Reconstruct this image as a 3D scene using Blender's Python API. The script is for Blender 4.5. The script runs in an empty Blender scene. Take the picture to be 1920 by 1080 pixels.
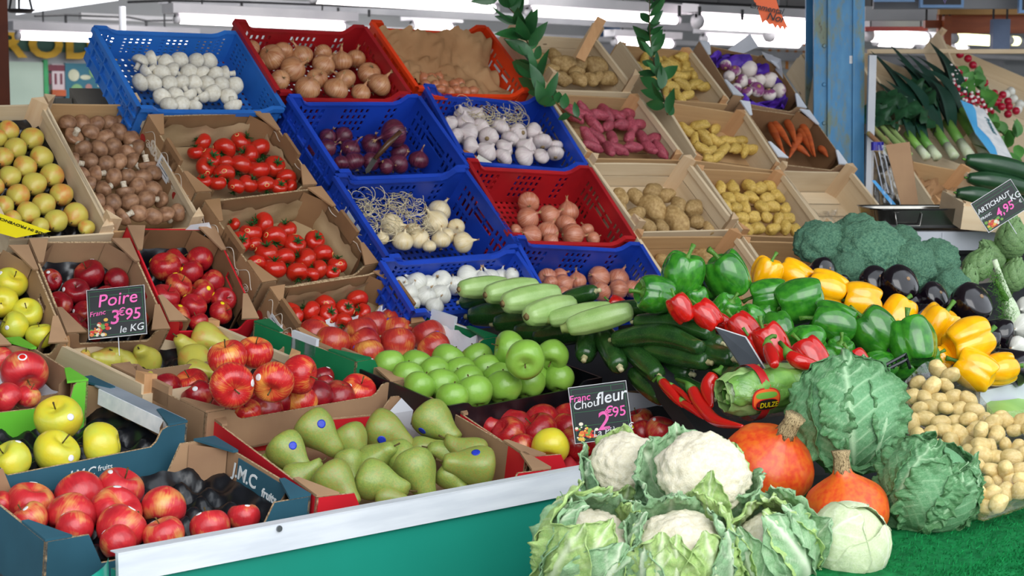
import bpy, math, random
import numpy as np
from mathutils import Vector, Matrix, noise, Quaternion
random.seed(7); RNG = np.random.RandomState(11)
SC = bpy.context.scene; COL = SC.collection
# ---------------------------------------------------------------- camera, world, lights, exposure
FPX = 3148.0; PITCH = math.radians(5.62); YAW = math.radians(49.14); CAMH = 1.6
FWD = np.array([math.cos(YAW)*math.cos(PITCH), math.sin(YAW)*math.cos(PITCH), -math.sin(PITCH)])
RIGHT = np.array([math.sin(YAW), -math.cos(YAW), 0.0]); UP = np.cross(RIGHT, FWD)
CAM = np.array([0.0, 0.0, CAMH])
cd = bpy.data.cameras.new('camera'); cam = bpy.data.objects.new('camera', cd); COL.objects.link(cam)
cd.sensor_width = 36; cd.lens = FPX/1920*36; cd.clip_start = 0.05; cd.clip_end = 200
cam.matrix_world = Matrix(((RIGHT[0], UP[0], -FWD[0], 0), (RIGHT[1], UP[1], -FWD[1], 0), (RIGHT[2], UP[2], -FWD[2], CAMH), (0, 0, 0, 1)))
cd.dof.use_dof = True; cd.dof.focus_distance = 3.7; cd.dof.aperture_fstop = 9.0
SC.camera = cam
SC.view_settings.view_transform = 'Standard'; SC.view_settings.look = 'None'
SC.view_settings.gamma = 1.0; SC.view_settings.use_curve_mapping = False; SC.view_settings.exposure = 0.42
w = bpy.data.worlds.new('overcast_sky'); SC.world = w; w.use_nodes = True
bg = w.node_tree.nodes['Background']; bg.inputs[0].default_value = (0.86, 0.93, 1.0, 1); bg.inputs[1].default_value = 1.25
def add_area(name, loc, target, sx, sy, power, col):
    l = bpy.data.lights.new(name, 'AREA'); l.shape = 'RECTANGLE'; l.size = sx; l.size_y = sy; l.energy = power; l.color = col
    o = bpy.data.objects.new(name, l); COL.objects.link(o); o.location = loc
    o.rotation_euler = (Vector(target)-Vector(loc)).to_track_quat('-Z', 'Y').to_euler(); return o
# daylight from the open street side, high behind the customer
add_area('street_daylight', (-0.5, -4.0, 5.2), (3.0, 3.0, 1.0), 9, 6, 420, (1.0, 0.98, 0.95))
# added fill lights brightening the hall behind the stall, on top of its tubes
for hx, hy in ((4.5, 7.5), (11, 8), (18, 8), (8, 11)): add_area('hall_fill_light', (hx, hy, 2.85), (hx, hy+.3, 0), 5, 1.2, 95, (1.0, 0.96, 0.95))
# ---------------------------------------------------------------- pixel rays
def ray(x, y): return FWD + RIGHT*(x-960)/FPX + UP*(540-y)/FPX
def at(x, y, D): return CAM + ray(x, y)*D
def onplane(x, y, p0, n):
    r = ray(x, y); return CAM + r*(np.dot(np.array(p0)-CAM, n)/np.dot(r, n))
def proj(p):
    v = np.array(p)-CAM; d = v@FWD
    return 960+FPX*(v@RIGHT)/d, 540-FPX*(v@UP)/d, d
def slope_n(deg): a = math.radians(deg); return np.array([0, -math.sin(a), math.cos(a)])
def slope_s(deg): a = math.radians(deg); return np.array([0, math.cos(a), math.sin(a)])
def camdir(theta, tilt):      # a world direction given by its bearing as seen from the stall front
    th, t = math.radians(theta), math.radians(tilt)
    return math.cos(t)*(math.cos(th)*RIGHT + math.sin(th)*UP) - math.sin(t)*FWD
# ---------------------------------------------------------------- materials
def lin(c):
    if isinstance(c, str):
        c = c.lstrip('#'); c = [int(c[i:i+2], 16)/255 for i in (0, 2, 4)]
    return tuple(((v/12.92) if v <= 0.04045 else ((v+0.055)/1.055)**2.4) for v in c[:3]) + (1,)
MATS = {}
class NT:
    def __init__(s, name):
        s.m = bpy.data.materials.new(name); s.m.use_nodes = True; s.t = s.m.node_tree
        s.b = s.t.nodes['Principled BSDF']; s.o = s.t.nodes['Material Output']
    def n(s, typ, **kw):
        x = s.t.nodes.new(typ)
        for k, v in kw.items():
            if k[0] == 'i' and k[1:].isdigit(): s.put(x.inputs[int(k[1:])], v)
            else: setattr(x, k, v)
        return x
    def put(s, sock, v):
        if isinstance(v, bpy.types.NodeSocket): s.t.links.new(v, sock)
        elif isinstance(v, bpy.types.Node): s.t.links.new(v.outputs[0], sock)
        else: sock.default_value = v
    def math(s, op, a, b=0.0, c=0.0): return s.n('ShaderNodeMath', operation=op, i0=a, i1=b, i2=c).outputs[0]
    def vmath(s, op, a, b=(0, 0, 0)): return s.n('ShaderNodeVectorMath', operation=op, i0=a, i1=b).outputs[0]
    def mix(s, f, a, b, typ='MIX'):
        x = s.n('ShaderNodeMix', data_type='RGBA', blend_type=typ)
        s.put(x.inputs[0], f); s.put(x.inputs[6], a); s.put(x.inputs[7], b); return x.outputs[2]
    def ramp(s, f, stops):
        x = s.n('ShaderNodeValToRGB'); s.put(x.inputs[0], f); e = x.color_ramp.elements
        while len(e) < len(stops): e.new(0.5)
        for k, (p, c) in enumerate(stops): e[k].position = p; e[k].color = c if len(c) == 4 else tuple(c)+(1,)
        return x.outputs[0]
    def noise(s, vec, scale, detail=3, rough=0.5, dist=0.0):
        x = s.n('ShaderNodeTexNoise'); s.put(x.inputs['Vector'], vec); x.inputs['Scale'].default_value = scale
        x.inputs['Detail'].default_value = detail; x.inputs['Roughness'].default_value = rough; x.inputs['Distortion'].default_value = dist
        return x.outputs[0]
    def obj(s):
        if not hasattr(s, '_o'): s._o = s.n('ShaderNodeTexCoord').outputs['Object']
        return s._o
    def rnd(s):
        if not hasattr(s, '_r'): s._r = s.n('ShaderNodeObjectInfo').outputs['Random']
        return s._r
    def orand(s, k=17.0):     # object coordinates shifted per object
        c = s.n('ShaderNodeCombineXYZ'); r = s.math('MULTIPLY', s.rnd(), k); s.put(c.inputs[0], r); s.put(c.inputs[1], r); s.put(c.inputs[2], s.math('MULTIPLY', r, -0.7))
        return s.vmath('ADD', s.obj(), c)
    def vecmul(s, vec, xyz): return s.vmath('MULTIPLY', vec, xyz)
    def bump(s, h, strength=0.3, dist=0.002):
        x = s.n('ShaderNodeBump'); x.inputs['Strength'].default_value = strength; x.inputs['Distance'].default_value = dist
        s.put(x.inputs['Height'], h); s.put(s.b.inputs['Normal'], x); return x
    def fin(s, col, rough=0.5, spec=0.5, coat=0, sss=0, ssr=(0.5, 0.3, 0.2), metal=0, trans=0, sscale=0.01):
        s.put(s.b.inputs['Base Color'], col); s.put(s.b.inputs['Roughness'], rough)
        s.b.inputs['Specular IOR Level'].default_value = spec; s.b.inputs['Coat Weight'].default_value = coat; s.b.inputs['Coat Roughness'].default_value = 0.15
        s.b.inputs['Subsurface Weight'].default_value = sss; s.b.inputs['Subsurface Radius'].default_value = ssr; s.b.inputs['Subsurface Scale'].default_value = sscale
        s.b.inputs['Metallic'].default_value = metal; s.b.inputs['Transmission Weight'].default_value = trans
        return s.m
def plain(name, c, c2=None, rough=0.5, scale=8.0, stretch=(1, 1, 1), bump=0.0, bscale=None, var=0.12, spec=0.4, coat=0, sss=0, metal=0, detail=4, lo=0.35, hi=0.65, bdist=0.002, ovar=0.1):
    if name in MATS: return MATS[name]
    t = NT(name); c = lin(c)
    c2 = lin(c2) if c2 is not None else tuple(v*(1-var*2) for v in c[:3])+(1,)
    v = t.vecmul(t.orand(), stretch)
    f = t.noise(v, scale, detail)
    col = t.ramp(f, [(lo, c2), (hi, c)])
    if ovar:
        k = t.math('ADD', t.math('MULTIPLY', t.rnd(), ovar*2), 1-ovar); cc = t.n('ShaderNodeCombineXYZ', i0=k, i1=k, i2=k)
        col = t.mix(1.0, col, cc, 'MULTIPLY')
    if bump: t.bump(t.noise(v, bscale or scale*3, 4), bump, bdist)
    MATS[name] = t.fin(col, rough, spec, coat, sss, metal=metal); return MATS[name]
def emis(name, c, s):
    if name in MATS: return MATS[name]
    t = NT(name); t.fin(lin(c)); t.b.inputs['Emission Color'].default_value = lin(c); t.b.inputs['Emission Strength'].default_value = s
    MATS[name] = t.m; return t.m
# ---------------------------------------------------------------- mesh building
class MB:
    def __init__(s): s.v = []; s.f = []; s.mi = []; s.mats = []; s.uv = None
    def slot(s, m):
        if m not in s.mats: s.mats.append(m)
        return s.mats.index(m)
    def add(s, vs, fs, m):
        k = len(s.v); i = s.slot(m); s.v += [tuple(map(float, p)) for p in vs]
        for f in fs: s.f.append(tuple(int(a)+k for a in f)); s.mi.append(i)
    def hexa(s, P, m):        # 8 corners: bottom 4 then top 4
        s.add(P, [(0, 3, 2, 1), (4, 5, 6, 7), (0, 1, 5, 4), (1, 2, 6, 5), (2, 3, 7, 6), (3, 0, 4, 7)], m)
    def box(s, a, b, m):
        (x0, y0, z0), (x1, y1, z1) = a, b
        x0, x1 = sorted((x0, x1)); y0, y1 = sorted((y0, y1)); z0, z1 = sorted((z0, z1))
        s.hexa([(x0, y0, z0), (x1, y0, z0), (x1, y1, z0), (x0, y1, z0), (x0, y0, z1), (x1, y0, z1), (x1, y1, z1), (x0, y1, z1)], m)
    def grid(s, P, m, closeu=False):   # P[j][i]
        P = np.asarray(P, float); nj, ni = P.shape[:2]; vs = P.reshape(-1, 3); fs = []
        for j in range(nj-1):
            for i in range(ni if closeu else ni-1):
                i2 = (i+1) % ni; fs.append((j*ni+i, j*ni+i2, (j+1)*ni+i2, (j+1)*ni+i))
        s.add(vs, fs, m)
    def tube(s, pts, rad, m, n=8, cs=None, cap=True):
        pts = [np.array(p, float) for p in pts]; N = len(pts)
        if np.isscalar(rad): rad = [rad]*N
        T = [pts[min(i+1, N-1)]-pts[max(i-1, 0)] for i in range(N)]; T = [t/(np.linalg.norm(t)+1e-12) for t in T]
        a = np.array([0, 0, 1.0]) if abs(T[0][2]) < 0.9 else np.array([1.0, 0, 0])
        u = np.cross(T[0], a); u /= np.linalg.norm(u); P = []
        for i in range(N):
            u = u-T[i]*np.dot(u, T[i]); u /= (np.linalg.norm(u)+1e-12); w_ = np.cross(T[i], u)
            ring = []
            for k in range(n):
                th = 2*math.pi*k/n; r = rad[i]*(cs(th, i/(N-1)) if cs else 1); ring.append(pts[i]+(u*math.cos(th)+w_*math.sin(th))*r)
            P.append(ring)
        base = len(s.v); s.grid(P, m, True)
        if cap:
            i = s.slot(m); s.f.append(tuple(base+k for k in range(n))[::-1]); s.mi.append(i)
            s.f.append(tuple(base+(N-1)*n+k for k in range(n))); s.mi.append(i)
    def mesh(s, name, smooth=False, attrs=None):
        me = bpy.data.meshes.new(name); me.from_pydata(s.v, [], s.f)
        for m in s.mats: me.materials.append(m)
        me.polygons.foreach_set('material_index', s.mi)
        if smooth: me.polygons.foreach_set('use_smooth', [True]*len(s.f))
        if attrs:
            for k, vals in attrs.items():
                a = me.attributes.new(k, 'FLOAT', 'POINT'); a.data.foreach_set('value', np.asarray(vals, np.float32))
        me.update(); return me
    def build(s, name, parent=None, smooth=False, mw=None, **kw):
        o = bpy.data.objects.new(name, s.mesh(name, smooth)); COL.objects.link(o)
        if parent is not None: o.parent = parent
        if mw is not None: o.matrix_world = mw
        for k, v in kw.items(): o[k] = v
        return o
def tag(o, label, cat, group=None, kind=None):
    if label: o['label'] = label
    if cat: o['category'] = cat
    if group: o['group'] = group
    if kind: o['kind'] = kind
    return o
def empty(name, mw=None, label=None, cat=None, group=None):
    o = bpy.data.objects.new(name, None); COL.objects.link(o); o.empty_display_size = 0.05
    if mw is not None: o.matrix_world = mw
    return tag(o, label, cat, group)
def put(name, me, parent=None, mw=None):
    o = bpy.data.objects.new(name, me); COL.objects.link(o)
    if parent is not None: o.parent = parent
    if mw is not None: o.matrix_world = mw
    return o
def mat4(X, Y, Z, O): return Matrix(((X[0], Y[0], Z[0], O[0]), (X[1], Y[1], Z[1], O[1]), (X[2], Y[2], Z[2], O[2]), (0, 0, 0, 1)))
def structure(o): o['kind'] = 'structure'; return o
def hermite(ts, vs, t):
    ts = np.asarray(ts, float); vs = np.asarray(vs, float)
    m = np.gradient(vs, ts); i = int(np.clip(np.searchsorted(ts, t)-1, 0, len(ts)-2)); h = ts[i+1]-ts[i]; x = (t-ts[i])/h
    return (2*x**3-3*x**2+1)*vs[i]+(x**3-2*x**2+x)*h*m[i]+(-2*x**3+3*x**2)*vs[i+1]+(x**3-x**2)*h*m[i+1]
# surface of revolution style bodies given by surf(theta, t); t in 0..1 from top pole to bottom pole
def body(name, surf, mat, nu=28, nv=18, t0=0.0, t1=1.0):
    b = MB(); P = [[surf(2*math.pi*i/nu, t0+(t1-t0)*j/nv) for i in range(nu)] for j in range(nv+1)]
    b.grid(P, mat, True); return b.mesh(name, True)
def patch(name, surf, th0, t0, rad, mat, off=0.004, n=18, rings=3, mats2=None, asp=1.0, split=2):
    e = 1e-3; p0 = np.array(surf(th0, t0)); du = (np.array(surf(th0+e, t0))-p0)/e; dv = (np.array(surf(th0, t0+e))-p0)/e
    lu, lv = np.linalg.norm(du), np.linalg.norm(dv); b = MB(); vs = []
    def P(a, c, o):
        th, t = th0+a/lu, t0+c/lv; p = np.array(surf(th, t)); u = np.array(surf(th+e, t))-p; v = np.array(surf(th, t+e))-p
        nn = np.cross(v, u); nn /= np.linalg.norm(nn)+1e-12
        if nn@p < 0: nn = -nn
        return p+nn*o
    vs.append(P(0, 0, off)); 
    for r in range(1, rings+1):
        for k in range(n):
            a = 2*math.pi*k/n; vs.append(P(rad*r/rings*math.cos(a), rad*asp*r/rings*math.sin(a), off))
    for k in range(n):
        a = 2*math.pi*k/n; vs.append(P(rad*math.cos(a), rad*asp*math.sin(a), -0.02))
    fs = [(0, 1+k, 1+(k+1) % n) for k in range(n)]
    cut = n
    for r in range(rings):
        for k in range(n):
            a0 = 1+r*n+k; a1 = 1+r*n+(k+1) % n; fs.append((a0, a0+n, a1+n, a1))
            if r < split-1: cut += 1
    if mats2: b.add(vs, fs[:cut], mats2); k = len(b.v); b.f += fs[cut:]; b.mi += [b.slot(mat)]*len(fs[cut:])
    else: b.add(vs, fs, mat)
    return b.mesh(name, True)
def rot_to(axis, spin=0.0):       # rotation matrix taking +Z to axis, with a spin about it
    q = Vector((0, 0, 1)).rotation_difference(Vector(axis)); return (q.to_matrix() @ Matrix.Rotation(spin, 3, 'Z')).to_4x4()
def text_mesh(s, size, mat, shear=0.0, name='lettering', ext=0.0, bold=0.0, align='CENTER'):
    c = bpy.data.curves.new(name, 'FONT'); c.body = s; c.size = size; c.shear = shear; c.extrude = ext; c.offset = bold; c.align_x = align; c.align_y = 'CENTER'; c.resolution_u = 3
    o = bpy.data.objects.new(name, c); COL.objects.link(o); dg = bpy.context.evaluated_depsgraph_get()
    me = bpy.data.meshes.new_from_object(o.evaluated_get(dg)); bpy.data.objects.remove(o); bpy.data.curves.remove(c)
    me.materials.clear(); me.materials.append(mat); me.name = name; return me
# ---------------------------------------------------------------- shared materials
def fruit_mat(name, ca, cb, cc, blush=0.5, streak=0.5, rough=0.28, freck=0.0, sc=1.1, sss=0.03, lo=0.35, hi=0.6):
    """ca ground colour, cb over-colour, cc streak / dark colour"""
    t = NT(name); o = t.obj(); ro = t.orand()
    f = t.noise(ro, sc, 2)
    xy = t.vmath('NORMALIZE', t.vecmul(o, (1, 1, 0)))
    st = t.vmath('ADD', t.vecmul(xy, (5, 5, 5)), t.vecmul(ro, (0, 0, 0.9)))
    sn = t.noise(st, 2.6, 5, 0.6)
    ff = t.math('ADD', f, t.math('MULTIPLY', t.math('SUBTRACT', sn, 0.5), streak)); ff = t.math('ADD', ff, blush-0.5)
    ff = t.math('ADD', ff, t.math('MULTIPLY', t.math('SUBTRACT', t.rnd(), 0.5), 0.16))
    col = t.ramp(ff, [(lo, lin(ca)), (hi, lin(cb)), (0.92, lin(cc))])
    if 'pear_green' in name:
        g4 = t.ramp(t.rnd(), [(.3, (0, 0, 0)), (.9, (1, 1, 1))]); col = t.mix(t.math('MULTIPLY', g4, .45), col, lin('#8f7c38')); g2 = t.noise(ro, 9, 5, .7); col = t.mix(t.ramp(g2, [(.42, (0, 0, 0)), (.6, (1, 1, 1))]), col, lin('#7f9a48')); g3 = t.noise(ro, 26, 3); col = t.mix(t.math('MULTIPLY', t.ramp(g3, [(.58, (0, 0, 0)), (.66, (1, 1, 1))]), .5), col, lin('#7a6a35'))
    if freck:
        v = t.n('ShaderNodeTexVoronoi', i0=ro); v.inputs['Scale'].default_value = 9
        col = t.mix(t.math('MULTIPLY', t.math('LESS_THAN', v.outputs[0], 0.1), freck), col, lin('#e8d9a8'))
    t.bump(t.noise(ro, 6, 2), 0.06, 0.01)
    m = t.fin(col, rough, 0.5, 0.15, sss); MATS[name] = m; return m
def wood(name, axis, c1='#dccbae', c2='#c0a37c', ovar=0.1):
    if name in MATS: return MATS[name]
    t = NT(name); s = [60, 60, 60]; s[axis] = 3; v = t.vecmul(t.orand(3), tuple(s))
    f = t.noise(v, 1.0, 5, 0.6, 0.4); v2 = [9, 9, 9]; v2[axis] = 2
    g = t.noise(t.vecmul(t.orand(3), tuple(v2)), 1.0, 3)
    col = t.mix(t.math('MULTIPLY', f, 0.75), lin(c1), lin(c2)); col = t.mix(t.math('MULTIPLY', t.ramp(g, [(0.55, (0, 0, 0)), (0.72, (1, 1, 1))]), 0.35), col, lin('#9c7a55'))
    vo = t.n('ShaderNodeTexVoronoi', i0=t.vecmul(t.orand(3), tuple([4 if k == axis else 12 for k in range(3)]))); vo.inputs['Scale'].default_value = 1.3
    col = t.mix(t.math('MULTIPLY', t.math('LESS_THAN', vo.outputs[0], 0.055), 0.7), col, lin('#5e4026'))
    k = t.math('ADD', t.math('MULTIPLY', t.rnd(), ovar*2), 1-ovar); cc = t.n('ShaderNodeCombineXYZ', i0=k, i1=k, i2=k); col = t.mix(1.0, col, cc, 'MULTIPLY')
    t.bump(f, 0.2, 0.001); MATS[name] = t.fin(col, 0.7, 0.25); return MATS[name]
WX, WY, WZ = wood('pale_wood_x', 0), wood('pale_wood_y', 1), wood('pale_wood_z', 2, '#ddc7a6', '#b98c60')
WX2, WZ2 = wood('tan_wood_x', 0, '#c9a67a', '#a27c52'), wood('tan_wood_z', 2, '#d3a679', '#a87548')
KRAFT = plain('kraft_board', '#a98868', '#94745a', 0.8, 5, (1, 1, 1), 0.12, 90, spec=0.15)
KRAFT_EDGE = plain('corrugated_edge', '#c5ab88', '#7d6449', 0.85, 220, (1, 1, 1), spec=0.1)
KRAFT_DK = plain('brown_board', '#93704f', '#7d5d42', 0.8, 5, spec=0.15)
WHITE_CARD = plain('white_card', '#d9dde4', '#c5c9d2', 0.6, 4, spec=0.3)
BLUE_PL = plain('blue_plastic', '#1d45b8', '#173a9e', 0.38, 6, bump=0.05, bscale=60, spec=0.5)
LBLUE_PL = plain('light_blue_plastic', '#2f74cc', '#2867b8', 0.38, 6, spec=0.5)
RED_PL = plain('red_plastic', '#b01c22', '#961920', 0.36, 6, spec=0.5)
ORANGE_PL = plain('orange_plastic', '#ee4517', '#dc3a12', 0.36, 6, spec=0.5)
BLACK_PL = plain('black_film', '#14161c', '#0c0d12', 0.3, 20, bump=0.3, bscale=25, bdist=0.004, spec=0.6)
WHITE_STK = plain('white_sticker', '#f0eff0', '#d7dade', 0.4, 30, spec=0.4)
GREY_TXT = plain('grey_print', '#7f8890', rough=0.6)
YEL_STK = plain('yellow_sticker', '#f5df18', '#ebd012', 0.4, 10, spec=0.4)
DK_TXT = plain('dark_print', '#54520a', rough=0.5)
BLUE_STK = plain('blue_sticker', '#2a3fc0', '#2338a8', 0.4, 10)
RED_STK = plain('red_sticker', '#d8201a', '#c01a16', 0.4, 10)
CREAM_STK = plain('cream_sticker_rim', '#ead58f', '#d8b860', 0.5, 10)
GREEN_BOX = plain('green_print_board', '#13774a', '#0f6a41', 0.5, 5, spec=0.35)
TEAL_BOX = plain('slate_teal_board', '#315e70', '#2a5262', 0.55, 6, spec=0.3)
RED_BOX = plain('red_print_board', '#cf202c', '#bd1c28', 0.5, 5, spec=0.35)
LIME_BOX = plain('lime_print_board', '#6cc13a', '#5fb332', 0.5, 5, spec=0.35)
STEM = plain('stem_brown', '#6b5a32', '#3e3420', 0.7, 30, spec=0.2, ovar=0.2)
STEM_G = plain('stem_green', '#5f8f34', '#3f6f22', 0.5, 20, spec=0.4, ovar=0.1)
CALYX = plain('calyx_green', '#2f5a24', '#1d3d18', 0.6, 14, spec=0.3)
PAPER = plain('brown_paper', '#b58d66', '#9c7450', 0.8, 5, bump=0.35, bscale=14, bdist=0.01, spec=0.15)
PAPER_T = plain('tan_paper', '#b39a78', '#98805f', 0.8, 5, bump=0.35, bscale=14, bdist=0.01, spec=0.15)
# produce skins
M_APPLE_RED = fruit_mat('apple_red_skin', '#cc8446', '#b02026', '#8d1220', 0.66, 0.4, 0.26, 0.25)
M_APPLE_DARK = fruit_mat('apple_dark_skin', '#b05838', '#94141f', '#700e1a', 0.68, 0.3, 0.26)
M_APPLE_BRI = fruit_mat('apple_bright_skin', '#e8a04a', '#cc2a2a', '#a41620', 0.6, 0.62, 0.24, 0.3)
M_APPLE_PINK = fruit_mat('apple_pink_skin', '#e0a85c', '#d03238', '#ac1c28', 0.62, 0.36, 0.3)
M_APPLE_YEL = fruit_mat('apple_yellow_skin', '#c8cc48', '#d9cc34', '#dcb83a', 0.5, 0.2, 0.3, 0.1)
M_APPLE_GRN = fruit_mat('apple_green_skin', '#7dab3e', '#86b446', '#94bd54', 0.5, 0.2, 0.3, 0.2)
M_NECT = fruit_mat('nectarine_skin', '#d9a04a', '#b83a2c', '#8e1524', 0.6, 0.4, 0.25, 0.1, 0.9)
M_PEAR_G = fruit_mat('pear_green_skin', '#93a44c', '#9a9c48', '#94803c', 0.52, 0.35, 0.42, 0.3, 2.4, lo=0.38, hi=0.58)
M_PEAR_Y = fruit_mat('pear_yellow_skin', '#bdb448', '#b5b04a', '#d0653c', 0.52, 0.25, 0.4, 0.1, 0.9, lo=0.3, hi=0.58)
M_PEAR_B = fruit_mat('blushed_pear_skin', '#c6bd52', '#c9b550', '#da6238', 0.62, 0.18, 0.4, 0.2, 0.8, lo=0.35, hi=0.62)
M_TOMATO = fruit_mat('tomato_skin', '#b82a18', '#c22418', '#a01712', 0.5, 0.3, 0.14)
def onion_mat(name, a, b, c, rough=0.3):
    t = NT(name); o = t.obj(); ro = t.orand(); xy = t.vmath('NORMALIZE', t.vecmul(o, (1, 1, 0)))
    st = t.vmath('ADD', t.vecmul(xy, (6, 6, 6)), t.vecmul(ro, (0, 0, 0.5))); sn = t.noise(st, 2.0, 6, 0.7); f = t.noise(ro, 1.4, 3)
    col = t.mix(t.ramp(f, [(0.35, (0, 0, 0)), (0.65, (1, 1, 1))]), lin(a), lin(b)); col = t.mix(t.math('MULTIPLY', t.ramp(sn, [(0.42, (0, 0, 0)), (0.64, (1, 1, 1))]), 0.7), col, lin(c))
    t.bump(sn, 0.15, 0.02); MATS[name] = t.fin(col, rough, 0.5, 0.1); return MATS[name]
M_ONION = onion_mat('onion_skin', '#bd7f50', '#a8623c', '#dcb48c')
M_ONION_PK = onion_mat('pink_onion_skin', '#c0704c', '#ad5c40', '#dca890')
M_ONION_RED = onion_mat('red_onion_skin', '#4d1428', '#3a0f22', '#8a4258')
M_ONION_YEL = onion_mat('pale_onion_skin', '#d6bd84', '#dccaa4', '#ece2c8')
M_ONION_WHT = onion_mat('white_onion_skin', '#d9d8cc', '#cfcfc6', '#eeeee8')
M_GARLIC = onion_mat('garlic_skin', '#dcd2cc', '#cfc6c4', '#bfa2a8', 0.5)
M_SHALLOT = onion_mat('shallot_skin', '#bf7048', '#a85a3a', '#d8a07c')
M_NECKDRY = plain('dry_neck', '#c9a87c', '#8f6c46', 0.8, 25, spec=0.2)
M_ROOT = plain('dry_root', '#a08a66', '#6f5a40', 0.9, 40, spec=0.1)
M_MUSH_W = plain('white_mushroom', '#e4dfd2', '#d3cbb9', 0.5, 3, bump=0.1, spec=0.3)
M_MUSH_B = plain('brown_mushroom', '#a47c5e', '#7d5840', 0.42, 1.8, bump=0.12, bscale=8, spec=0.4, ovar=0.2)
M_MUSH_ST = plain('mushroom_stem', '#ddd2c0', '#b9a78e', 0.7, 6, spec=0.2)
M_POT = plain('potato_skin', '#b89a68', '#9a7a4c', 0.6, 4, bump=0.15, bscale=9, bdist=0.02, spec=0.3, ovar=0.12)
M_POT_Y = plain('yellow_potato_skin', '#d6b661', '#b99747', 0.5, 4, bump=0.12, bscale=9, bdist=0.02, spec=0.35, ovar=0.12)
M_POT_P = plain('pink_potato_skin', '#b0505e', '#8e3a4a', 0.5, 4, bump=0.15, bscale=9, bdist=0.02, spec=0.35, ovar=0.12)
M_POT_W = plain('washed_potato_skin', '#ead294', '#dcc07c', 0.4, 3, bump=0.08, bscale=8, bdist=0.02, spec=0.45, ovar=0.1)
def zuc_mat(name, a, b, c, rough, f=9):
    t = NT(name); o = t.obj(); ro = t.orand(); v = t.n('ShaderNodeTexVoronoi', i0=ro); v.inputs['Scale'].default_value = 320
    n1 = t.noise(t.vecmul(ro, (20, 20, 20)), 1, 3); col = t.mix(t.ramp(n1, [(0.35, (0, 0, 0)), (0.65, (1, 1, 1))]), lin(a), lin(b))
    sp = t.math('MULTIPLY', t.math('LESS_THAN', v.outputs[0], 0.18), 0.6); col = t.mix(sp, col, lin(c)); MATS[name] = t.fin(col, rough, 0.5, 0.2); return MATS[name]
M_ZUC = zuc_mat('dark_courgette_skin', '#1c3f1c', '#28501f', '#5f8040', 0.25)
M_ZUC_L = zuc_mat('pale_courgette_skin', '#90b465', '#a5c47a', '#c6dba0', 0.35)
M_CUC = zuc_mat('cucumber_skin', '#1f4527', '#173a20', '#3f6a3a', 0.3)
M_PEP_G = plain('green_pepper_skin', '#3d8a22', '#246a1c', 0.16, 3, spec=0.6, coat=0.35, ovar=0.22)
M_PEP_Y = plain('yellow_pepper_skin', '#ffbd10', '#fbae0a', 0.16, 3, spec=0.6, coat=0.35, ovar=0.06)
M_PEP_R = plain('red_pepper_skin', '#cc1c14', '#b01210', 0.16, 3, spec=0.6, coat=0.35, ovar=0.08)
M_AUB = plain('aubergine_skin', '#150d16', '#0e080e', 0.14, 4, spec=0.6, coat=0.3)
M_CARROT = plain('carrot_skin', '#c4602e', '#a64c26', 0.55, 12, (1, 1, 6), 0.3, spec=0.3)
M_PUMP = fruit_mat('red_squash_skin', '#e0681c', '#dd4a1c', '#c83414', 0.5, 0.35, 0.4, 0.05, 8)
M_CORK = plain('corky_stem', '#c2ac82', '#54432c', 0.8, 60, (1, 1, 0.25), 0.5, spec=0.15, lo=0.38, hi=0.52)
def leaf_mat(name, a, b, vein, rough=0.45, sheen=0.1, trans=0.15):
    """veins come from the mesh's own 'vein' attribute, edge tint from 'edge'"""
    t = NT(name); ro = t.orand(5); at_ = t.n('ShaderNodeAttribute', attribute_name='vein').outputs['Fac']; ed = t.n('ShaderNodeAttribute', attribute_name='edge').outputs['Fac']
    n1 = t.noise(ro, 22, 4); col = t.mix(t.ramp(n1, [(0.35, (0, 0, 0)), (0.65, (1, 1, 1))]), lin(a), lin(b))
    col = t.mix(t.math('MULTIPLY', ed, 0.75), col, lin('#2f6a2c')) if 'savoy' in name else col
    vo = t.n('ShaderNodeTexVoronoi', feature='DISTANCE_TO_EDGE', i0=ro); vo.inputs['Scale'].default_value = 42
    fine = t.ramp(vo.outputs[0], [(0.0, (1, 1, 1)), (0.09, (0, 0, 0))])
    col = t.mix(t.math('MULTIPLY', fine, 0.28), col, lin(vein)); col = t.mix(at_, col, lin(vein))
    t.bump(t.math('ADD', t.math('MULTIPLY', fine, -0.5), t.noise(ro, 60, 3)), 0.5, 0.003)
    m = t.fin(col, rough, 0.35); MATS[name] = m; return m
M_SAVOY = leaf_mat('savoy_leaf', '#6fa878', '#5c9a66', '#b4d8ac')
M_CAUL_LEAF = leaf_mat('cauliflower_leaf', '#93bd8c', '#7cab78', '#dcebcb')
M_CAUL_LEAF2 = leaf_mat('pale_cauliflower_leaf', '#b4d07c', '#9cc46c', '#dcebbf')
M_CABB_LEAF = leaf_mat('white_cabbage_leaf', '#dde8c0', '#d0e0ac', '#eef4dc')
M_CURD = plain('cauliflower_curd', '#e4ddc8', '#d8cfb4', 0.7, 12, bump=0.3, bscale=30, bdist=0.01, spec=0.2)
M_BROC = plain('broccoli_florets', '#6f9a7c', '#487460', 0.8, 16, bump=0.6, bscale=34, bdist=0.02, spec=0.15, ovar=0.08)
M_BROC_ST = plain('broccoli_stalk', '#8fae6c', '#6f9450', 0.6, 12)
M_ARTI = plain('artichoke_scale', '#7fa067', '#5f8252', 0.5, 14, spec=0.3)
M_LAUREL = plain('laurel_leaf', '#33703a', '#24552c', 0.35, 8, spec=0.5, ovar=0.15)
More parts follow.
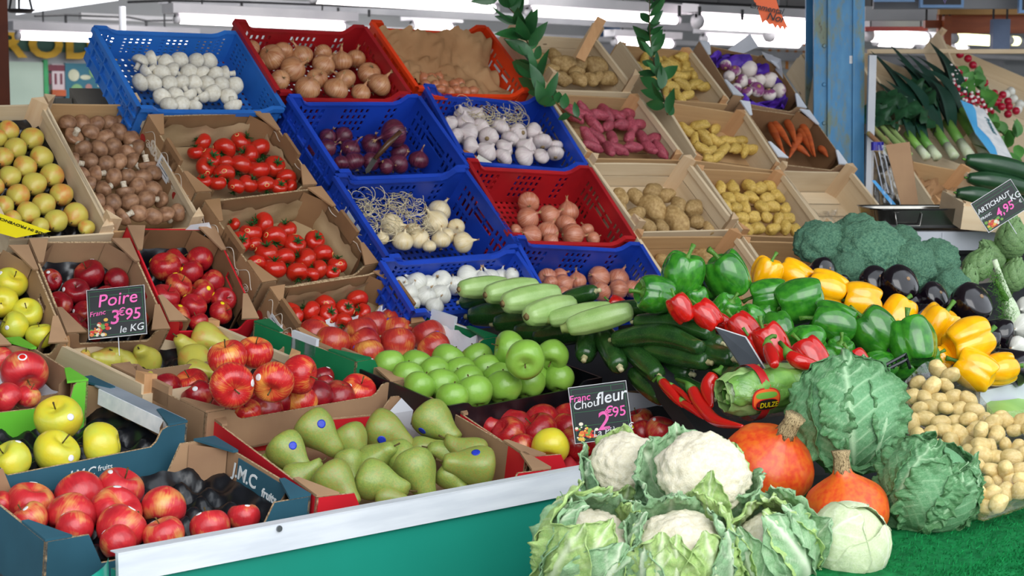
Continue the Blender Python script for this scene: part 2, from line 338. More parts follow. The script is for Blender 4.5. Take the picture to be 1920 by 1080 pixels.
# ---------------------------------------------------------------- produce prototypes (unit radius); each = dict(body=..., parts=[(name, mesh, label)])
PI = math.pi
def apple_surf(k, tall=0.9):
    ph = k*1.7
    def f(th, t):
        p = t*PI; s = math.sin(p); r = s**0.92*(1+0.1*math.cos(p)*0.9)*(1+0.02*math.cos(5*th+ph)*(1-math.cos(p))*0.5+0.025*math.cos(2*th+ph))
        z = tall*math.cos(p)*(1+0.02*math.cos(3*th+ph)) - 0.34*math.exp(-(p/0.36)**2) + 0.2*math.exp(-((PI-p)/0.3)**2)
        return (r*math.cos(th)*1.0, r*math.sin(th), z)
    return f
def stem_mesh(pts, r, m, name='stem', n=7):
    b = MB(); b.tube(pts, r, m, n); return b.mesh(name, True)
def apple(k, skin, sticker=None, smat2=None, spos=(0.6, 0.28), srad=0.2, stem=True, asp=1.0, tall=0.9, split=2):
    s = apple_surf(k, tall); d = dict(body=body('apple', s, skin), parts=[])
    if stem: d['parts'].append(('stem', stem_mesh([(0, 0, 0.5), (0.02, 0, 0.75), (0.07, 0.03, 1.0+0.05*(k % 3))], [0.035, 0.03, 0.045], STEM)))
    b = MB(); b.tube([(0, 0, -0.6), (0, 0, -0.74)], [0.1, 0.05], STEM, 6); d['parts'].append(('blossom_end', b.mesh('blossom_end', True)))
    if sticker: d['parts'].append(('sticker', patch('sticker', s, spos[0], spos[1], srad, sticker, 0.012, mats2=smat2, asp=asp, split=split)))
    d['zmin'] = 0.8; return d
def pear(k, skin, sticker=None, smat2=None, bend=0.12, spos=(0.5, 0.6), fat=1.0):
    T = [0, .06, .16, .3, .45, .6, .75, .88, .96, 1.0]; R = [0.0, .27, .43, .54, .70, .89, .99, .88, .5, 0.0]; Z = [1.62, 1.6, 1.38, 1.02, .66, .25, -.22, -.66, -.86, -.84]
    def f(th, t):
        r = max(0, hermite(T, R, t))*fat; z = hermite(T, Z, t); b = bend*max(0, z)**2*0.5
        r *= 1+0.035*math.cos(3*th+k)*math.sin(t*PI)+0.02*math.cos(5*th+2*k)
        return (r*math.cos(th)+b, r*math.sin(th), z)
    d = dict(body=body('pear', f, skin, 26, 22), parts=[])
    x = bend*1.62**2*0.5; d['parts'].append(('stem', stem_mesh([(x, 0, 1.5), (x+.05, 0, 1.7), (x+.15, 0.05, 1.98)], [.055, .045, .06], STEM)))
    b = MB(); b.tube([(0, 0, -0.78), (0, 0, -0.9)], [0.12, 0.09], STEM, 7); d['parts'].append(('blossom_end', b.mesh('blossom_end', True)))
    if sticker: d['parts'].append(('sticker', patch('sticker', f, spos[0], spos[1], .21, sticker, .012, mats2=smat2)))
    return d
def round_pear(k, skin):
    T = [0, .08, .2, .34, .5, .66, .82, .94, 1.0]; R = [0, .2, .38, .6, .86, 1.0, .88, .5, 0]; Z = [1.02, 1.0, .88, .7, .38, -.05, -.52, -.8, -.76]
    def f(th, t):
        r = max(0, hermite(T, R, t)); z = hermite(T, Z, t); r *= 1+0.03*math.cos(3*th+k)
        return (r*math.cos(th), r*math.sin(th), z)
    b = MB(); b.tube([(0, 0, -0.7), (0, 0, -0.8)], [0.12, 0.08], STEM, 7)
    return dict(body=body('pear', f, skin), parts=[('stem', stem_mesh([(0, 0, .9), (.03, 0, 1.15), (.1, .03, 1.35)], [.06, .045, .06], STEM)), ('blossom_end', b.mesh('blossom_end', True))])
def onion(k, skin, neck=0.55, squash=0.92, root=True):
    T = [0, .05, .14, .26, .4, .55, .72, .88, 1.0]; R = [.05, .1, .16, .45, .82, 1.0, .9, .52, 0]; Z = [1.0+neck, 1.0+neck*.6, 1.02, .84, .52, .05, -.48, -.8, -.88]
    def f(th, t):
        r = max(0.0, hermite(T, R, t)); z = hermite(T, Z, t)*squash; r *= 1+0.03*math.cos(2*th+k)+0.012*math.cos(9*th+k)
        lean = 0.15*max(0, z-.9)
        return (r*math.cos(th)+lean, r*math.sin(th), z)
    d = dict(body=body('onion', f, skin, 26, 18), parts=[]); b = MB(); rr = random.Random(k)
    for i in range(7):
        a = rr.uniform(0, 2*PI); q = rr.uniform(.05, .2); z0 = (1+neck)*squash
        b.tube([(.07, 0, z0-.25), (.1+q*.3*math.cos(a), q*.3*math.sin(a), z0), (.1+q*math.cos(a), q*math.sin(a), z0+rr.uniform(.05, .25))], [.06, .04, .015], M_NECKDRY, 5)
    d['parts'].append(('dry_neck', b.mesh('dry_neck', True)))
    if root:
        b = MB()
        for i in range(12):
            a = rr.uniform(0, 2*PI); q = rr.uniform(.08, .26); b.tube([(0, 0, -.78), (q*.5*math.cos(a), q*.5*math.sin(a), -.9), (q*math.cos(a), q*math.sin(a), -.86-rr.uniform(0, .15))], [.04, .025, .012], M_ROOT, 4)
        d['parts'].append(('root_tuft', b.mesh('root_tuft', True)))
    return d
def garlic(k, skin):
    T = [0, .06, .2, .34, .5, .68, .86, 1.0]; R = [.12, .15, .22, .55, .9, 1.0, .7, 0]; Z = [1.2, 1.1, .88, .66, .35, -.1, -.5, -.58]; nl = 7+k % 3
    def f(th, t):
        r = max(0, hermite(T, R, t)); z = hermite(T, Z, t); r *= 1+0.09*abs(math.sin(nl*th/2+k))*math.sin(min(1, t*1.3)*PI)
        return (r*math.cos(th)+.12*max(0, z-.9), r*math.sin(th), z)
    b = MB(); b.tube([(0, 0, -.5), (0, 0, -.68)], [.25, .2], M_ROOT, 9)
    return dict(body=body('garlic', f, skin, 42, 16), parts=[('root_plate', b.mesh('root_plate', True))])
def mushroom(k, cap, stem):
    rr = random.Random(k); el = rr.uniform(.82, 1.0)
    def f(th, t):
        if t < .72: p = t/.72*PI*.56; r = math.sin(p); z = math.cos(p)*.86
        else: u = (t-.72)/.28; r = (1-u)*math.sin(PI*.56)*.93; z = math.cos(PI*.56)*.86-.12*math.sin(u*PI*.5)+.1*u
        r *= 1+.04*math.cos(2*th+k)+.02*math.cos(5*th+k); return (r*math.cos(th), r*math.sin(th)*el, z)
    b = MB(); b.tube([(0, 0, 0), (.02, 0, -.35), (.05, 0, -.62), (.07, 0, -.95), (.07, 0, -.98)], [.36, .3, .28, .34, .2], stem, 12)
    return dict(body=body('mushroom', f, cap, 24, 16), parts=[('stalk', b.mesh('stalk', True))])
def tomato(k, stick=True):
    nl = 5+k % 3
    def f(th, t):
        p = t*PI; s = math.sin(p); r = s**.88*(1+.05*math.cos(nl*th+k)*math.exp(-(p/1.1)**2)+.02*math.cos(2*th+k)); z = .8*math.cos(p)-.22*math.exp(-(p/.4)**2)+.06*math.exp(-((PI-p)/.3)**2)
        return (r*math.cos(th), r*math.sin(th), z)
    b = MB(); rr = random.Random(k)
    for i in range(6):
        a = 2*PI*i/6+rr.uniform(-.2, .2); L = rr.uniform(.42, .62); w_ = .1; P = []
        for j in range(5):
            u = j/4; q = L*u; z = .56+.24*min(1, u*2)+(.12*rr.random()+.1)*u*u; ww = w_*math.sin(PI*min(.98, u*.8+.25)); P.append([(q*math.cos(a)-ww*math.sin(a), q*math.sin(a)+ww*math.cos(a), z), (q*math.cos(a), q*math.sin(a), z+.05), (q*math.cos(a)+ww*math.sin(a), q*math.sin(a)-ww*math.cos(a), z)])
        b.grid(P, CALYX)
    b.tube([(0, 0, .5), (0, 0, .8), (.08, 0, .98)], [.07, .05, .07], CALYX, 6)
    d = dict(body=body('tomato', f, M_TOMATO), parts=[('calyx', b.mesh('calyx', True))])
    if stick: d['parts'].append(('sticker', patch('sticker', f, k*1.3, .36, .23, CREAM_STK, .012, mats2=RED_STK, asp=.8, split=3, rings=4)))
    return d
def lumpy(name, k, mat, lx=1.3, amp=.1, ny=.9, f1=1.1, bend=0.0, nu=22, nv=16):
    off = Vector((k*7.3, k*3.1, k*1.7))
    def f(th, t):
        p = t*PI; s = math.sin(p)**.85; v = Vector((s*math.cos(th), s*math.sin(th)*ny, math.cos(p)*lx)); q = 1+amp*noise.noise(v*f1+off)*2
        z = v.z*q; return (v.x*q+bend*(z/lx)**2, v.y*q, z)
    return dict(body=body(name, f, mat, nu, nv), parts=[])
def pepper(k, skin, tall=1.0, lobes=None, stem=True):
    n = lobes or (3 if k % 2 else 4); rr = random.Random(k); off = [rr.uniform(-.1, .1) for _ in range(n)]
    def f(th, t):
        p = t*PI; s = math.sin(p)
        ang = n*th/2; c = abs(math.cos(ang)); crease = (1-c**.5)
        li = off[int(((th+PI/n) % (2*PI))/(2*PI)*n) % n]
        rr_ = s**.62; taper = 1-.16*(t-.3) if t > .3 else 1
        r = rr_*taper*(1-.2*crease*(.35+.65*min(1, abs(t-.5)*2.4)))*(1+li*(t > .1)*s)
        z = tall*math.cos(p)*1.05; z -= .4*math.exp(-(p/.5)**2); z += (.28+.12*(1-crease))*0+.34*math.exp(-((PI-p)/.55)**2); z -= (.14*c)*math.exp(-((PI-p-.75)/.4)**2); z += .1*c*math.exp(-((p-.7)/.4)**2)
        return (r*math.cos(th), r*math.sin(th), z)
    d = dict(body=body('bell_pepper', f, skin, 48, 26), parts=[])
    if stem:
        b = MB(); b.tube([(0, 0, .62*tall), (0, 0, .68*tall), (0, 0, .74*tall), (.02, 0, .82*tall), (.08, 0, 1.05*tall), (.2, .04, 1.3*tall)], [.34, .32, .14, .1, .09, .13], STEM_G, 9, cs=lambda th, t: 1+.12*math.cos(5*th)); d['parts'].append(('stem', b.mesh('stem', True)))
    return d
def broc_head(k, mat=None, amp=.2, res=4, flat=.75, st=M_BROC_ST, f1=2.1, f2=6.5, nm='broccoli_crown', stal=True):
    import bmesh
    bm = bmesh.new(); bmesh.ops.create_icosphere(bm, subdivisions=res+1, radius=1.0); off = Vector((k*5.1, k*2.3, k))
    for v in bm.verts:
        p = v.co.normalized()
        if p.z < -.25: 
            q = (p.z+.25)/.75; v.co = Vector((p.x*(.9+q*.3), p.y*(.9+q*.3), -.1+q*.2)); continue
        d1 = noise.voronoi(p*f1+off)[0]; d2 = noise.voronoi(p*f2+off)[0]; d3 = noise.voronoi(p*f2*2.6+off)[0]
        h = 1+amp*(.55-d1[0])*1.1+.07*(.5-d2[0])*1.6+.022*(.5-d3[0])*1.5
        v.co = Vector((p.x*h, p.y*h, max(-.3, p.z)*h*flat))
    me = bpy.data.meshes.new(nm); bm.to_mesh(me); bm.free(); me.materials.append(mat or M_BROC); me.polygons.foreach_set('use_smooth', [True]*len(me.polygons))
    d = dict(body=me, parts=[])
    if stal:
        b = MB(); b.tube([(0, 0, -.1), (0, 0, -.5), (0, .03, -.95)], [.4, .26, .28], st, 12); d['parts'].append(('stalk', b.mesh('stalk', True)))
    return d
def attr_grid(name, P, mat, vein, edge, thick=0.0):
    P = np.asarray(P, float); nj, ni = P.shape[:2]; b = MB(); b.grid(P, mat); A = list(np.asarray(vein).reshape(-1)); E_ = list(np.asarray(edge).reshape(-1))
    if thick:
        du = np.gradient(P, axis=1); dv = np.gradient(P, axis=0); N = np.cross(du, dv); N /= np.linalg.norm(N, axis=2, keepdims=True)+1e-9
        Q = P-N*thick; k = len(b.v); b.grid(Q, mat); nf = len(b.f)//2
        for q in range(nf, 2*nf): b.f[q] = b.f[q][::-1]
        rim = [(0, i) for i in range(ni)]+[(j, ni-1) for j in range(1, nj)]+[(nj-1, i) for i in range(ni-2, -1, -1)]+[(j, 0) for j in range(nj-2, 0, -1)]
        for q in range(len(rim)):
            a = rim[q]; c = rim[(q+1) % len(rim)]; ia, ic = a[0]*ni+a[1], c[0]*ni+c[1]; b.f.append((ic, ia, ia+k, ic+k)); b.mi.append(0)
        A += A; E_ += E_
    return b.mesh(name, True, dict(vein=A, edge=E_))
def vein_field(S, Wd, K=9, slope=0.9, w0=.055):
    """S 0..1 along the midrib, Wd -1..1 across; returns 0..1 vein strength"""
    mid = np.exp(-(Wd/(w0*(1.25-S)+.012))**2); q = S*K-np.abs(Wd)*K*slope*.45; d = np.abs(q-np.round(q)); side = np.exp(-(d/.075)**2)*np.clip(1.15-np.abs(Wd), 0, 1)*(.7)
    q2 = S*K*2.3+np.abs(Wd)*K*1.2; d2 = np.abs(q2-np.round(q2)); cross = np.exp(-(d2/.09)**2)*.28
    return np.clip(np.maximum(np.maximum(mid, side), cross), 0, 1)
def sphere_leaf(name, mat, R=1.0, az=0.0, half=1.1, lat0=-1.35, lat1=.9, curl=.25, frill=.07, K=9, n=(56, 64), seed=0, off=.03, flare=0.0, amp=.02, thick=.012, w0=.055, ff=6, squash=1.0, rib=.014):
    """a leaf hugging a ball of radius R: base at latitude lat0 (radians), tip at lat1, half-width in azimuth radians"""
    ni, nj = n; P = np.zeros((nj+1, ni+1, 3)); S = np.zeros((nj+1, ni+1)); W = np.zeros_like(S); rr = random.Random(seed); sv = Vector((seed*3.7, seed, 1))
    for j in range(nj+1):
        for i in range(ni+1):
            s = j/nj; w_ = i/ni*2-1; shape = min(1.0, (s/.35)**.55)*(1-max(0, (s-.72)/.28)**2.6*.75); la = lat0+(lat1-lat0)*s; la -= .22*w_*w_*s*(lat1-lat0)*.35
            S[j, i] = s; W[j, i] = w_; x = w_*half*shape; cl = math.cos(la)
            d = Vector((math.sin(x)*max(.12, cl)**.2*1.0, 0, 0)); v = Vector((math.cos(x)*cl, math.sin(x), math.sin(la)*math.cos(x*.6))); v.normalize()
            e = max(abs(w_), (s-.15)/.85); ed = max(0, (e-.62)/.38)
            fr = frill*ed*(noise.noise(v*ff*1.5+sv)*1.6+noise.noise(v*ff*3.5+sv)*1.2)
            r = R*(1+off+curl*ed**2+fr+flare*s*s+amp*noise.noise(v*4+sv)); q = v*r; t_ = Vector((noise.noise(v*ff*2+sv+Vector((9, 0, 0))), noise.noise(v*ff*2+sv+Vector((0, 9, 0))), noise.noise(v*ff*2+sv+Vector((0, 0, 9)))))*frill*ed*R*.8
            q += t_; P[j, i] = (q.x, q.y, q.z*squash)
    V = vein_field(S, W, K, w0=w0); ctr = P*(1/np.maximum(1e-6, np.linalg.norm(P, axis=2, keepdims=True))); P = P+ctr*(V*rib*R)[..., None]
    c, s_ = math.cos(az), math.sin(az); P = np.stack([P[..., 0]*c-P[..., 1]*s_, P[..., 0]*s_+P[..., 1]*c, P[..., 2]], 2)
    E_ = np.clip((np.maximum(np.abs(W), S)-.6)/.4, 0, 1); return attr_grid(name, P, mat, V, E_, thick*R)
def laurel_leaf_into(b, base, d, nrm, L, W_, mat):
    d = Vector(d).normalized(); nrm = Vector(nrm); nrm = (nrm-d*nrm.dot(d)).normalized(); s = d.cross(nrm); P = []
    for j in range(7):
        u = j/6; ww = W_*math.sin(PI*min(1, u**.8))**.9+.0005; c = Vector(base)+d*(L*u)+nrm*(-.18*L*u*u); P.append([c-s*ww+nrm*ww*.25, c, c+s*ww+nrm*ww*.25])
    b.grid([[tuple(q) for q in r] for r in P], mat)
# ---------------------------------------------------------------- placing 
CREATED = []
def place(d, loc, axis, size, name, label, cat, group=None, spin=0.0, sx=1.0, parts=True, sz=1.0):
    R = rot_to(axis, spin); mw = Matrix.Translation(Vector([float(v) for v in loc])) @ R @ Matrix.Diagonal((size*sx, size*sx if sx == 1 else size, size*sz, 1))
    o = bpy.data.objects.new(name, d['body']); COL.objects.link(o); o.matrix_world = mw; tag(o, label, cat, group)
    if parts:
        for p in d['parts']:
            c = bpy.data.objects.new(p[0], p[1]); COL.objects.link(c); c.parent = o
    return o
def relax(P, R, it=14, k=.5, squeeze=.9, bounds=None):
    P = np.array(P, float); R = np.array(R, float)
    for _ in range(it):
        D = P[:, None]-P[None]; L = np.linalg.norm(D, axis=2)+1e-9; need = (R[:, None]+R[None])*squeeze; ov = np.clip(need-L, 0, None); np.fill_diagonal(ov, 0)
        P += (D/L[..., None]*ov[..., None]*k*.5).sum(1)
        if bounds: P = bounds(P, R)
    return P
ORD = ['first', 'second', 'third', 'fourth', 'fifth', 'sixth', 'seventh', 'eighth', 'ninth', 'tenth', 'eleventh', 'twelfth', 'thirteenth', 'fourteenth']
def auto_labels(px, noun, place_, rows=None):
    n = len(px); px = np.array([p[:2] for p in px], float)
    if n == 1: return [f'{noun}, {place_}']
    rows = rows or max(1, round(n/5.0)); o = np.argsort(-px[:, 1]); lab = ['']*n; parts_ = np.array_split(o, rows)
    SH = ['second', 'third', 'fourth', 'fifth', 'sixth', 'seventh', 'eighth', 'ninth', 'tenth', 'eleventh', 'twelfth', 'thirteenth']
    rn = ['front row']+[('back row' if r == rows-1 else SH[r-1]+' row') for r in range(1, rows)]
    for r, ids in enumerate(parts_):
        ids = sorted(ids, key=lambda q: px[q, 0]); m = len(ids)
        for k, q in enumerate(ids):
            pos = 'leftmost' if k == 0 else ('rightmost' if k == m-1 else f'{ORD[min(k, 13)]} from left')
            lab[q] = f'{noun} {place_}, {rn[r]}, {pos}' if rows > 1 else f'{noun} {place_}, {pos}'
    return lab
def heap_px(poly, step, jit=.25, seed=1):
    rr = random.Random(seed); xs = [p[0] for p in poly]; ys = [p[1] for p in poly]; out = []; y = min(ys)+step*.3; r = 0
    def inside(x, y):
        c = False
        for i in range(len(poly)):
            x1, y1 = poly[i]; x2, y2 = poly[i-1]
            if (y1 > y) != (y2 > y) and x < (x2-x1)*(y-y1)/(y2-y1)+x1: c = not c
        return c
    while y < max(ys):
        x = min(xs)+(step*.5 if r % 2 else 0)
        while x < max(xs):
            px, py = x+rr.uniform(-jit, jit)*step, y+rr.uniform(-jit, jit)*step*.8
            if inside(px, py): out.append((px, py))
            x += step
        y += step*.84; r += 1
    return out
# ---------------------------------------------------------------- containers
P_RACK = at(640, 178, 5.1)
P_FRONT = at(210, 1035, 2.9)
N10 = slope_n(10)
ll_ = lambda l, ll: l or ll
class Box:
    def __init__(s, quad, p0, deg, w=None, l=None, h=.15, name='crate', label='', cat='crate', group=None, rise=0.0, d0=.05, cdeg=None, rot=None, under=None, beside=None):
        n = slope_n(deg); p0 = np.array(p0)+np.array([0, 0, rise]); q = [onplane(x, y, p0, n) for x, y in quad]; S = slope_s(deg)
        c = sum(q)/4; X = np.array([1.0, 0, 0]); ww = ((q[1]-q[0])@X+(q[2]-q[3])@X)/2; ll = ((q[0]-q[3])@S+(q[1]-q[2])@S)/2
        sk = math.atan2(((q[0]-q[3])@X+(q[1]-q[2])@X)/2, ll); s.rot = -(rot if rot is not None else sk*.8)
        ca, sa = math.cos(s.rot), math.sin(s.rot); s.X = X*ca+S*sa; s.S = -X*sa+S*ca; s.n = n; s.w = w or ww; s.l = l or ll; s.h = h
        if l: c = (q[2]+q[3])/2+s.S*l/2       # keep the front rim where it is
        if under is not None: c = c+S*((under.c-S*0)@S-under.l/2-.02-ll_(l, ll)/2-c@S)
        if beside is not None: c = c+X*(beside.c@X+beside.w/2+.012+(w or ww)/2-c@X)
        s.c = c; s.mw = mat4(s.X, s.S, n, c); s.name = name; s.root = empty(name, s.mw, label, cat, group); s.deg = deg
        cd_ = deg-16 if cdeg is None else cdeg; s.cn = slope_n(cd_); s.cp = c-s.S*s.l/2-n*d0
        s.fl = c-n*h
    def loc(s, P): v = np.asarray(P)-s.c; return np.stack([v@s.X, v@s.S, v@s.n], -1)
    def glob(s, L): L = np.asarray(L); return s.c+L[..., :1]*s.X+L[..., 1:2]*s.S+L[..., 2:3]*s.n
    def pt(s, x, y, lift=0.0): return onplane(x, y, s.cp+s.cn*lift, s.cn)
    def bounds(s, P, R):
        L = s.loc(P); L[:, 0] = np.clip(L[:, 0], -s.w/2+R*.95+.006, s.w/2-R*.95-.006); L[:, 1] = np.clip(L[:, 1], -s.l/2+R*.95+.006, s.l/2-R*.95-.006); L[:, 2] = np.maximum(L[:, 2], -s.h+R*.8+.008)
        return s.glob(L)
def wall(b, O, U, V, N, w, h, us, vs, solid, th, mo, mi_=None, me=None, top=None, bot=None):
    """perforated wall: O corner, U/V in-plane unit dirs, N outward; thickness goes inward"""
    O, U, V, N = [np.array(a, float) for a in (O, U, V, N)]; top = top or (lambda u: 1.0); nu, nv = len(us)-1, len(vs)-1
    pt = lambda i, j, d: O+U*us[i]*w+V*vs[j]*h*top(us[i])-N*d
    idx = {}; vsl = []
    def vid(i, j, k):
        if (i, j, k) not in idx: idx[(i, j, k)] = len(vsl); vsl.append(pt(i, j, th*k))
        return idx[(i, j, k)]
    fo, fi, fe = [], [], []
    for i in range(nu):
        for j in range(nv):
            if not solid(i, j): continue
            a = [vid(i, j, 0), vid(i+1, j, 0), vid(i+1, j+1, 0), vid(i, j+1, 0)]; c = [vid(i, j, 1), vid(i+1, j, 1), vid(i+1, j+1, 1), vid(i, j+1, 1)]
            fo.append(a); fi.append(c[::-1])
            for (di, dj, e0, e1) in ((0, -1, 0, 1), (1, 0, 1, 2), (0, 1, 2, 3), (-1, 0, 3, 0)):
                x, y = i+di, j+dj
                if x < 0 or y < 0 or x >= nu or y >= nv or not solid(x, y): fe.append([a[e1], a[e0], c[e0], c[e1]])
    k = len(b.v); b.v += [tuple(p) for p in vsl]
    for L_, m in ((fo, mo), (fi, mi_ or mo), (fe, me or mo)):
        sl = b.slot(m)
        for f in L_: b.f.append(tuple(q+k for q in f)); b.mi.append(sl)
def axes_walls(w, l): # (origin, U, N, length, kind)
    return [((-w/2, -l/2), (1, 0), (0, -1), w, 'front'), ((w/2, l/2), (-1, 0), (0, 1), w, 'back'), ((w/2, -l/2), (0, 1), (1, 0), l, 'right'), ((-w/2, l/2), (0, -1), (-1, 0), l, 'left')]
def plastic_crate(bx, m, fine=False):
    w, l, h = bx.w, bx.l, bx.h; fl = .012
    def longtop(u):
        c = .13; d = min(u, 1-u)
        lo = .8 if not fine else .86
        return 1.0 if d < c*.6 else (lo if d > c*1.15 else lo+(1-lo)*(.5+.5*math.cos(PI*(d-c*.6)/(c*.55))))
    names = dict(front='long_wall', back='long_wall', left='end_wall', right='end_wall')
    for (ox, oy), U, N, L, kind in axes_walls(w, l):
        b = MB(); nu = 46 if kind in ('front', 'back') else 30; us = [i/nu for i in range(nu+1)]; nv = 16; vs = [j/nv for j in range(nv+1)]
        long_ = kind in ('front', 'back')
        def solid(i, j):
            u = (i+.5)/nu
            if j >= nv-2 or j < 1: return True
            if fine: return not ((i % 2 == 1) and (j % 2 == 0) and (i//10) % 2 == (0 if long_ else 0)+0 and 2 < j < 14 and .06 < u < .94) if not long_ else not ((i % 2 == 1) and (j % 2 == 0) and i % 12 > 1 and j > 2 and .05 < u < .95)
            if long_:
                if u < .1 or u > .9: return True
                return not (j in (3, 4, 6, 7, 9, 10, 12, 13) and i % 2 == 0 and (i % 16) in (0, 2, 4, 6, 8)) if j not in (5, 8, 11) else True
            if .32 < u < .68: return not (j in (9, 10, 11)) if .34 < u < .66 else True       # hand hole
            if u < .07 or u > .93: return True
            return not (i % 2 == 0 and j in (3, 4, 5, 7, 8, 9, 11, 12))
        wall(b, (ox, oy, -h), (U[0], U[1], 0), (0, 0, 1), (N[0], N[1], 0), L, h, us, vs, solid, .004, m, top=longtop if long_ else None)
        # rim lip and outer ribs
        U3, N3 = np.array((U[0], U[1], 0.0)), np.array((N[0], N[1], 0.0)); O3 = np.array((ox, oy, -h)); tp = longtop if long_ else (lambda u: 1.0); nn = 24
        P = []
        for i in range(nn+1):
            u = i/nn; p = O3+U3*u*L+np.array((0, 0, h*tp(u))); P.append([p+N3*.009-np.array((0, 0, .012)), p+N3*.009+np.array((0, 0, .002)), p-N3*.006+np.array((0, 0, .002)), p-N3*.006-np.array((0, 0, .003))])
        b.grid(np.array(P), m)
        for u in ((.12, .33, .5, .67, .88) if not long_ else (.1, .3, .5, .7, .9)):
            p = O3+U3*u*L; q = U3*.003
            for z0, z1 in ((0.004, h*tp(u)*.96),):
                b.hexa([p-q, p+q, p+q+N3*.008, p-q+N3*.008]+[v+np.array((0, 0, z1)) for v in (p-q, p+q, p+q+N3*.008, p-q+N3*.008)], m)
        if not long_:
            for z in (h*.28, h*.62): p = O3+np.array((0, 0, z)); b.hexa([p, p+U3*L, p+U3*L+N3*.008, p+N3*.008]+[v+np.array((0, 0, .006)) for v in (p, p+U3*L, p+U3*L+N3*.008, p+N3*.008)], m)
        b.build(names[kind], bx.root)
    b = MB(); nu, nv = 44, 28
    wall(b, (-w/2, -l/2, -h), (1, 0, 0), (0, 1, 0), (0, 0, 1), w, l, [i/nu for i in range(nu+1)], [j/nv for j in range(nv+1)], lambda i, j: not (i % 2 == 1 and j % 2 == 1), .004, m)
    b.build('base_grid', bx.root)
def wood_crate(bx, side_h=1.0, front_h=.72, posts=.025, m=(None, None, None), gap=True, backh=None, rails=True):
    w, l, h = bx.w, bx.l, bx.h; mx, my, mz = m[0] or WX, m[1] or WY, m[2] or WZ; t = .006; rr = random.Random(int(w*9999+l*777)); backh = backh or front_h
    def plank(name, a, c, mat, warp=.0):
        b = MB(); (x0, y0, z0), (x1, y1, z1) = a, c; n = 6
        alongx = abs(x1-x0) > abs(y1-y0); P = []
        for i in range(n+1):
            u = i/n; d = warp*math.sin(PI*u)
            if alongx: x = x0+(x1-x0)*u; P.append([(x, y0, z0), (x, y1, z0), (x, y1, z1+d), (x, y0, z1+d), (x, y0, z0)])
            else: y = y0+(y1-y0)*u; P.append([(x0, y, z0), (x0, y, z1+d), (x1, y, z1+d), (x1, y, z0), (x0, y, z0)])
        b.grid(np.array(P), mat)
        for e in (0, n): f = P[e][:4]; b.add(f, [(0, 1, 2, 3)], mat)
        return b.build(name, bx.root)
    for kind, y, s in (('front', -l/2, 1), ('back', l/2, -1)):
        hh = h*(front_h if kind == 'front' else backh)
        if gap:
            plank('end_board', (-w/2, y, -h), (w/2, y+s*t, -h+hh*.46), mx, .002); plank('end_board', (-w/2, y, -h+hh*.52), (w/2, y+s*t, -h+hh), mx, rr.uniform(-.004, .004))
        else: plank('end_board', (-w/2, y, -h), (w/2, y+s*t, -h+hh), mx, rr.uniform(-.003, .003))
    for x, s in ((-w/2, 1), (w/2, -1)):
        hh = h*side_h; y0, y1 = -l/2+t, l/2-t
        if gap:
            plank('side_board', (x, y0, -h), (x+s*t, y1, -h+hh*.47), my, .0); plank('side_board', (x, y0, -h+hh*.5), (x+s*t, y1, -h+hh), my, rr.uniform(-.003, .002))
        else: plank('side_board', (x, y0, -h), (x+s*t, y1, -h+hh), my, 0)
        if rails: b = MB(); b.box((x+s*t, y0+.02, -h+hh-.02), (x+s*(t+.007), y1-.02, -h+hh), my); b.build('top_rail', bx.root)
    for sx in (-1, 1):
        for sy in (-1, 1):
            b = MB(); x, y = sx*(w/2-t), sy*(l/2-t); d = .034; z1 = posts+rr.uniform(-.004, .008)
            tri = [(x, y), (x-sx*d, y), (x, y-sy*d)]; b.add([(p[0], p[1], -h) for p in tri]+[(p[0], p[1], z1-.004*(k == 1)) for k, p in enumerate(tri)], [(0, 1, 2), (3, 5, 4), (0, 3, 4, 1), (1, 4, 5, 2), (2, 5, 3, 0)], mz); b.build('corner_post', bx.root)
    for k in range(5):
        y0 = -l/2+t+(l-2*t)*k/5; b = MB(); b.box((-w/2+t, y0+.002, -h), (w/2-t, y0+(l-2*t)/5-.004, -h+.005), mx); b.build('base_slat', bx.root)
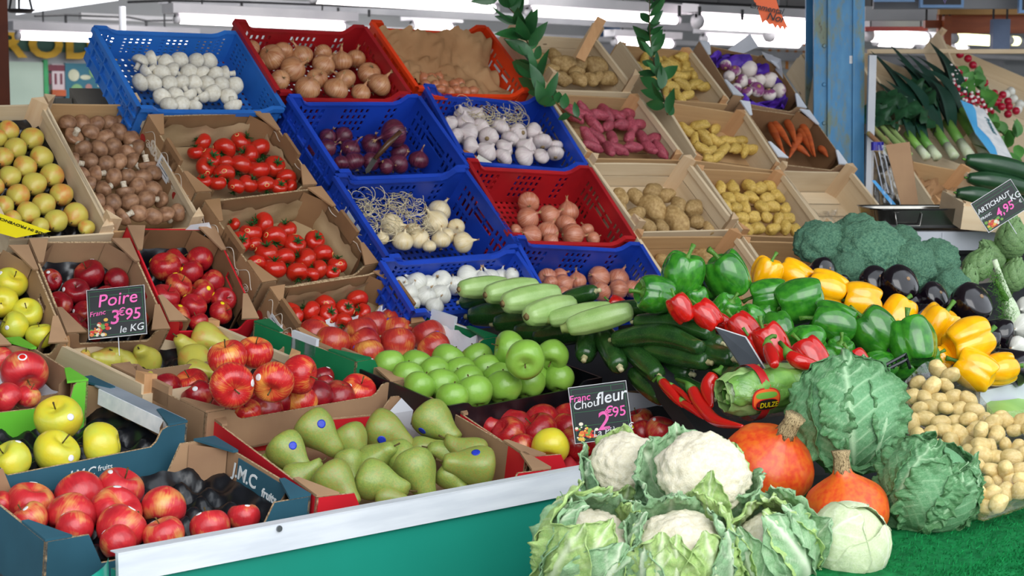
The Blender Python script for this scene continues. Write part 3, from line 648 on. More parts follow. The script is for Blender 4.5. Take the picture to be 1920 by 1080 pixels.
def card_box(bx, outer, inner=KRAFT, front_h=.7, back_h=.8, side_h=1.0, corner=.16, gusset=True, hole=True, edge=KRAFT_EDGE, th=.005, side_dip=0.0, gm=None, tabs=False, frontdrop=True):
    w, l, h = bx.w, bx.l, bx.h
    for (ox, oy), U, N, L, kind in axes_walls(w, l):
        b = MB(); long_ = kind in ('front', 'back'); nu, nv = 40, 12; us = [i/nu for i in range(nu+1)]; vs = [j/nv for j in range(nv+1)]; lo = front_h if kind == 'front' else back_h
        if long_:
            def top(u, lo=lo):
                d = min(u, 1-u); c = corner; return side_h if d < c*.75 else (lo if d > c else side_h+(lo-side_h)*(d-c*.75)/(c*.25))
        else:
            def top(u): return side_h-side_dip*math.exp(-((u-.5)/.2)**4)
        def solid(i, j):
            if not hole or long_: return True
            u = (i+.5)/nu; return not (.42 < u < .58 and j in (8, 9))
        wall(b, (ox, oy, -h), (U[0], U[1], 0), (0, 0, 1), (N[0], N[1], 0), L, h, us, vs, solid, th, outer, inner, edge, top)
        b.build('side_wall' if not long_ else 'front_wall' if kind == 'front' else 'back_wall', bx.root)
    b = MB(); b.box((-w/2, -l/2, -h), (w/2, l/2, -h+.005), inner); b.build('base_board', bx.root)
    if gusset:
        gm = gm or outer
        for sx in (-1, 1):
            for sy in (-1, 1):
                b = MB(); x, y = sx*w/2, sy*l/2; z = -h+h*side_h; a, c = .05, min(.1, l*.26)
                b.add([(x, y, z+.001), (x-sx*a, y, z+.001), (x-sx*a*.25, y-sy*c, z+.001), (x, y-sy*c, z+.001), (x, y, z+.006), (x-sx*a, y, z+.006), (x-sx*a*.25, y-sy*c, z+.006), (x, y-sy*c, z+.006)], [(0, 1, 2, 3), (4, 5, 6, 7), (0, 1, 5, 4), (1, 2, 6, 5), (2, 3, 7, 6), (3, 0, 4, 7)], gm)
                # inner corner fold
                k = .045; zz = z-.002
                b.add([(x-sx*(k+.02), y-sy*.008, -h+.006), (x-sx*.008, y-sy*(k+.02), -h+.006), (x-sx*.008, y-sy*(k+.02), zz), (x-sx*(k+.02), y-sy*.008, zz)], [(0, 1, 2, 3)], inner)
                b.build('corner_flap', bx.root)
    if tabs:
        for sx in (-1, 1):
            b = MB(); b.box((sx*w/2, -.045, -h+h*side_h-.03), (sx*(w/2-.01), .045, -h+h*side_h+.018), inner); b.build('stacking_tab', bx.root)
def liner(bx, name='moulded_tray', mat=None, z=-.07, cell=.085, dep=.022, label=None, amp=1.0, top=False):
    mat = mat or BLACK_PL; w, l = bx.w-.02, bx.l-.02; ni, nj = 56, 44; P = np.zeros((nj+1, ni+1, 3)); zz = max(z, -bx.h+.03)
    for j in range(nj+1):
        for i in range(ni+1):
            x, y = -w/2+w*i/ni, -l/2+l*j/nj; e = min(min(i, ni-i)/4, min(j, nj-j)/4, 1)
            v = -dep*(math.cos(2*PI*x/cell)*math.cos(2*PI*y/cell)) if True else 0
            P[j, i] = (x, y, max(zz+v*amp*e+(1-e)*.03+.006*noise.noise(Vector((x*30, y*30, 1))), -bx.h+.008))
    b = MB(); b.grid(P, mat); o = b.build(name, None, True, mw=bx.mw); return tag(o, label or f'black moulded tray lining the {bx.root["label"]}'[:90], 'tray')
def paper_liner(bx, mat, label, z=.0, h=.5, seed=1, sides=('back', 'left', 'right'), over=.02):
    b = MB(); w, l = bx.w-.016, bx.l-.016; rr = random.Random(seed)
    n = 70; per = []; path = [(-w/2, -l/2), (-w/2, l/2), (w/2, l/2), (w/2, -l/2)]
    segs = [(path[0], path[1]), (path[1], path[2]), (path[2], path[3])]; pts = []
    for a, c in segs:
        for k in range(n//3): u = k/(n//3); pts.append((a[0]+(c[0]-a[0])*u, a[1]+(c[1]-a[1])*u))
    pts.append(path[3]); P = []
    for j in range(7):
        v = j/6; row = []
        for i, (x, y) in enumerate(pts):
            q = Vector((x*14, y*14, seed+v*2)); dd = noise.noise(q)*.008+.01; L = math.hypot(x, y); z0 = -bx.h+.012; z1 = -bx.h*(1-h)+over*noise.noise(Vector((x*22+seed, y*22, 0)))+.006*((i*7) % 5)/5
            row.append((x*(1-dd/L*(1+1.2*v*0)), y*(1-dd/L), z0+(z1-z0)*v))
        P.append(row)
    b.grid(np.array(P), mat); b.grid(np.array([[(-w/2+.01+(w-.02)*i/10, -l/2+.01+(l-.02)*j/8, -bx.h+.012+.004*noise.noise(Vector((i, j, seed)))) for i in range(11)] for j in range(9)]), mat)
    return tag(b.build('paper_liner', None, True, mw=bx.mw), label, 'paper')
def decal(bx, txt, size, face, pos, mat, shear=0, bold=0.0, name='lettering', parent=None, dx=None):
    """text on a wall of the box; face: front/right/left outer, 'rin' inner right; pos (u along wall from its left as seen, z)"""
    me = text_mesh(txt, size, mat, shear, name, .0004, bold); w, l = bx.w, bx.l
    if face == 'front': M = mat4((1, 0, 0), (0, 0, 1), (0, -1, 0), (pos[0], -l/2-.0012, pos[1]))
    elif face == 'right': M = mat4((0, 1, 0), (0, 0, 1), (1, 0, 0), (w/2+.0012, pos[0], pos[1]))
    elif face == 'rightin': M = mat4((0, -1, 0), (0, 0, 1), (-1, 0, 0), (w/2-.0065, pos[0], pos[1]))
    elif face == 'left': M = mat4((0, -1, 0), (0, 0, 1), (-1, 0, 0), (-w/2-.0012, pos[0], pos[1]))
    elif face == 'backin': M = mat4((1, 0, 0), (0, 0, 1), (0, -1, 0), (pos[0], l/2-.0065, pos[1]))
    o = put(name, me, bx.root); o.matrix_local = M; return o
def fill(bx, kind, protos, items, name, noun, place_, cat, group, lift=0.0, axis=None, rows=None, rk=1.0, relaxit=14, squeeze=.88, shared=False, stack=True, aim=None, label_fn=None, sz=1.0, clamp=True, partsmin=0):
    """items: (x, y, r_px[, proto index[, theta, tilt[, lift]]]) measured on the photograph"""
    rr = random.Random(len(items)*13+len(name)); P, R = [], []
    for it in items:
        L = it[6] if len(it) > 6 else lift; p = bx.pt(it[0], it[1], L); D = proj(p)[2]; P.append(p); R.append(it[2]*D/FPX*rk)
    P = relax(P, R, relaxit, squeeze=squeeze, bounds=bx.bounds if clamp else None)
    labs = auto_labels(items, noun, place_, rows); out = []
    for k, it in enumerate(items):
        if len(it) > 4 and it[4] is not None: ax = camdir(it[4]+rr.uniform(-8, 8), it[5])
        elif aim == 'up': ax = (bx.n+np.array([rr.uniform(-.35, .35) for _ in range(3)]))
        elif aim == 'cam': ax = -FWD+np.array([rr.uniform(-1.15, 1.15) for _ in range(3)])
        elif aim == 'lie': a = rr.uniform(0, 2*PI); ax = bx.X*math.cos(a)+bx.S*math.sin(a)+bx.n*rr.uniform(-.2, .35)
        elif aim == 'any': ax = np.array([rr.gauss(0, 1) for _ in range(3)])
        else: ax = np.array([0, -.3, .9])+np.array([rr.gauss(0, .75) for _ in range(3)])
        pi_ = it[3] if len(it) > 3 and it[3] is not None else rr.randrange(len(protos))
        lb = labs[k] if not shared else f'{noun} {place_}'
        out.append(place(protos[pi_], P[k], ax/np.linalg.norm(ax), R[k], name, lb, cat, group, rr.uniform(0, 6.28), sz=sz, parts=it[2] >= partsmin))
    return out
# ================================================================ produce prototypes
AP_DK = [apple(k, M_APPLE_DARK, WHITE_STK, None, (.4+k*2, .3), .17, k != 1) for k in range(3)]
AP_RED = [apple(k+3, M_APPLE_RED, YEL_STK, None, (.4+k*2, .26+.1*k), .17, k != 1) for k in range(3)]
AP_YEL = [apple(k+6, M_APPLE_YEL, WHITE_STK, None, (1+k*2, .3), .15) for k in range(3)]
PEAR_R = [round_pear(k, M_PEAR_B) for k in range(3)]
ON_B = [onion(k, M_ONION) for k in range(3)]; ON_R = [onion(k+3, M_ONION_RED, .6) for k in range(2)]; ON_P = [onion(k+5, M_ONION_PK, .3, .95) for k in range(3)]
ON_Y = [onion(k+8, M_ONION_YEL, .4) for k in range(3)]; ON_W = [onion(k+11, M_ONION_WHT, .45) for k in range(3)]
GARL = [garlic(k, M_GARLIC) for k in range(3)]; MU_W = [mushroom(k, M_MUSH_W, M_MUSH_W) for k in range(3)]; MU_B = [mushroom(k+4, M_MUSH_B, M_MUSH_ST) for k in range(4)]
TOM = [tomato(k) for k in range(3)]
POT = [lumpy('potato', k, M_POT, 1.3, .13) for k in range(4)]; POT_S = [lumpy('potato', k+5, M_POT_Y, 1.35, .14) for k in range(4)]
POT_F = [lumpy('potato', k+9, M_POT_Y, 2.0, .14, .85, bend=.25*(k-1)) for k in range(4)]; POT_P = [lumpy('potato', k+13, M_POT_P, 2.1, .12, .9, bend=.25*(k-1)) for k in range(4)]
TURN = None
# ================================================================ the sloping rack
def rbox(quad, **kw): return Box(quad, P_RACK, 42, **kw)
pc = dict(w=.485, l=.322, h=.165, cat='crate')
A1 = rbox([(222, 75), (422, 72), (500, 195), (297, 208)], w=.47, l=.34, h=.11, name='plastic_crate', label='light blue fine-mesh plastic crate of white mushrooms at the top left', rise=-.02, d0=.03, cdeg=36)
plastic_crate(A1, LBLUE_PL, True)
A2 = rbox([(440, 45), (680, 38), (775, 165), (515, 180)], name='plastic_crate', label='dark red plastic crate of brown onions in the top row', d0=.035, cdeg=33, **pc); plastic_crate(A2, RED_PL)
A3 = rbox([(695, 40), (905, 38), (1000, 160), (780, 170)], name='plastic_crate', label='bright orange plastic crate holding shallots and brown paper', d0=.05, cdeg=28, **pc); plastic_crate(A3, ORANGE_PL)
B2 = rbox([(515, 165), (785, 160), (865, 295), (630, 312)], under=A2, name='plastic_crate', label='royal blue plastic crate of red onions below the dark red onion crate', d0=.055, cdeg=26, **pc); plastic_crate(B2, BLUE_PL)
B3 = rbox([(800, 165), (1010, 155), (1085, 280), (865, 295)], under=A3, name='plastic_crate', label='royal blue plastic crate of garlic bulbs below the orange crate', d0=.03, cdeg=34, **pc); plastic_crate(B3, BLUE_PL)
C2 = rbox([(615, 322), (870, 305), (955, 435), (722, 470)], under=B2, name='plastic_crate', label='royal blue plastic crate of yellowish white onions with wood wool', d0=.045, cdeg=27, **pc); plastic_crate(C2, BLUE_PL)
C3 = rbox([(885, 305), (1095, 298), (1180, 425), (955, 442)], under=B3, name='plastic_crate', label='dark red plastic crate of pink onions in the third row, beside pale potatoes', d0=.045, cdeg=27, **pc); plastic_crate(C3, RED_PL)
D2 = rbox([(705, 480), (955, 447), (1040, 580), (800, 620)], under=C2, name='plastic_crate', label='royal blue plastic crate of white onions behind the pale courgettes', d0=.04, cdeg=32, **dict(pc, l=.19, h=.10)); plastic_crate(D2, BLUE_PL)
D3 = rbox([(985, 455), (1180, 430), (1262, 560), (1045, 590)], under=C3, name='plastic_crate', label='royal blue plastic crate of pink onions behind the green peppers', d0=.06, cdeg=28, **dict(pc, l=0.27)); plastic_crate(D3, BLUE_PL)
wc = dict(cat='crate', name='wooden_crate')
A4 = rbox([(930, 50), (1125, 60), (1205, 158), (1008, 165)], w=.42, l=.30, h=.12, label='wooden crate of tan potatoes in the top row behind the laurel', d0=.03, cdeg=34, **wc); wood_crate(A4, 1, .78, .05, gap=True)
A5 = rbox([(1160, 88), (1290, 68), (1380, 178), (1225, 190)], w=.36, l=.31, h=.11, label='wooden crate of knobbly yellow potatoes in the top row', d0=.03, cdeg=36, **wc); wood_crate(A5, 1, .8, .0, gap=False, m=(WX2, None, WZ2))
A7 = rbox([(1495, 95), (1620, 90), (1700, 205), (1565, 215)], w=.40, l=.32, h=.11, label='empty-looking wooden crate behind the blue post', d0=.05, **wc); wood_crate(A7, 1, .8, .01, gap=False)
B4 = rbox([(1040, 195), (1195, 172), (1288, 285), (1105, 305)], under=A4, w=.45, l=.325, h=.12, label='wooden crate of pink-skinned potatoes', d0=.03, cdeg=34, **wc); wood_crate(B4, 1, .76, .0, gap=False, m=(WX2, None, WZ2))
B5 = rbox([(1245, 192), (1385, 180), (1460, 288), (1300, 302)], under=A5, w=.41, l=.32, h=.12, label='wooden crate of yellow fingerling potatoes in the second row', d0=.035, cdeg=30, **wc); wood_crate(B5, 1, .8, .0, gap=False, m=(WX2, None, WZ2))
C4 = rbox([(1115, 318), (1300, 308), (1385, 418), (1195, 438)], under=B4, w=.47, l=.325, h=.13, label='wooden crate of large brown potatoes in the third row', d0=.035, cdeg=32, **wc); wood_crate(C4, 1, .8, .02)
C5 = rbox([(1312, 312), (1455, 302), (1545, 420), (1392, 440)], under=B5, w=.42, l=.33, h=.13, label='wooden crate of small yellow potatoes behind the broccoli', d0=.03, cdeg=36, **wc); wood_crate(C5, 1, .82, .0, gap=False, m=(WX2, None, WZ2))
D4 = rbox([(1205, 452), (1375, 435), (1460, 550), (1280, 570)], under=C4, w=.46, l=.33, h=.13, label='lowest wooden potato crate, behind the green peppers', d0=.04, cdeg=30, **wc); wood_crate(D4, 1, .8, .02, m=(WX2, None, WZ2))
D5 = rbox([(1402, 452), (1545, 436), (1630, 550), (1475, 570)], under=C5, w=.42, l=.33, h=.13, label='lowest wooden crate behind the yellow peppers and broccoli', d0=.04, **wc); wood_crate(D5, 1, .8, .0, gap=False, m=(WX2, None, WZ2))
cb = dict(cat='box', name='cardboard_box')
A6 = rbox([(1320, 80), (1430, 72), (1500, 185), (1385, 197)], w=.37, l=.32, h=.12, label='brown cardboard box of turnips lined with purple paper', d0=.02, cdeg=34, **cb); card_box(A6, KRAFT, KRAFT_DK, .75, .9, hole=False, gm=WHITE_CARD)
B6 = rbox([(1400, 200), (1505, 192), (1575, 295), (1468, 305)], under=A6, w=.36, l=.31, h=.13, label='brown cardboard box of carrots beside the blue post', d0=.04, cdeg=34, **cb); card_box(B6, KRAFT, KRAFT_DK, .75, .8, hole=False, gm=WHITE_CARD)
C6 = rbox([(1460, 312), (1580, 298), (1665, 410), (1555, 432)], under=B6, w=.40, l=.34, h=.13, label='emptied wooden crate with a scrap of clear film, beside the blue post', d0=.05, **wc); wood_crate(C6, 1, .8, .02, gap=False)
tb = dict(rise=-.045, w=.40, l=.31, h=.12, **cb)
PRINT = plain('printed_kraft', '#a5805f', '#94714f', 0.75, 5, spec=0.2)
T1 = rbox([(290, 215), (480, 205), (590, 340), (370, 370)], label='printed brown tomato box, highest of the three', d0=.03, cdeg=32, **tb); card_box(T1, PRINT, KRAFT_DK, .72, 1.0, gusset=True, hole=False, gm=PRINT, tabs=True)
T2 = rbox([(392, 372), (588, 362), (700, 505), (500, 520)], under=T1, label='printed brown tomato box, middle of the three', d0=.03, cdeg=32, **tb); card_box(T2, PRINT, KRAFT_DK, .72, 1.0, gusset=True, hole=False, gm=PRINT, tabs=True)
T3 = rbox([(505, 525), (700, 510), (820, 660), (610, 685)], under=T2, label='printed brown tomato box, lowest, behind the green nectarine box', d0=.03, cdeg=32, **dict(tb, l=.20, h=.1)); card_box(T3, PRINT, KRAFT_DK, .72, .95, gusset=True, hole=False, gm=PRINT, tabs=True)
# printed vines and lettering on the tomato boxes
VINE = plain('white_vine_print', '#d6cabb', '#c9bba8', .7, 20); TOMP = plain('tomato_print', '#b3322a', '#a02a24', .7, 20)
def vine_print(bx, side, seed):
    rr = random.Random(seed); s = -1 if side == 'left' else 1; x = s*(bx.w/2+.0008); l = bx.l; b = MB(); r = MB()
    pts = [np.array((x, -l/2+.02+(l-.04)*i/40, -.03+.016*math.sin(i*.5+seed))) for i in range(41)]
    for a, c in zip(pts, pts[1:]): b.tube([a, c], .0011, VINE, 4, cap=False)
    for k in range(5):
        y = -l/2+.04+k*(l-.08)/4.2; z = -.065+rr.uniform(-.02, .02); q = MB()
        n = 22; sp = [np.array((x, y+.013*(1-i/n)*math.cos(i*.55), z+.013*(1-i/n)*math.sin(i*.55))) for i in range(n)]
        for a, c in zip(sp, sp[1:]): b.tube([a, c], .0011, VINE, 4, cap=False)
        if k % 2 == 0:
            t_ = r; cy, cz = y+.03, z-.004; t_.add([(x+s*.0006, cy+.014*math.cos(a*PI/8), cz+.012*math.sin(a*PI/8)) for a in range(16)], [tuple(range(16))], TOMP)
        else: b.add([(x+s*.0006, y+.03+.012*math.cos(a*PI/6), z+.008*math.sin(a*PI/6)+.004*math.cos(a*PI/6)) for a in range(12)], [tuple(range(12))], VINE)
    b.build('vine_print', bx.root); r.build('tomato_print', bx.root)
    # rim print on the right wall inside edge
for bx, sd in ((T1, 3), (T2, 5), (T3, 8)):
    vine_print(bx, 'left', sd); b = MB(); x = bx.w/2-.0062; l = bx.l
    for a in range(40):
        p0, p1 = [np.array((x, -l/2+.02+(l-.04)*i/40, -.012-.007*abs(math.sin(i*.4+sd)))) for i in (a, a+1)]; b.tube([p0, p1], .0012, VINE, 4, cap=False)
    for k in range(4): y = -l/2+.05+k*.07; b.add([(x-.0008, y+.009*math.cos(a*PI/6), -.022+.007*math.sin(a*PI/6)) for a in range(12)], [tuple(range(12))[::-1]], VINE)
    b.build('rim_print', bx.root)
decal(T1, 'Stöf', .05, 'left', (.06, -.05), VINE, .1, .0012)
def paper_tag(bx, side, pos, size, name, mat=WHITE_STK):
    b = MB(); s = -1 if side == 'left' else 1; x = s*(bx.w/2+.002); b.box((x, pos[0]-size[0]/2, pos[1]-size[1]/2), (x+s*.001, pos[0]+size[0]/2, pos[1]+size[1]/2), mat)
    for k in range(4): z = pos[1]+size[1]*(.3-.18*k); b.box((x+s*.0012, pos[0]-size[0]*.38, z), (x+s*.0015, pos[0]+size[0]*(.36-.1*(k % 2)), z-.003), GREY_TXT)
    b.build(name, bx.root)
paper_tag(T1, 'left', (-.0, -.055), (.07, .05), 'paper_label'); paper_tag(T3, 'left', (.02, -.06), (.06, .04), 'paper_label'); paper_tag(C2, 'left', (.02, -.06), (.09, .06), 'paper_label')
eb = dict(rise=-.09)
E1 = rbox([(-88, 215), (75, 203), (206, 432), (32, 445)], w=.285, l=.50, h=.12, label='wooden crate of yellow pears with a red blush at the left edge', d0=.03, cdeg=37, **wc, **eb); wood_crate(E1, 1, .9, .012, gap=False)
E2 = rbox([(87, 197), (243, 178), (372, 415), (210, 432)], w=.285, l=.50, h=.12, label='wooden crate of brown mushrooms with tall corner posts', d0=.03, cdeg=38, **wc, **eb); wood_crate(E2, 1, .85, .022, gap=False, m=(WX2, None, WZ))
ab = dict(rise=-.08, h=.13, **cb)
F1 = rbox([(-85, 470), (50, 455), (125, 640), (-20, 655)], label='brown cardboard box of yellow-green apples at the left edge, above the pink apples', d0=.03, cdeg=34, **ab); card_box(F1, KRAFT, KRAFT, .7, .85, gm=KRAFT)
F2 = rbox([(60, 462), (238, 437), (312, 612), (127, 634)], label='brown cardboard box of dark red apples behind the Poire price sign', d0=.035, cdeg=33, **ab); card_box(F2, KRAFT, KRAFT, .7, .95, gm=KRAFT)
F3 = rbox([(245, 433), (398, 418), (480, 592), (317, 612)], label='red-edged cardboard box of red apples with yellow stickers, beside the tomato boxes', d0=.035, cdeg=34, **ab); card_box(F3, RED_BOX, KRAFT_DK, .7, .95, gm=KRAFT, edge=RED_BOX)
b = MB(); b.add([(F3.w*.12, F3.l*.49, -.03), (F3.w*.4, F3.l*.49, -.035), (F3.w*.46, F3.l*.46, .0), (F3.w*.4, F3.l*.49, .022), (F3.w*.2, F3.l*.49, .012)], [(0, 1, 2, 3, 4)], WHITE_CARD); b.build('white_card', F3.root)
# ---------------------------------------------------------------- contents of the rack
its = [(x, y, 14, None) for x, y in heap_px([(238, 112), (398, 108), (448, 165), (446, 200), (300, 205)], 25, .2, 3)]
fill(A1, 0, MU_W, its, 'white_mushroom', 'white button mushroom', 'in the light blue crate', 'mushroom', 'white mushrooms in the light blue crate', aim='cam', rows=7, rk=1.24, squeeze=.74)
its = [(510, 108, 25), (524, 88, 20), (550, 130, 25), (565, 105, 22), (607, 122, 22), (640, 115, 21), (667, 110, 19), (692, 138, 22), (714, 159, 23), (647, 150, 21), (595, 147, 20), (577, 165, 24), (630, 167, 23), (677, 174, 19), (525, 150, 19), (470, 92, 18), (480, 122, 18), (605, 100, 18)]
fill(A2, 0, ON_B, its, 'brown_onion', 'brown onion', 'in the dark red top crate', 'onion', 'brown onions in the top red crate')
its = [(600, 245, 16), (630, 247, 18), (615, 277, 17), (657, 280, 20), (662, 303, 20), (697, 270, 20), (738, 250, 27, 0, 200, 20, .06), (750, 285, 18), (747, 307, 20), (785, 300, 19), (697, 303, 18), (725, 312, 15), (587, 280, 14), (640, 305, 15)]
fill(B2, 0, ON_R, its, 'red_onion', 'dark red onion', 'in the blue crate', 'onion', 'red onions in the blue crate')
its = [(843, 232, 16), (872, 232, 20), (875, 252, 22), (858, 255, 15), (884, 275, 18), (915, 257, 19), (937, 240, 19), (957, 262, 18), (972, 250, 19), (1000, 248, 18), (1020, 268, 19), (985, 277, 20), (945, 279, 18), (912, 285, 20), (940, 294, 18), (982, 294, 20), (1015, 293, 15), (1041, 288, 16), (892, 217, 18), (868, 215, 17), (900, 240, 18), (1045, 272, 14)]
fill(B3, 0, GARL, its, 'garlic_bulb', 'white garlic bulb', 'in the blue garlic crate', 'garlic', 'garlic bulbs in the blue crate')
its = [(735, 425, 25, 0, 10, 20), (815, 417, 26, 1, 120, 30), (824, 395, 22), (855, 427, 17), (755, 452, 20), (786, 447, 20), (827, 450, 19), (862, 452, 21, 2, 20, 10), (716, 447, 14), (775, 432, 15), (805, 462, 13), (845, 445, 15)]
fill(C2, 0, ON_Y, its, 'pale_onion', 'yellowish onion', 'beside the wood wool', 'onion', 'pale onions under the wood wool')
its = [(991, 380, 21), (990, 410, 22), (1030, 405, 21), (1065, 397, 21), (995, 442, 21), (1027, 435, 21), (1062, 422, 20), (1074, 441, 23), (1035, 455, 15), (1112, 447, 14), (967, 432, 12), (1100, 432, 14)]
fill(C3, 0, ON_P, its, 'pink_onion', 'shiny pink-brown onion', 'in the lower dark red crate', 'onion', 'pink onions in the red crate')
its = [(822, 520, 21), (842, 532, 20), (860, 507, 22), (896, 507, 19), (804, 530, 19), (905, 524, 20), (935, 507, 17), (947, 525, 18), (827, 552, 20), (785, 525, 22), (757, 527, 16), (795, 552, 20), (770, 548, 18), (812, 570, 18), (862, 538, 19), (880, 528, 16), (965, 520, 14), (775, 570, 14)]
fill(D2, 0, ON_W, its, 'white_onion', 'white onion', 'in the lowest blue crate', 'onion', 'white onions in the blue crate')
its = [(1020, 507, 20), (1045, 510, 15), (1052, 532, 19), (1082, 527, 18), (1122, 520, 22), (1162, 512, 21), (1127, 547, 19), (1160, 543, 20), (1190, 542, 18), (1055, 552, 17), (1095, 552, 17), (1035, 530, 15)]
fill(D3, 0, ON_P, its, 'pink_onion', 'pink-brown onion', 'behind the green peppers', 'onion', 'pink onions in the lowest blue crate')
its = [(1060, 122, 23), (1012, 112, 14), (1032, 132, 16), (1052, 147, 18), (1090, 120, 16), (1080, 135, 16), (1085, 149, 17), (1127, 125, 24), (1146, 148, 19), (1108, 149, 14), (1025, 150, 13), (1040, 105, 14), (1120, 145, 13)]
fill(A4, 0, POT, its, 'potato', 'tan potato', 'in the crate behind the laurel', 'potato', 'tan potatoes in the top crate', aim='lie', rk=.85)
its = [(x, y, 11) for x, y in heap_px([(1185, 115), (1250, 102), (1312, 105), (1345, 178), (1235, 186)], 21, .2, 5)]
fill(A5, 0, POT_F, its, 'potato', 'knobbly yellow potato', 'in the top-row wooden crate', 'potato', 'yellow potatoes in the top crate', aim='lie', rk=.9, rows=6)
its = [(x, y, 13) for x, y in heap_px([(1072, 212), (1195, 205), (1262, 285), (1115, 302)], 26, .2, 6)]+[(1140, 214, 15), (1085, 212, 13)]
fill(B4, 0, POT_P, its, 'potato', 'pink-skinned potato', 'in the second-row wooden crate', 'potato', 'pink potatoes in the wooden crate', aim='lie', rk=.85, rows=6)
its = [(x, y, 11) for x, y in heap_px([(1272, 240), (1335, 238), (1440, 288), (1312, 303)], 21, .2, 8)]+[(1310, 236, 12, 1, 5, 0, .02)]
fill(B5, 0, POT_F, its, 'potato', 'yellow fingerling potato', 'in the second-row wooden crate', 'potato', 'fingerling potatoes in the second row', aim='lie', rk=.9, rows=5)
its = [(1227, 360, 21), (1225, 392, 28), (1268, 415, 27), (1300, 390, 21), (1272, 385, 17), (1307, 417, 17), (1247, 365, 17), (1162, 370, 18), (1192, 370, 17), (1160, 390, 17), (1190, 405, 20), (1210, 425, 18), (1330, 430, 12), (1180, 425, 15), (1240, 425, 14)]
fill(C4, 0, POT, its, 'potato', 'large brown potato', 'in the third-row wooden crate', 'potato', 'large brown potatoes', aim='lie', rk=.88)
its = [(x, y, 13) for x, y in heap_px([(1332, 352), (1450, 345), (1518, 430), (1395, 442)], 23, .2, 9)]
fill(C5, 0, POT_S, its, 'potato', 'small yellow potato', 'in the crate behind the broccoli', 'potato', 'small yellow potatoes', aim='lie', rk=.92, rows=7)
its = [(1245, 492, 17), (1272, 480, 19), (1320, 490, 23), (1295, 478, 15), (1260, 505, 16), (1345, 505, 17)]
fill(D4, 0, POT, its, 'potato', 'brown potato', 'in the lowest wooden crate', 'potato', 'potatoes in the lowest crate', aim='lie', rk=.88)
ta = (270, 45)
def tm(l): return [(x, y, r, None, random.choice((40, 90, 150, 250, 290)), random.choice((10, 30, 50))) for x, y, r in l]
its = tm([(378, 264, 17), (420, 280, 21), (449, 262, 20), (498, 278, 20), (466, 290, 19), (398, 298, 19), (369, 287, 15), (385, 314, 18), (444, 308, 20), (485, 318, 20), (420, 327, 20), (515, 312, 20), (465, 345, 18), (500, 347, 18), (537, 335, 18), (443, 350, 16), (404, 343, 16), (425, 305, 15), (545, 350, 13), (385, 340, 14), (520, 350, 15)])
fill(T1, 0, TOM, its, 'tomato', 'ripe red tomato', 'in the highest tomato box', 'tomato', 'tomatoes in the highest box', rk=1.08, squeeze=.8)
its = tm([(491, 419, 22), (470, 437, 21), (515, 447, 23), (537, 431, 19), (590, 451, 19), (553, 459, 20), (457, 456, 20), (495, 471, 21), (532, 484, 20), (572, 487, 22), (604, 477, 20), (602, 507, 18), (632, 497, 18), (514, 504, 22), (480, 495, 18), (557, 511, 20), (437, 418, 12), (585, 515, 14), (475, 460, 15), (620, 512, 14)])
fill(T2, 0, TOM, its, 'tomato', 'ripe red tomato', 'in the middle tomato box', 'tomato', 'tomatoes in the middle box', rk=1.06, squeeze=.8)
its = tm([(536, 562, 20), (575, 584, 21), (605, 566, 21), (617, 587, 20), (647, 579, 19), (670, 562, 21), (552, 590, 18), (680, 585, 17), (640, 600, 17), (595, 605, 17)])
fill(T3, 0, TOM, its, 'tomato', 'ripe red tomato', 'in the lowest tomato box', 'tomato', 'tomatoes in the lowest box')
its = [(15, 246, 20), (60, 261, 22), (29, 279, 21), (5, 296, 20), (77, 296, 22), (46, 314, 22), (18, 332, 21), (64, 346, 23), (97, 330, 23), (34, 367, 22), (82, 384, 22), (115, 366, 22), (6, 387, 20), (52, 400, 22), (105, 415, 22), (141, 404, 24), (75, 425, 17), (162, 428, 16), (22, 412, 18), (-5, 260, 18), (-10, 350, 18)]
its = [(a, b_, c, None, 268, 55) for a, b_, c in its]
fill(E1, 0, PEAR_R, its, 'blushed_pear', 'blushed yellow pear', 'in the leftmost wooden crate', 'pear', 'yellow pears in the left crate', squeeze=.8, rows=6)
its = [(x, y, 18.5) for x, y in heap_px([(98, 225), (250, 222), (290, 300), (350, 412), (205, 425), (150, 330)], 29, .22, 12)]
fill(E2, 0, MU_B, its, 'brown_mushroom', 'brown mushroom', 'in the wooden crate', 'mushroom', 'brown mushrooms in the wooden crate', rows=11, aim='cam', squeeze=.78)
its = [(30, 531, 31), (5, 567, 30), (57, 587, 29), (27, 612, 29), (80, 630, 27)]
fill(F1, 0, AP_YEL, its, 'yellow_apple', 'yellow-green apple', 'in the brown box at the left edge', 'apple', 'yellow-green apples', cdeg=0) if False else fill(F1, 0, AP_YEL, its, 'yellow_apple', 'yellow-green apple', 'in the brown box at the left edge', 'apple', 'yellow-green apples', rows=2)
its = [(95, 525, 21), (142, 547, 26), (168, 515, 29), (222, 527, 25), (112, 572, 26), (140, 612, 25), (165, 588, 24), (235, 575, 24), (200, 560, 24), (195, 600, 22), (260, 600, 20), (180, 625, 18)]
fill(F2, 0, AP_DK, its, 'dark_red_apple', 'dark red apple', 'behind the Poire sign', 'apple', 'dark red apples behind the sign')
its = [(340, 475, 27, 0), (316, 498, 29, 1), (392, 490, 25, 0), (369, 512, 24), (340, 539, 26), (309, 559, 28), (417, 527, 25), (392, 552, 26), (362, 575, 25), (333, 597, 26), (415, 579, 23), (445, 562, 24), (372, 604, 19)]
fill(F3, 0, AP_RED, its, 'red_apple', 'red apple', 'in the box beside the tomatoes', 'apple', 'red apples beside the tomato boxes')
for bx, nm, z in ((F1, 'under the yellow-green apples at the left edge', -.1), (F2, 'under the dark red apples', -.1), (F3, 'under the red apples beside the tomatoes', -.1), (E1, 'under the blushed pears', -.1)):
    liner(bx, 'moulded_tray', None, z, label='black moulded fruit tray '+nm)
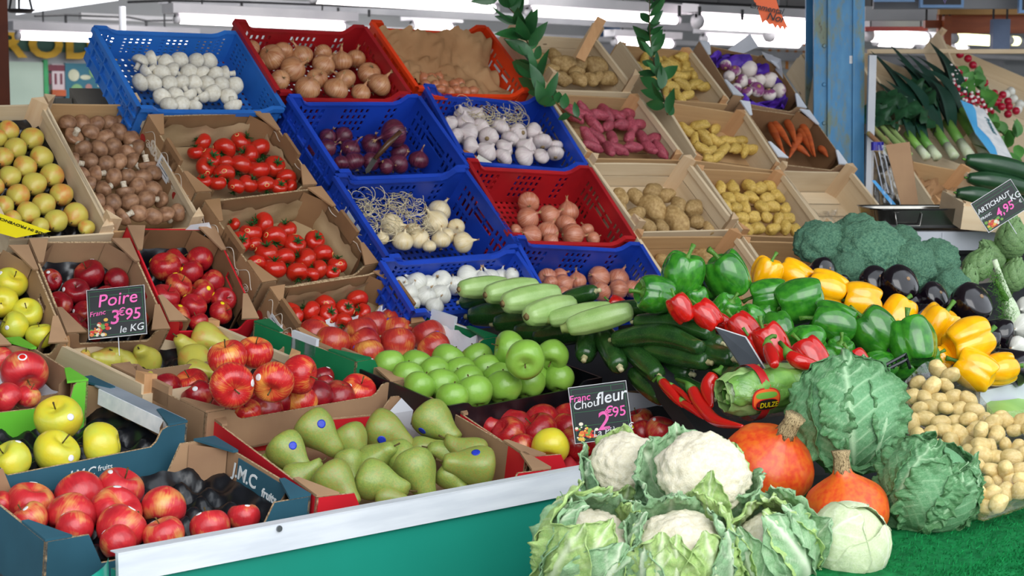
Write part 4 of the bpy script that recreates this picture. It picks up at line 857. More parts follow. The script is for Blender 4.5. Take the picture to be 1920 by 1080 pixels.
for bx, nm, s in ((T1, 'highest', 1), (T2, 'middle', 2), (T3, 'lowest', 3)): paper_liner(bx, PAPER_T, f'crumpled tan paper lining the {nm} tomato box', h=.72, seed=s)
# ================================================================ the low front counter with its fruit boxes
def fbox(quad, **kw): kw.setdefault('cat', 'box'); kw.setdefault('name', 'cardboard_box'); return Box(quad, P_FRONT, 10, **kw)
AP_JMC = [apple(k+10, M_APPLE_PINK, WHITE_STK, None, (.4+k*2.2, .22), .17, k != 1, .6) for k in range(4)]
AP_KR = [apple(k+20, M_APPLE_BRI, WHITE_STK, None, (.4+k*2.2, .3), .17, k != 2, 1.0) for k in range(3)]
AP_RD2 = [apple(k+30, M_APPLE_RED, YEL_STK, None, (.4+k*2.2, .22+.05*k), .18, k != 2, .75, split=2) for k in range(3)]
AP_GR = [apple(k+40, M_APPLE_GRN, None, stem=True) for k in range(2)]
AP_PK = [apple(50, M_APPLE_PINK, WHITE_STK, RED_STK, (.6, .45), .2)]
NEC = [apple(k+60, M_NECT, BLUE_STK, None, (.5, .28), .12, False, tall=.95) for k in range(3)]
PR_G = [pear(k, M_PEAR_G, BLUE_STK, None, .12+.1*k, (k*2.0+.6, .62)) for k in range(4)]
PR_Y = [pear(k+7, M_PEAR_Y, bend=.15) for k in range(2)]
I1 = fbox([(-80, 893), (405, 818), (580, 935), (90, 1012)], h=.13, d0=.055, cdeg=9, label='slate-teal cardboard box of red apples at the front left, lettered J.M.C fruits'); card_box(I1, TEAL_BOX, KRAFT, .55, .5, hole=False, gm=TEAL_BOX, corner=.2)
I2 = fbox([(400, 780), (778, 730), (1012, 871), (603, 947)], h=.12, d0=.045, cdeg=10, label='red-edged cardboard box of green pears at the front of the counter'); card_box(I2, RED_BOX, KRAFT, .55, .66, hole=False, gm=KRAFT, edge=KRAFT_EDGE, corner=.2)
I3 = fbox([(870, 772), (1190, 712), (1355, 808), (1020, 880)], h=.12, d0=.045, cdeg=9, label='red-edged cardboard box of red apples behind the cauliflower price sign'); card_box(I3, RED_BOX, KRAFT, .55, .6, hole=False, gm=KRAFT, corner=.2)
H1 = fbox([(-248, 772), (172, 708), (362, 798), (-60, 865)], h=.12, rise=.022, d0=.03, cdeg=8, label='slate-teal cardboard box of yellow apples behind the front left box'); card_box(H1, TEAL_BOX, KRAFT, .68, .8, hole=False, gm=TEAL_BOX)
H2 = fbox([(182, 675), (600, 648), (775, 718), (378, 768)], h=.10, rise=.022, d0=.03, cdeg=10, label='plain brown cardboard box heaped with striped red apples'); card_box(H2, KRAFT, KRAFT, .72, .8, hole=False, gm=KRAFT, tabs=True)
H3 = fbox([(655, 692), (925, 628), (1108, 702), (868, 768)], h=.08, rise=.025, d0=.0, cdeg=9, name='fruit_tray', cat='tray', label='shallow black tray of green apples'); card_box(H3, BLACK_PL, BLACK_PL, .8, .8, hole=False, gusset=False, edge=BLACK_PL)
G3 = fbox([(-170, 660), (30, 630), (155, 710), (-45, 745)], h=.12, rise=.045, d0=.03, cdeg=9, label='lime green cardboard box of large pink apples at the left edge'); card_box(G3, LIME_BOX, KRAFT, .6, .9, hole=False, gm=LIME_BOX)
G1 = fbox([(105, 650), (385, 598), (560, 672), (285, 728)], h=.11, rise=.03, d0=.045, cdeg=8, name='wooden_crate', cat='crate', label='pale wooden crate of yellow-green pears below the Poire sign'); wood_crate(G1, 1.0, .8, .02, gap=False, m=(None, None, WZ2))
G2 = fbox([(462, 606), (745, 566), (925, 630), (685, 681)], h=.09, rise=.045, d0=.04, cdeg=8, label='green printed cardboard box of nectarines on white paper'); card_box(G2, GREEN_BOX, WHITE_CARD, .65, .75, hole=False, gm=GREEN_BOX, tabs=True)
# lettering on the boxes
INK = plain('white_print', '#e6ecee', '#d4dcde', .6, 10)
decal(H1, 'J.M.C', .028, 'front', (H1.w*.0+.0, -.066), INK, .2, .0003); decal(H1, 'fruits', .017, 'front', (.055, -.062), INK)
b = MB(); w_, l_ = I1.w, I1.l; b.box((w_/2-.0062, -l_*.42, -.075), (w_/2-.008, l_*.2, -.006), TEAL_BOX); b.build('printed_flap', I1.root)
for t_, s_, y_, z_ in (('J.M.C', .042, .045, -.036), ('fruits', .026, -.05, -.046)):
    me = text_mesh(t_, s_, INK, .15, 'lettering', .0003, .0008); o = put('lettering', me, I1.root); o.matrix_local = mat4((0, -1, 0), (0, 0, 1), (-1, 0, 0), (w_/2-.0088, y_, z_))
def badge(bx, M):
    b = MB(); b.box((-.022, -.018, 0), (.022, .018, .0008), WHITE_STK); b.box((-.018, -.014, .0008), (-.004, .014, .0014), plain('badge_blue', '#1b86d0')); b.box((0, -.014, .0008), (.018, .014, .0014), plain('badge_blue', '')); b.box((.004, -.008, .0014), (.014, .006, .002), RED_STK); o = b.build('printed_badge', bx.root); o.matrix_local = M
badge(G2, mat4((0, -1, 0), (0, 0, 1), (-1, 0, 0), (G2.w/2-.0075, -.03, -.045)))
b = MB(); b.box((G2.w/2-.0052, -G2.l/2+.02, -.1), (G2.w/2-.0072, G2.l/2-.06, -.004), GREEN_BOX); b.build('printed_flap', G2.root)
b = MB(); b.box((-I2.w/2+.01, I2.l/2-.0065, -.1), (I2.w/2-.09, I2.l/2-.009, -.043), RED_BOX); b.build('red_back_panel', I2.root)
# white label on the yellow apple box, white card in the pear box
b = MB(); b.box((H1.w/2-.03, -.16, -.0), (H1.w/2+.008, .12, .003), plain('grey_tape', '#8d97a2', '#7a848f', .5, 5)); b.box((H1.w/2-.033, -.15, -.035), (H1.w/2-.030, .1, .0), WHITE_STK); b.build('white_label', H1.root)
b = MB(); x = I2.w/2-.008; b.add([(x-.07, I2.l/2-.012, -.095), (x, I2.l/2-.09, -.095), (x, I2.l/2-.14, -.03), (x, I2.l/2-.10, .002), (x-.05, I2.l/2-.012, .002), (x-.09, I2.l/2-.012, -.04)], [(0, 1, 2, 3, 4, 5)], WHITE_CARD); b.build('white_corner_card', I2.root)
b = MB(); x = I3.w/2-.008; b.add([(x-.10, I3.l/2-.010, -.095), (x, I3.l/2-.06, -.095), (x, I3.l/2-.12, .0), (x-.02, I3.l/2-.06, .006), (x-.10, I3.l/2-.010, .004)], [(0, 1, 2, 3, 4)], WHITE_CARD); b.build('white_corner_card', I3.root)
b = MB(); x = I3.w/2; b.box((x-.006, -I3.l/2+.03, -.08), (x-.0075, -I3.l/2+.13, -.005), WHITE_CARD); b.build('white_flap', I3.root)
for bx, nm, z, m in ((I1, 'under the red apples at the front left', -.085, None), (H1, 'under the yellow apples', -.08, None), (G1, 'under the yellow-green pears', -.09, None), (I3, 'under the red apples behind the price sign', -.09, plain('red_tray', '#c8313a', '#b82830')), (G3, 'under the pink apples', -.09, WHITE_CARD)):
    liner(bx, 'moulded_tray', m, z, label='moulded fruit tray '+nm)
paper_liner(G2, plain('white_tissue', '#e9edf2', '#d4d9e2', .7, 6, bump=.4, bscale=20, bdist=.01), 'white tissue paper in the nectarine box', h=.8, seed=9)
# ---- contents
def aj(l): return [(x, y, r, None, random.choice((70, 110, 60, 130, 250)), random.choice((-35, -15, 10, 30))) for x, y, r in l]
its = aj([(54, 945, 44), (137, 922, 46), (222, 917, 44), (135, 967, 47), (217, 960, 47), (227, 992, 47), (55, 975, 35), (140, 992, 35), (222, 1018, 34), (308, 1004, 38), (394, 990, 38), (2, 942, 24)])
its += [(307, 950, 42, 1, 275, 30, .0), (457, 970, 30)]
fill(I1, 0, AP_JMC, its, 'red_apple', 'large red apple', 'in the front left teal box', 'apple', 'red apples in the front left box', squeeze=.74, rk=1.03)
its = [(110, 785, 45, 0, 95, 40, .02), (205, 840, 41, 1, 190, 5), (112, 852, 43, 2, 60, 20), (32, 872, 40, 0, 120, 30)]
labs = ['bright yellow apple sitting highest in the black tray at the left', 'yellow apple at the right of its teal box', 'yellow apple with a white sticker, middle of the front three', 'yellow apple cut by the left edge in the teal box']
for o, L in zip(fill(H1, 0, AP_YEL, its, 'yellow_apple', 'x', 'y', 'apple', 'yellow apples in the teal box'), labs): o['label'] = L
its = aj([(312, 728, 29), (360, 722, 33), (370, 742, 31), (475, 777, 27), (530, 774, 35), (552, 755, 30), (597, 752, 34), (602, 772, 32), (604, 710, 24), (606, 725, 24), (660, 740, 35), (663, 757, 33), (500, 760, 28), (420, 765, 25), (420, 735, 25)])
fill(H2, 0, AP_DK+AP_KR[:1], its, 'red_apple', 'dark red apple', 'low in the brown box', 'apple', 'red apples low in the brown box', squeeze=.8)
for (x, y, r, th, ti, L, lb, pi_) in [(427, 672, 38, 100, 20, .09, 'dark red apple with a white oval sticker, left in the top pile', 1), (478, 662, 34, 80, 20, .09, 'dark red apple behind the others on the top pile, white sticker', 1), (434, 721, 43, 320, 60, .10, 'striped red apple lowest left on the top pile in the brown box', 0), (512, 715, 40, 265, 55, .10, 'striped red apple with its blossom end showing, middle of the top pile', 0), (561, 702, 37, 350, 10, .08, 'bright red apple rightmost on the top pile in the brown box', 1)]:
    p = onplane(x, y, H2.cp+H2.cn*L, H2.cn); D = proj(p)[2]; place(AP_KR[pi_], p, camdir(th, ti), r*D/FPX, 'red_apple', lb, 'apple', 'red apples piled on top', th)
its = [(x, y, r+1, None, 90+random.uniform(-40, 40), -28) for x, y, r in [(727, 684, 30), (780, 686, 31), (840, 677, 32), (895, 674, 31), (815, 699, 31), (862, 699, 31), (915, 694, 31), (825, 722, 32), (877, 716, 32), (935, 712, 32), (902, 742, 35), (957, 732, 34), (1012, 728, 32), (1053, 714, 29), (850, 747, 30), (765, 706, 30), (775, 728, 30), (970, 700, 28), (1000, 705, 25)]]
fill(H3, 0, AP_GR, its, 'green_apple', 'green apple', 'in the black tray', 'apple', 'green apples in the black tray', squeeze=.8, aim='up')
for (x, y, r, th, ti, L, lb) in [(955, 652, 33, 170, 10, .06, 'green apple at the back left of the three piled ones'), (1037, 665, 31, 250, 40, .06, 'green apple at the right of the three piled ones'), (985, 673, 38, 265, 65, .09, 'nearest and largest looking of the three piled green apples')]:
    p = onplane(x, y, H3.cp+H3.cn*L, H3.cn); D = proj(p)[2]; place(AP_GR[0], p, camdir(th, ti), r*D/FPX, 'green_apple', lb, 'apple', 'piled green apples')
its = [(45, 697, 44, 0, 300, 40, .02), (14, 748, 31), (60, 748, 24), (-8, 670, 26)]
labs = ['big pink-red apple on top in the lime box', 'pink-red apple low at the left frame edge', 'pink-red apple half hidden under the big one', 'pink apple cut off at the left in the lime box']
for o, L in zip(fill(G3, 0, AP_PK, its, 'pink_apple', 'x', 'y', 'apple', 'pink apples in the lime box', squeeze=.7), labs): o['label'] = L
its = [(122, 657, 25, 0, 130, 20), (180, 657, 26, 1, 100, 50), (235, 657, 29, 0, 95, 55), (187, 678, 24, 1, 170, 40), (332, 650, 28, 0, 110, 40), (395, 637, 30, 1, -20, 10, .02), (407, 652, 22, 1, 240, 40), (365, 679, 32, 0, 300, 60), (370, 697, 24, 1, 0, 10), (140, 675, 22, 0, 60, 40), (275, 710, 16, 0, 200, 20)]
fill(G1, 0, PR_Y+PEAR_R[:1], its, 'pear', 'yellow-green pear', 'below the Poire sign', 'pear', 'pears in the pale wooden crate', squeeze=.7)
its = [(x, y, r, None, 100+random.uniform(-30, 30), -15) for x, y, r in [(546, 622, 34), (560, 640, 26), (622, 646, 34), (677, 610, 32), (677, 630, 33), (684, 647, 32), (691, 664, 30), (738, 602, 30), (740, 622, 30), (746, 645, 33), (814, 632, 33), (815, 654, 32)]]
fill(G2, 0, NEC, its, 'nectarine', 'red and yellow nectarine', 'in the green box', 'nectarine', 'nectarines in the green box', squeeze=.7)
its = [(936, 782, 36), (990, 776, 38), (1040, 770, 38), (955, 814, 34), (1007, 810, 38), (1060, 802, 35), (888, 776, 30), (1080, 832, 34), (977, 840, 28), (1200, 790, 27), (1205, 814, 28), (1255, 828, 26), (1110, 795, 33), (1150, 790, 33), (1165, 820, 32), (1120, 830, 30)]
fill(I3, 0, AP_RD2, aj(its), 'red_apple', 'red apple', 'behind the cauliflower sign', 'apple', 'red apples behind the cauliflower sign', squeeze=.75)
for (x, y, r, th, ti, lb, m) in [(1032, 836, 37, 262, 40, 'yellow-green apple showing its base, at the front of the red box', AP_YEL[1]), (1240, 810, 32, 70, 20, 'peach coloured apple at the right end of the red apples', AP_JMC[1])]:
    p = onplane(x, y, I3.cp+I3.cn*.02, I3.cn); D = proj(p)[2]; place(m, p, camdir(th, ti), r*D/FPX, 'apple', lb, 'apple')
P_ = [(593, 806, 36, -45, 15, .03, 'largest green pear, lying on top at the back left of the pears'), (538, 846, 34, -50, 15, .01, 'pale green pear at the left end of the pear box'), (658, 826, 32, -58, 10, .005, 'green pear with blue sticker behind the largest pear'), (722, 808, 37, -22, 10, .01, 'speckled green pear with blue sticker, back middle of the pears'), (812, 788, 35, -47, 20, .035, 'green pear leaning on the white card'), (750, 858, 29, -70, 60, 0, 'dull brown-green pear with a round blue sticker, middle'), (780, 880, 37, -62, 30, .01, 'brownish pear at the front middle right'), (706, 905, 37, -20, 10, 0, 'speckled green pear at the front middle'), (628, 902, 37, -50, 15, .01, 'pale green pear at the front left, blue sticker'), (892, 874, 37, 172, 10, .02, 'yellow-brown pear lying with its stem to the left'), (930, 846, 31, 165, 10, .0, 'brownish yellow pear at the back right corner'), (850, 852, 27, 150, 20, -.01, 'small green pear between the yellow-brown ones'), (845, 893, 26, -40, 10, -.01, 'green pear with blue sticker at the front right'), (700, 862, 29, 40, 20, -.005, 'green pear in the centre of the box'), (560, 895, 28, 20, 10, -.01, 'green pear low in the front left corner'), (516, 865, 24, -60, 10, -.02, 'green pear mostly hidden at the far left'), (725, 930, 24, 0, 10, -.02, 'brown-green pear half sunk at the front'), (795, 842, 24, 10, 20, -.02, 'brown pear behind the centre'), (655, 868, 26, -70, 20, -.01, 'green pear under the largest one'), (590, 935, 22, 10, 10, -.02, 'green pear hidden at the front edge, left')]
pts, Rr = [], []
for q in P_: p = I2.pt(q[0], q[1], q[5]); pts.append(p); Rr.append(q[2]*1.09*proj(p)[2]/FPX)
pts = relax(pts, Rr, 8, squeeze=.62, bounds=I2.bounds)
for k, q in enumerate(P_): place(PR_G[(k*3+1) % 4], pts[k], camdir(q[3], q[4]), Rr[k], 'green_pear', q[6], 'pear', 'green pears in the red-edged box', k*1.9, sz=.98)
# ---- counter: white edge strip over a green panel, and the sloping boards that carry the boxes
YT = P_FRONT[1]; ZT = P_FRONT[2]; XR = 1.85
PANEL = plain('green_panel', '#1f9480', '#1d8a76', 0.35, 1.5, spec=.4); TRIM = plain('white_trim', '#dfe4ea', '#cfd5dd', 0.4, 6, (1, 8, 8), spec=.4)
ctr = empty('market_counter', Matrix.Translation((2, YT, 0)), 'green fronted market counter with a white edge strip, below the fruit boxes', 'counter')
def cpart(name, a, c, m):
    b = MB(); b.box(a, c, m); o = b.build(name, None); o.parent = ctr; o.location = (-2, -YT, 0); return o
cpart('front_panel', (P_FRONT[0]-.0, YT-.012, .08), (XR+1.2, YT+.006, ZT-.03), PANEL)
cpart('edge_strip', (P_FRONT[0]-.0, YT-.022, ZT-.052), (XR+1.2, YT-.012, ZT), TRIM); cpart('edge_cap', (P_FRONT[0], YT-.0225, ZT), (XR+1.2, YT+.006, ZT+.002), TRIM)
b = MB()
for q in ((500, 988), ): p = onplane(523, 991, (0, YT-.023, 0), np.array([0, 1.0, 0])); b.tube([p, p-np.array([0, .003, 0])], .006, plain('screw_head', '#8c8f94', rough=.35, metal=.8), 10)
o = b.build('screw', None); o.parent = ctr; o.location = (-2, -YT, 0)
b = MB(); x0 = P_FRONT[0]; P = [[(x0-.085*math.sin(PI*min(1, j/9*.9+.1))-.0, YT+.0-.02*math.sin(i*PI/7)+.02*i/7, ZT-.02-.5*j/9) if False else (x0-.012-.075*(i/7), YT-.01-.05*math.sin(PI*i/7*.8), ZT-.005-.45*j/9-.03*(i/7)**3*(j == 0)) for i in range(8)] for j in range(10)]
b.grid(np.array(P), PANEL); o = b.build('curled_panel_end', None, True); o.parent = ctr; o.location = (-2, -YT, 0)
BOARD = plain('counter_board', '#6f6a62', '#5b5750', .8, 6)
def slab(name, x0, x1, y0, z0, y1, z1, th=.02, m=BOARD, root=None, rl=(2, 0)):
    b = MB(); b.hexa([(x0, y0, z0-th), (x1, y0, z0-th), (x1, y1, z1-th), (x0, y1, z1-th), (x0, y0, z0), (x1, y0, z0), (x1, y1, z1), (x0, y1, z1)], m); o = b.build(name, None); o.parent = root or ctr; o.location = (-2, -YT, 0) if root is None else (0, 0, 0); return o
T10 = math.tan(math.radians(10))
def zf(y): return ZT+(y-YT)*T10
slab('sloping_shelf', .2, 3.0, YT+.01, zf(YT+.01)-.145, YT+1.15, zf(YT+1.15)-.145)
for x in (.4, 1.2, 2.0, 2.9): cpart('leg', (x, YT+.1, 0), (x+.06, YT+.16, ZT-.15), BOARD); cpart('leg', (x, YT+.9, 0), (x+.06, YT+.96, ZT), BOARD)
# sloping rack carcass under the crates
rk_ = empty('display_rack', None, 'dark sloping display rack carrying the stepped crates', 'rack'); n42 = slope_n(42); S42 = slope_s(42)
p0 = P_RACK-n42*.235; aL = float((E2.c+E2.S*E2.l/2-P_RACK)@S42)+.0; aR = float((A2.c+A2.S*A2.l/2-P_RACK)@S42)-.05
for (xa, xb, a0, a1) in ((.3, float(A1.c[0])-.25, -1.15, aL-.06), (float(A1.c[0])-.25, 8.6, -1.15, aR)):
    q = [p0+S42*a0, p0+S42*a1]; b = MB(); b.hexa([(xa, q[0][1], q[0][2]-.03), (xb, q[0][1], q[0][2]-.03), (xb, q[1][1], q[1][2]-.03), (xa, q[1][1], q[1][2]-.03), (xa, q[0][1], q[0][2]), (xb, q[0][1], q[0][2]), (xb, q[1][1], q[1][2]), (xa, q[1][1], q[1][2])], BOARD)
    b.build('sloping_board', rk_)
for x in (.5, 2.2, 3.9, 5.6, 7.2, 8.4):
    for p in q: b = MB(); b.box((x, p[1]-.03, 0), (x+.05, p[1]+.03, p[2]-.03), BOARD); b.build('leg', rk_)
# ================================================================ the vegetable heap to the right of the fruit
P_Q = at(1400, 790, 3.6); NQ = slope_n(24)
def qp(x, y, lift=0.0): return onplane(x, y, P_Q+NQ*lift, NQ)
def dz(x, y): return 4.7-(x-850)*.00133-(y-560)*.0012
def zp(x, y, lift=0.0): p = at(x, y, dz(x, y)-lift*1.2); return p
def spine_thing(name, label, cat, group, pts, radii, mat, n=16, cs=None, ends=None, segs=14):
    """a long vegetable along a smooth line; ends: list of (part name, material, at start?, length factor, radius factor)"""
    pts = [np.array(p, float) for p in pts]; k = len(pts); T = [i/(k-1) for i in range(k)]; U = [i/segs for i in range(segs+1)]
    C_ = [np.array([hermite(T, [p[a] for p in pts], u) for a in range(3)]) for u in U]; kr = len(radii); TR = [i/(kr-1) for i in range(kr)]; Rr = [max(.0004, float(np.interp(u, TR, radii))) for u in U]
    L = np.linalg.norm(C_[-1]-C_[0])
    # rounded ends
    def cap(c0, c1, r, sgn):
        d = (c0-c1)/(np.linalg.norm(c0-c1)+1e-9); return [(c0+d*r*.55*math.sin(a), max(.0004, r*math.cos(a))) for a in (PI*.17, PI*.3, PI*.4, PI*.48)]
    a = cap(C_[0], C_[1], Rr[0], 1)[::-1]; z = cap(C_[-1], C_[-2], Rr[-1], 1)
    CC = [q[0] for q in a]+C_+[q[0] for q in z]; RR = [q[1] for q in a]+Rr+[q[1] for q in z]
    mid = CC[len(CC)//2]; b = MB(); b.tube([c-mid for c in CC], RR, mat, n, cs); o = b.build(name, None, True); o.location = Vector([float(v) for v in mid]); tag(o, label, cat, group)
    for (pn, m, st, lf, rf) in (ends or []):
        e, nb, r = (CC[0], CC[2], Rr[0]) if st else (CC[-1], CC[-3], Rr[-1]); d = (e-nb); d /= np.linalg.norm(d)+1e-9; b = MB()
        b.tube([e-mid-d*r*.35, e-mid, e-mid+d*r*lf*.6, e-mid+d*r*lf], [r*rf*1.5, r*rf*1.15, r*rf*.85, r*rf*.95], m, 9, cs=lambda th, t: 1+.12*math.cos(5*th)); b.build(pn, o, True)
    return o
ZST = plain('courgette_stem', '#8fa05a', '#6f8246', .6, 20); ZPALE = plain('courgette_cut', '#c9c39a', '#a8a070', .7, 20)
SCAR = plain('courgette_scar', '#8a7448', '#54452a', .8, 60)
def zuc(x0, y0, x1, y1, r, label, pale=False, l0=0, l1=0, mid=None, mat=None, stem0=True, D1=None, rr1=.95, group=None, nm=None):
    p0, p1 = zp(x0, y0, l0), zp(x1, y1, l1); 
    if D1: p1 = at(x1, y1, D1)
    R = r*proj(p0)[2]/FPX; m = (p0+p1)/2 if mid is None else zp(mid[0], mid[1], (l0+l1)/2)
    return spine_thing(nm or ('pale_courgette' if pale else 'courgette'), label, 'courgette', group or ('pale courgettes on top of the heap' if pale else 'dark courgettes'), [p0, m, p1], [R*.78, R*.95, R, R*1.02, R*rr1, R*rr1*.8], mat or (M_ZUC_L if pale else M_ZUC), 32, cs=(lambda th, t: 1+.035*math.cos(10*th)) if pale else (lambda th, t: 1+.02*math.cos(8*th)), ends=[('stem', (ZST if r < 21 or x0 > 1060 else SCAR) if pale else ZPALE, stem0, (.6 if r < 21 or x0 > 1060 else .14) if pale else .7, (.5 if r < 21 or x0 > 1060 else .3) if pale else .3)])
GZ = 'dark courgettes'
for a in [
 (872, 566, 960, 556, 19, 'dark courgette at the far left end of the heap, below the pale ones', 0, .0, .0),
 (890, 592, 985, 580, 24, 'dark courgette beside the green nectarine box', 0, .0, .0),
 (938, 606, 1040, 590, 24, 'dark courgette behind the piled green apples', 0, .0, .0),
 (975, 622, 1075, 612, 22, 'dark courgette in shadow above the green apples', 0, 0, 0),
 (1010, 632, 1110, 618, 22, 'dark courgette in deep shade right of the green apples', 0, 0, 0),
 (1112, 548, 1055, 566, 19, 'dark courgette poking up in front of the pink onions', 0, .02, .0),
 (1205, 577, 1140, 585, 18, 'dark courgette pointing right behind the pale courgette', 0, .03, .0),
 (1097, 666, 1108, 622, 23, 'short dark courgette end-on, left of the slanting ones', 0, .06, .0),
 (1160, 684, 1130, 622, 24, 'dark courgette slanting down with a pale round stem end', 0, .06, .0),
 (1232, 702, 1172, 640, 22, 'dark courgette slanting down towards the red chilies', 0, .05, .02),
 (1322, 678, 1205, 652, 22, 'dark courgette lying right of the slanting ones', 0, .04, .03),
 (1370, 672, 1300, 652, 21, 'dark courgette rightmost, by the dark price card', 0, .03, .02),
 (1330, 610, 1220, 592, 17, 'thin dark courgette at the top of the right stack', 0, .05, .02),
 (1350, 645, 1290, 640, 20, 'dark courgette behind the long curved one', 0, .02, .0),
 (1240, 745, 1190, 700, 21, 'dark courgette low behind the apple box', 0, .0, .0),
 (1330, 745, 1265, 715, 19, 'dark courgette under the red chilies', 0, -.02, -.02),
 (1395, 700, 1340, 690, 18, 'dark courgette behind the wrapped lettuce', 0, -.02, -.02),
 (1290, 700, 1210, 680, 20, 'dark courgette beneath the slanting ones', 0, -.02, -.02)]:
    zuc(*a[:5], a[5], False, a[7], a[8])
zuc(1158, 636, 1312, 652, 21, 'long curved dark courgette with a green star-shaped stem at its left', False, .08, .08, mid=(1240, 628), rr1=.8)
zuc(1198, 604, 1330, 625, 19, 'dark courgette lying over the curved one', False, .08, .05, mid=(1270, 606))
for a in [
 (868, 542, 945, 535, 21, 'pale green courgette at the far left of the pale row, brown cut end', .07, .05),
 (918, 552, 1000, 538, 23, 'second pale courgette from the left, round brown stem scar', .08, .06),
 (952, 568, 1040, 552, 26, 'fattest pale courgette in the middle with a star-like scar', .1, .08),
 (995, 592, 1068, 572, 26, 'pale courgette with a ragged dark cut end', .11, .09),
 (1038, 598, 1140, 580, 20, 'pale ribbed courgette with a green stem, under the last one', .12, .1),
 (1072, 612, 1178, 584, 23, 'rightmost pale courgette, ribbed, lying on top', .15, .13)]:
    zuc(a[0], a[1], a[2], a[3], a[4], a[5], True, a[6]+(.1 if a[0] < 1010 else .03), a[7]-.02)
# base shelf under the heap
def qslab(name, corners, th, m, label, cat):
    P = [np.array(c) for c in corners]; lo = [p-np.array([0, 0, th]) for p in P]; c = sum(P)/4; b = MB(); b.hexa([p-c for p in lo]+[p-c for p in P], m)
    o = b.build(name, None); o.location = Vector([float(v) for v in c]); return tag(o, label, cat)
DARK = plain('dark_shelf', '#23262a', '#191b1f', .7, 6)
low = lambda p, d=.1: np.array(p)-np.array([0, 0, d])
qslab('courgette_shelf', [low(at(1120, 715, 4.2)), low(at(1400, 800, 3.75)), low(at(1420, 640, 4.2)), low(at(990, 560, 4.85))], .04, DARK, 'dark shelf hidden beneath the courgette heap', 'shelf')
qslab('vegetable_shelf', [low(qp(1380, 800), .12), low(qp(2050, 760), .12), low(qp(2050, 440), .12), low(qp(1160, 520), .12)], .05, DARK, 'dark sloping shelf beneath the peppers, aubergines and broccoli', 'shelf')
# chilies
def chili(pts, r, label, stem, cat='chili'):
    P = [zp(x, y, .1) for x, y in pts]; R = r*proj(P[0])[2]/FPX
    o = spine_thing('red_chili', label, cat, 'long red chilies in front of the courgettes', P, [R*.9, R, R*.95, R*.75, R*.3], M_PEP_R, 12)
    S = [zp(x, y, .1) for x, y in stem]; mid = np.array(o.location); b = MB(); b.tube([s-mid for s in S], [R*.85]+[R*.32]*(len(S)-2)+[R*.28], STEM_G, 8); b.build('stem', o, True)
chili([(1243, 718), (1262, 740), (1280, 762)], 11, 'red chili lying leftmost beside the apple box', [(1240, 714), (1234, 706), (1224, 716)])
chili([(1262, 725), (1280, 738), (1296, 756)], 6, 'thin red chili behind the leftmost chili', [(1260, 723), (1252, 716)])
chili([(1282, 757), (1300, 768), (1320, 785)], 8, 'red chili with a long bent green stem, middle of the group', [(1280, 754), (1268, 742), (1257, 728)])
chili([(1300, 734), (1318, 765), (1345, 790), (1392, 800)], 13, 'longest red chili, curving right towards the squash', [(1296, 730), (1288, 718), (1268, 711)])
chili([(1336, 706), (1326, 728), (1334, 762)], 14, 'upright curved red chili leaning on the lettuce pack', [(1344, 700), (1350, 692), (1354, 686)])
# peppers
PG = [pepper(k, M_PEP_G) for k in range(4)]; PGs = [pepper(k+4, M_PEP_G, 1.15) for k in range(2)]; PY = [pepper(k+8, M_PEP_Y) for k in range(3)]; PR = [pepper(k+12, M_PEP_R, 1.2, 3) for k in range(2)]
def pep(protos, lst, name, cat, group):
    for k, (x, y, r, th, ti, lift, lb) in enumerate(lst):
        p = qp(x, y, lift); place(protos[k % len(protos)], p, camdir(th, ti), r*proj(p)[2]/FPX, name, lb, cat, group, k*1.3, sz=1.08)
pep(PG, [
 (1280, 515, 42, 75, 10, .07, 'green pepper at the top left, standing over the potatoes'), (1228, 552, 36, 170, 20, .03, 'green pepper at the far left end of the peppers'),
 (1365, 516, 44, 120, 5, .07, 'large dark green two-lobed pepper in the top row'), (1345, 535, 30, 200, 10, .03, 'dark green pepper under the large two-lobed one'),
 (1303, 562, 26, 100, 20, .03, 'small green pepper between the red ones and the top row'), (1362, 580, 28, 60, 30, .03, 'small green pepper with highlights, middle left'),
 (1442, 552, 36, 190, -10, .06, 'dark green pepper left of the biggest bright green one'), (1502, 565, 46, 195, -10, .08, 'biggest bright green pepper with its stem at the left'),
 (1408, 602, 30, 150, 30, .03, 'green pepper in the middle, shaded'), (1436, 590, 26, 40, -20, .02, 'dark green pepper behind the middle one'), (1458, 616, 30, 280, 30, .05, 'green pepper facing forward above the red ones'),
 (1562, 606, 44, 165, -5, .08, 'long bright green pepper with a curved stem'), (1640, 622, 46, 130, -5, .08, 'dark glossy green pepper in the middle right'),
 (1712, 640, 46, 100, -20, .1, 'bright green pepper at the right end of the greens'), (1512, 645, 36, 200, 40, .05, 'green pepper low behind the red ones'), (1575, 662, 30, 90, 30, .04, 'green pepper low between two red peppers'),
 (1552, 670, 22, 160, 30, .03, 'small green pepper behind the savoy cabbage'), (1735, 672, 28, 20, 0, .05, 'green pepper under the right-hand bright one'), (1650, 688, 30, 180, 20, .03, 'green pepper just above the savoy cabbage'), (1470, 585, 24, 0, 0, .0, 'green pepper hidden below the biggest one'), (1690, 690, 26, 30, 20, .02, 'green pepper behind the plastic punnet')], 'green_pepper', 'pepper', 'green peppers in the heap')
